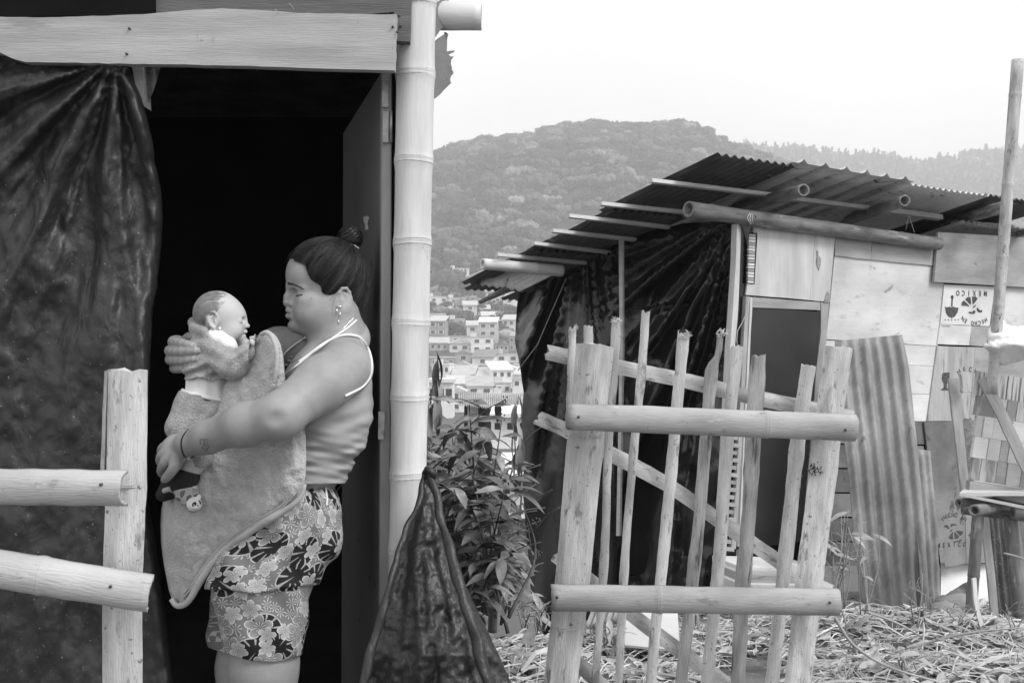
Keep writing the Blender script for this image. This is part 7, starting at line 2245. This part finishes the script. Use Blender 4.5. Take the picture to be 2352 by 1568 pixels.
# ================================================================ PLANTS AND LITTER
LEAF_MESHES = []
def leaf_mesh(seed, L, w, curl, mt, droop=.25):
    rg = random.Random(seed)
    V, Q = [], []
    n = 6
    for i in range(n + 1):
        t = i / n
        hw = w * math.sin(math.pi * min(1, t * .96 + .02)) ** .8 * (1 - .25 * t)
        x = L * t; z = -droop * L * t * t + .02 * L * math.sin(t * 6 + seed)
        for j, sgn in enumerate((-1, 0, 1)):
            V.append((x, sgn * hw, z + (abs(sgn) * hw * curl)))
    for i in range(n):
        for j in range(2):
            a = i * 3 + j; Q.append((a, a + 1, a + 4, a + 3))
    V += [(0, -.0012, 0), (0, .0012, 0), (-.016, .001, .004), (-.016, -.001, .004)]
    k = len(V); Q.append((k - 4, k - 3, k - 2, k - 1))
    me = bpy.data.meshes.new("leaf"); me.from_pydata(V, [], Q); me.materials.append(MT[mt])
    me.polygons.foreach_set("use_smooth", [True] * len(Q))
    return me
LM = [leaf_mesh(k, .10 + .02 * (k % 3), .019 + .004 * (k % 2), .35, 'leaf', .18 + .14 * (k % 3)) for k in range(6)]
LP = [leaf_mesh(20 + k, .12, .018, .3, 'leaf_pale', .5) for k in range(3)]
def bush():
    root = empty("leafy_bush", P(1090, 1460, 5.6), "tall leafy bush with long leaves between the doorway post and the far black wall", "bush")
    rg = random.Random(31)
    leaves = []
    sv, sq = [], []
    def stem_add(pts, r):
        v, q = tube_np(pts, r, 5); k = len(sv); sv.extend([tuple(x) for x in v]); sq.extend([tuple(i + k for i in f) for f in q])
    tips = []
    for i in range(28):
        u0, v0 = rg.uniform(1000, 1170), rg.uniform(1390, 1470)
        Y = rg.uniform(4.7, 6.6)
        u1 = min(1200, max(985, u0 + rg.gauss(0, 55))); v1 = rg.choice([rg.uniform(900, 1010), rg.uniform(960, 1200), rg.uniform(1100, 1350)])
        a, b = P(u0, v0, Y), P(u1, v1, Y + rg.uniform(-.3, .3))
        mid = a.lerp(b, .5) + Vector((rg.uniform(-.12, .12), rg.uniform(-.1, .1), 0))
        pts = polyline([a, mid, b], 12)
        stem_add(pts, [.010 * (1 - .75 * k / 11) for k in range(12)])
        tips.append(pts)
        for br in range(4):
            k = rg.randint(3, 10); c = pts[k]
            d = Vector((rg.uniform(-1, 1), rg.uniform(-.6, .6), rg.uniform(0, .9))).normalized() * rg.uniform(.12, .30)
            bp = polyline([c, c + d * .5 + Vector((0, 0, .02)), c + d], 7)
            stem_add(bp, .003)
            tips.append(bp)
    for pts in tips:
        n = len(pts)
        for k in range(2 if n > 7 else 1, n):
            for s in range(1 if k % 2 else 2) if k < n - 1 else range(4):
                leaves.append((pts[k], (pts[k] - pts[k - 1]).normalized(), rg.uniform(0, 6.28), rg.uniform(.75, 1.35)))
    rg.shuffle(leaves)
    mats = []
    for (p, d, a, s) in leaves:
        if 1176 + FPX * (p.x + .06) / p.y > 1206 - (30 if p.z > 1.0 else 0): continue
        side = Vector((math.cos(a), math.sin(a), rg.uniform(-.5, .35))).normalized()
        x = (side * .9 + d * .35 + Vector((0, 0, -.18))).normalized()
        z = (Vector((rg.uniform(-.4, .4), rg.uniform(-.7, .1), 1))).normalized()
        y = z.cross(x).normalized(); z = x.cross(y)
        m = Matrix((x * s, y * s, z * s)).transposed().to_4x4(); m.translation = p + x * .018
        mats.append(m)
    near = sorted(range(len(mats)), key=lambda i: mats[i].translation.y)
    inv = Matrix.Translation(-Vector(root.location))
    big = set(near[::max(1, len(near) // 560)][:290])
    vs, fs = [], []
    tv = [[np.array([v.co[:] for v in me.vertices]), np.array([list(p.vertices) for p in me.polygons])] for me in LM]
    for i, m in enumerate(mats):
        if i in big:
            o = bpy.data.objects.new("leaf", LM[i % 6]); link(o, root); o.matrix_local = inv @ m
        else:
            v, f = tv[i % 6]; M = np.array(m)
            k = sum(len(x) for x in vs); vs.append(v @ M[:3, :3].T + M[:3, 3]); fs.append(f + k)
    o = np_mesh("leaves", np.concatenate(vs), np.concatenate(fs), MT['leaf'], None, True); put(o, root); o["kind"] = "stuff"
    mesh_obj("stems", sv, sq, MT['stem'], root, True)
    # seed heads
    for k in range(26):
        c = rg.choice(tips)[-1]
        v_, f_ = ICO1; V, F, k0 = [], [], 0
        for q in range(9):
            V.append(v_ * .0055 + A3(c) + np.array([rg.uniform(-.02, .02), rg.uniform(-.02, .02), rg.uniform(-.01, .03)])); F.append(f_ + k0); k0 += len(v_)
        np_mesh("seed_head", np.concatenate(V), np.concatenate(F), MT['stem'], root)
bush()
# pale drooping leaves close to the post and at the black wall
def sprig(u, v, Y, n, label, big=1.0, spread=20):
    root = empty("pale_sprig", P(u, v, Y), label, "plant")
    rg = random.Random(int(u))
    top = P(u + 4, v - 150 * big, Y)
    tube("stem", [P(u, v, Y), P(u + rg.uniform(-8, 8), v - 80 * big, Y), top], [.004, .003, .002], MT['stem'], root, 5, 10)
    inv = Matrix.Translation(-Vector(root.location))
    for k in range(n):
        o = bpy.data.objects.new("leaf", LP[k % 3]); link(o, root)
        a = k * 2.4; x = Vector((math.cos(a) * .45, math.sin(a) * .3, -.85)).normalized(); z = Vector((math.cos(a), math.sin(a), .5)); y = z.cross(x).normalized(); z = x.cross(y)
        s = rg.uniform(1.0, 1.6)
        m = Matrix((x * s, y * s, z * s)).transposed().to_4x4(); m.translation = P(u + rg.uniform(-spread, spread) * .3, v - 150 * big * (k + 1) / n, Y)
        o.matrix_local = inv @ m
sprig(1001, 960, 5.0, 9, "pale drooping long-leaved sprig beside the doorway post, in front of the town", 1.0)
sprig(1186, 1075, 5.3, 9, "pale drooping long-leaved sprig touching the edge of the black wall", 1.1)
bamboo("bamboo_stub", P(1138, 1222, 5.9), P(1131, 1450, 5.9), .030, .028, [.38], MT['bamboo_old'], None, Vector((0, -1, 0)), .7, 0, 41, label="short cut bamboo post standing among the stems of the bush", cat="post")

# ---------------------------------------------------------------- straw, stalks and dead leaves over the yard
def litter(name, n, mk, mt, label, cat):
    vs, fs, k = [], [], 0
    for i in range(n):
        r = mk(i)
        if r is None: continue
        v, f = r
        vs.append(v); fs.append(f + k); k += len(v)
    o = np_mesh(name, np.concatenate(vs), np.concatenate(fs), MT[mt], None, False, kind='stuff', label=label, cat=cat)
    return o
rgl = np.random.default_rng(8)
def yard_pt():
    for _ in range(60):
        y = 3.0 + 5.6 * rgl.random() ** 1.2; x = rgl.uniform(-.35, .62) * y
        if fbm(x * 1.4, y * 1.4, 5) > -.18 - .5 * math.exp(-((y - 5.4) / 1.0) ** 2): return x, y
    return x, y
def straw(i):
    x, y = yard_pt(); z = ground_z(x, y)
    L = rgl.uniform(.05, .26) * (2.0 if i % 23 == 0 else 1); a = rgl.uniform(0, math.tau); w = rgl.uniform(.0012, .0035) * (1.8 if i % 23 == 0 else 1)
    w = w * rgl.choice([.6, .8, 1.0, 1.6])
    rise = rgl.uniform(0, .05) + (.10 if i % 9 == 0 else 0) * rgl.random()
    m = 4
    t = np.linspace(-.5, .5, m); bend = rgl.uniform(-.12, .12)
    cx, cy = x + np.cos(a) * t * L - np.sin(a) * bend * L * (t ** 2), y + np.sin(a) * t * L + np.cos(a) * bend * L * (t ** 2)
    cz = z + .008 + rise * (.25 - t ** 2) * 2.5 + rgl.uniform(0, .045) + t * rgl.uniform(-.05, .05)
    nx_, ny_ = -np.sin(a) * w, np.cos(a) * w
    V = np.stack([np.stack([cx + nx_, cy + ny_, cz], 1), np.stack([cx - nx_, cy - ny_, cz], 1), np.stack([cx, cy, cz + w * 1.6], 1)], 1).reshape(-1, 3)
    F = []
    for k in range(m - 1):
        b = k * 3
        for j in range(3): F.append((b + j, b + (j + 1) % 3, b + 3 + (j + 1) % 3, b + 3 + j))
    return V, np.array(F)
litter("dry_straw", 7500, straw, 'straw', "dry straw and stalks strewn over the yard around the gate and far shack", "straw")
def dleaf(i):
    x, y = yard_pt(); z = ground_z(x, y) + .012 + rgl.uniform(0, .04)
    L = rgl.uniform(.03, .11); w = L * rgl.uniform(.18, .34); a = rgl.uniform(0, math.tau); tl = rgl.uniform(-.6, .6)
    t = np.linspace(0, 1, 5); hw = w * np.sin(np.pi * (t * .94 + .03)); curl = rgl.uniform(-.5, .9)
    V = []
    for k in range(5):
        for s in (-1, 0, 1):
            lx, ly, lz = L * (t[k] - .5), s * hw[k], abs(s) * hw[k] * curl + .25 * L * (t[k] - .5) ** 2 * 4 * .3 + tl * L * (t[k] - .5)
            V.append((x + lx * math.cos(a) - ly * math.sin(a), y + lx * math.sin(a) + ly * math.cos(a), z + lz))
    F = []
    for k in range(4):
        for j in range(2): b = k * 3 + j; F.append((b, b + 1, b + 4, b + 3))
    return np.array(V), np.array(F)
litter("fallen_leaves", 3600, dleaf, 'deadleaf', "curled dead leaves and husks lying among the straw", "leaves")
def clod(i):
    x, y = yard_pt(); z = ground_z(x, y); r = rgl.uniform(.006, .03)
    v, f = ICO1
    return v * (1 + .5 * (rgl.random((len(v), 1)) - .5)) * r * np.array([1.2, 1.2, .7]) + np.array([x, y, z + r * .3]), f
litter("soil_clods", 2200, clod, 'soil', "crumbs and clods of earth scattered on the yard", "soil")
# longer sticks lying about, each its own
rgs = random.Random(44)
desc = ["long thin pale stalk curving over the straw in the lower right corner", "grey twig lying across the straw before the table legs", "bleached forked twig leaning over the litter at the right edge",
        "thick pale stalk lying flat before the leaning roof sheet", "bent dry stem arching beside the right gate post", "crooked twig on the ground between gate and door step"]
for k, pts in enumerate([[(1918, 1418), (1960, 1480), (2040, 1530), (2160, 1566)], [(2090, 1488), (2180, 1462), (2260, 1448), (2352, 1440)], [(2306, 1270), (2330, 1276), (2352, 1284), (2390, 1310)],
                         [(1990, 1405), (2060, 1430), (2130, 1470), (2150, 1490)], [(1890, 1400), (1905, 1385), (1930, 1395), (1945, 1440)], [(1700, 1385), (1740, 1360), (1790, 1350), (1820, 1365)]]):
    Y = [3.9, 4.6, 5.0, 4.9, 4.6, 5.4][k]
    tube("fallen_stick", [P(u, v, Y) for u, v in pts], [.006, .0055, .003], MT['stick'], None, 6, 16, label=desc[k], cat="stick")
# weeds
def weed(u, v, Y, h, n, label, nleaf=6, seed=0):
    root = empty("dry_weed", P(u, v, Y), label, "weed")
    rg = random.Random(seed)
    inv = Matrix.Translation(-Vector(root.location))
    for k in range(n):
        a = P(u + rg.uniform(-16, 16), v + rg.uniform(-6, 6), Y + rg.uniform(-.15, .15))
        b = P(u + rg.uniform(-45, 45), v - h * rg.uniform(.5, 1), Y + rg.uniform(-.2, .2))
        pts = polyline([a, a.lerp(b, .5) + Vector((rg.uniform(-.04, .04), 0, .02)), b], 9)
        tube("stem", pts, [.0045 * (1 - .6 * j / 8) for j in range(9)], MT['stick'], root, 5)
        for q in range(rg.randint(1, 3)):
            c = pts[rg.randint(3, 8)]; d = Vector((rg.uniform(-1, 1), rg.uniform(-.5, .5), rg.uniform(-.2, .8))).normalized() * rg.uniform(.04, .12)
            tube("twig", [c, c + d * .6, c + d + Vector((0, 0, -.01))], [.002, .0015, .001], MT['stick'], root, 4)
    for k in range(nleaf):
        o = bpy.data.objects.new("leaf", LP[k % 3]); link(o, root)
        x = Vector((rg.uniform(-1, 1), rg.uniform(-.6, .2), rg.uniform(-.3, .3))).normalized(); z = Vector((rg.uniform(-.3, .3), -.5, 1)).normalized(); y = z.cross(x).normalized(); z = x.cross(y)
        s = rg.uniform(.6, 1.1); m = Matrix((x * s, y * s, z * s)).transposed().to_4x4(); m.translation = P(u + rg.uniform(-40, 40), v - h * rg.uniform(.4, 1), Y)
        o.matrix_local = inv @ m
weed(1925, 1400, 5.5, 240, 14, "tangled dry weed stalks between the right gate post and the leaning roof sheet", 8, 1)
weed(1985, 1420, 5.3, 230, 6, "thin weed with three broad pale leaves before the leaning roof sheet", 6, 2)
weed(2110, 1440, 5.2, 140, 6, "low leafless weed at the right foot of the leaning roof sheet", 0, 3)
weed(1240, 1450, 4.8, 90, 6, "curled dry husk and stalks at the foot of the black wall's left edge", 5, 4)
weed(1600, 1440, 4.7, 80, 6, "thin dry stalks poking up behind the middle gate pickets", 2, 5)
weed(1690, 1420, 5.0, 110, 6, "springy bare twigs arching beside the door step", 0, 6)
weed(2215, 1440, 5.2, 60, 5, "small dry tuft before the left table leg", 0, 7)
weed(2335, 1440, 5.0, 60, 6, "spiky dry tuft at the right edge beside the table leg", 0, 8)
weed(1215, 1440, 5.1, 70, 7, "short dry stems sprouting at the foot of the bush beside the pale husk", 4, 11)
weed(1960, 1500, 4.4, 60, 6, "low dry tuft in the straw right of the right gate post", 3, 12)
weed(2080, 1540, 4.0, 50, 6, "low spiky tuft in the straw nearest the lower right corner", 2, 13)
weed(1400, 1480, 4.6, 60, 6, "small dry weed seen between the left gate post and second picket", 3, 14)
weed(1780, 1500, 4.5, 60, 6, "small dry weed seen between the last pickets of the gate", 3, 15)
# banana sheath and stones near the bush foot
slab("dry_husk", [P(u, v, 4.9) for u, v in wobble([(1196, 1478), (1200, 1462), (1214, 1440), (1222, 1425), (1228, 1432), (1230, 1470), (1226, 1480)], 3, 2, 4)], .006, MT['inner'], None, None, 0, None, label="pointed pale dry husk standing at the foot of the black wall", cat="husk")
rgk = random.Random(6)
for k, (u, v, Y, r, lab) in enumerate([(2190, 1385, 6.3, .09, "grey rubble lump behind the left table leg"), (2172, 1398, 6.2, .07, "smaller rubble lump beside the narrow leaning sheet")]):
    v_, f_ = ICO2; v_ = v_ * (1 + .35 * (np.array([noise.noise(Vector(x) * 1.7 + Vector((k, 0, 0))) for x in v_]))[:, None]) * np.array([r * 1.3, r, r * .7]) + A3(P(u, v, Y))
    np_mesh("stone", v_, f_, MT['ply_grey'], None, True, label=lab, cat="stone")
# electric wire mast dimly on the far ridge
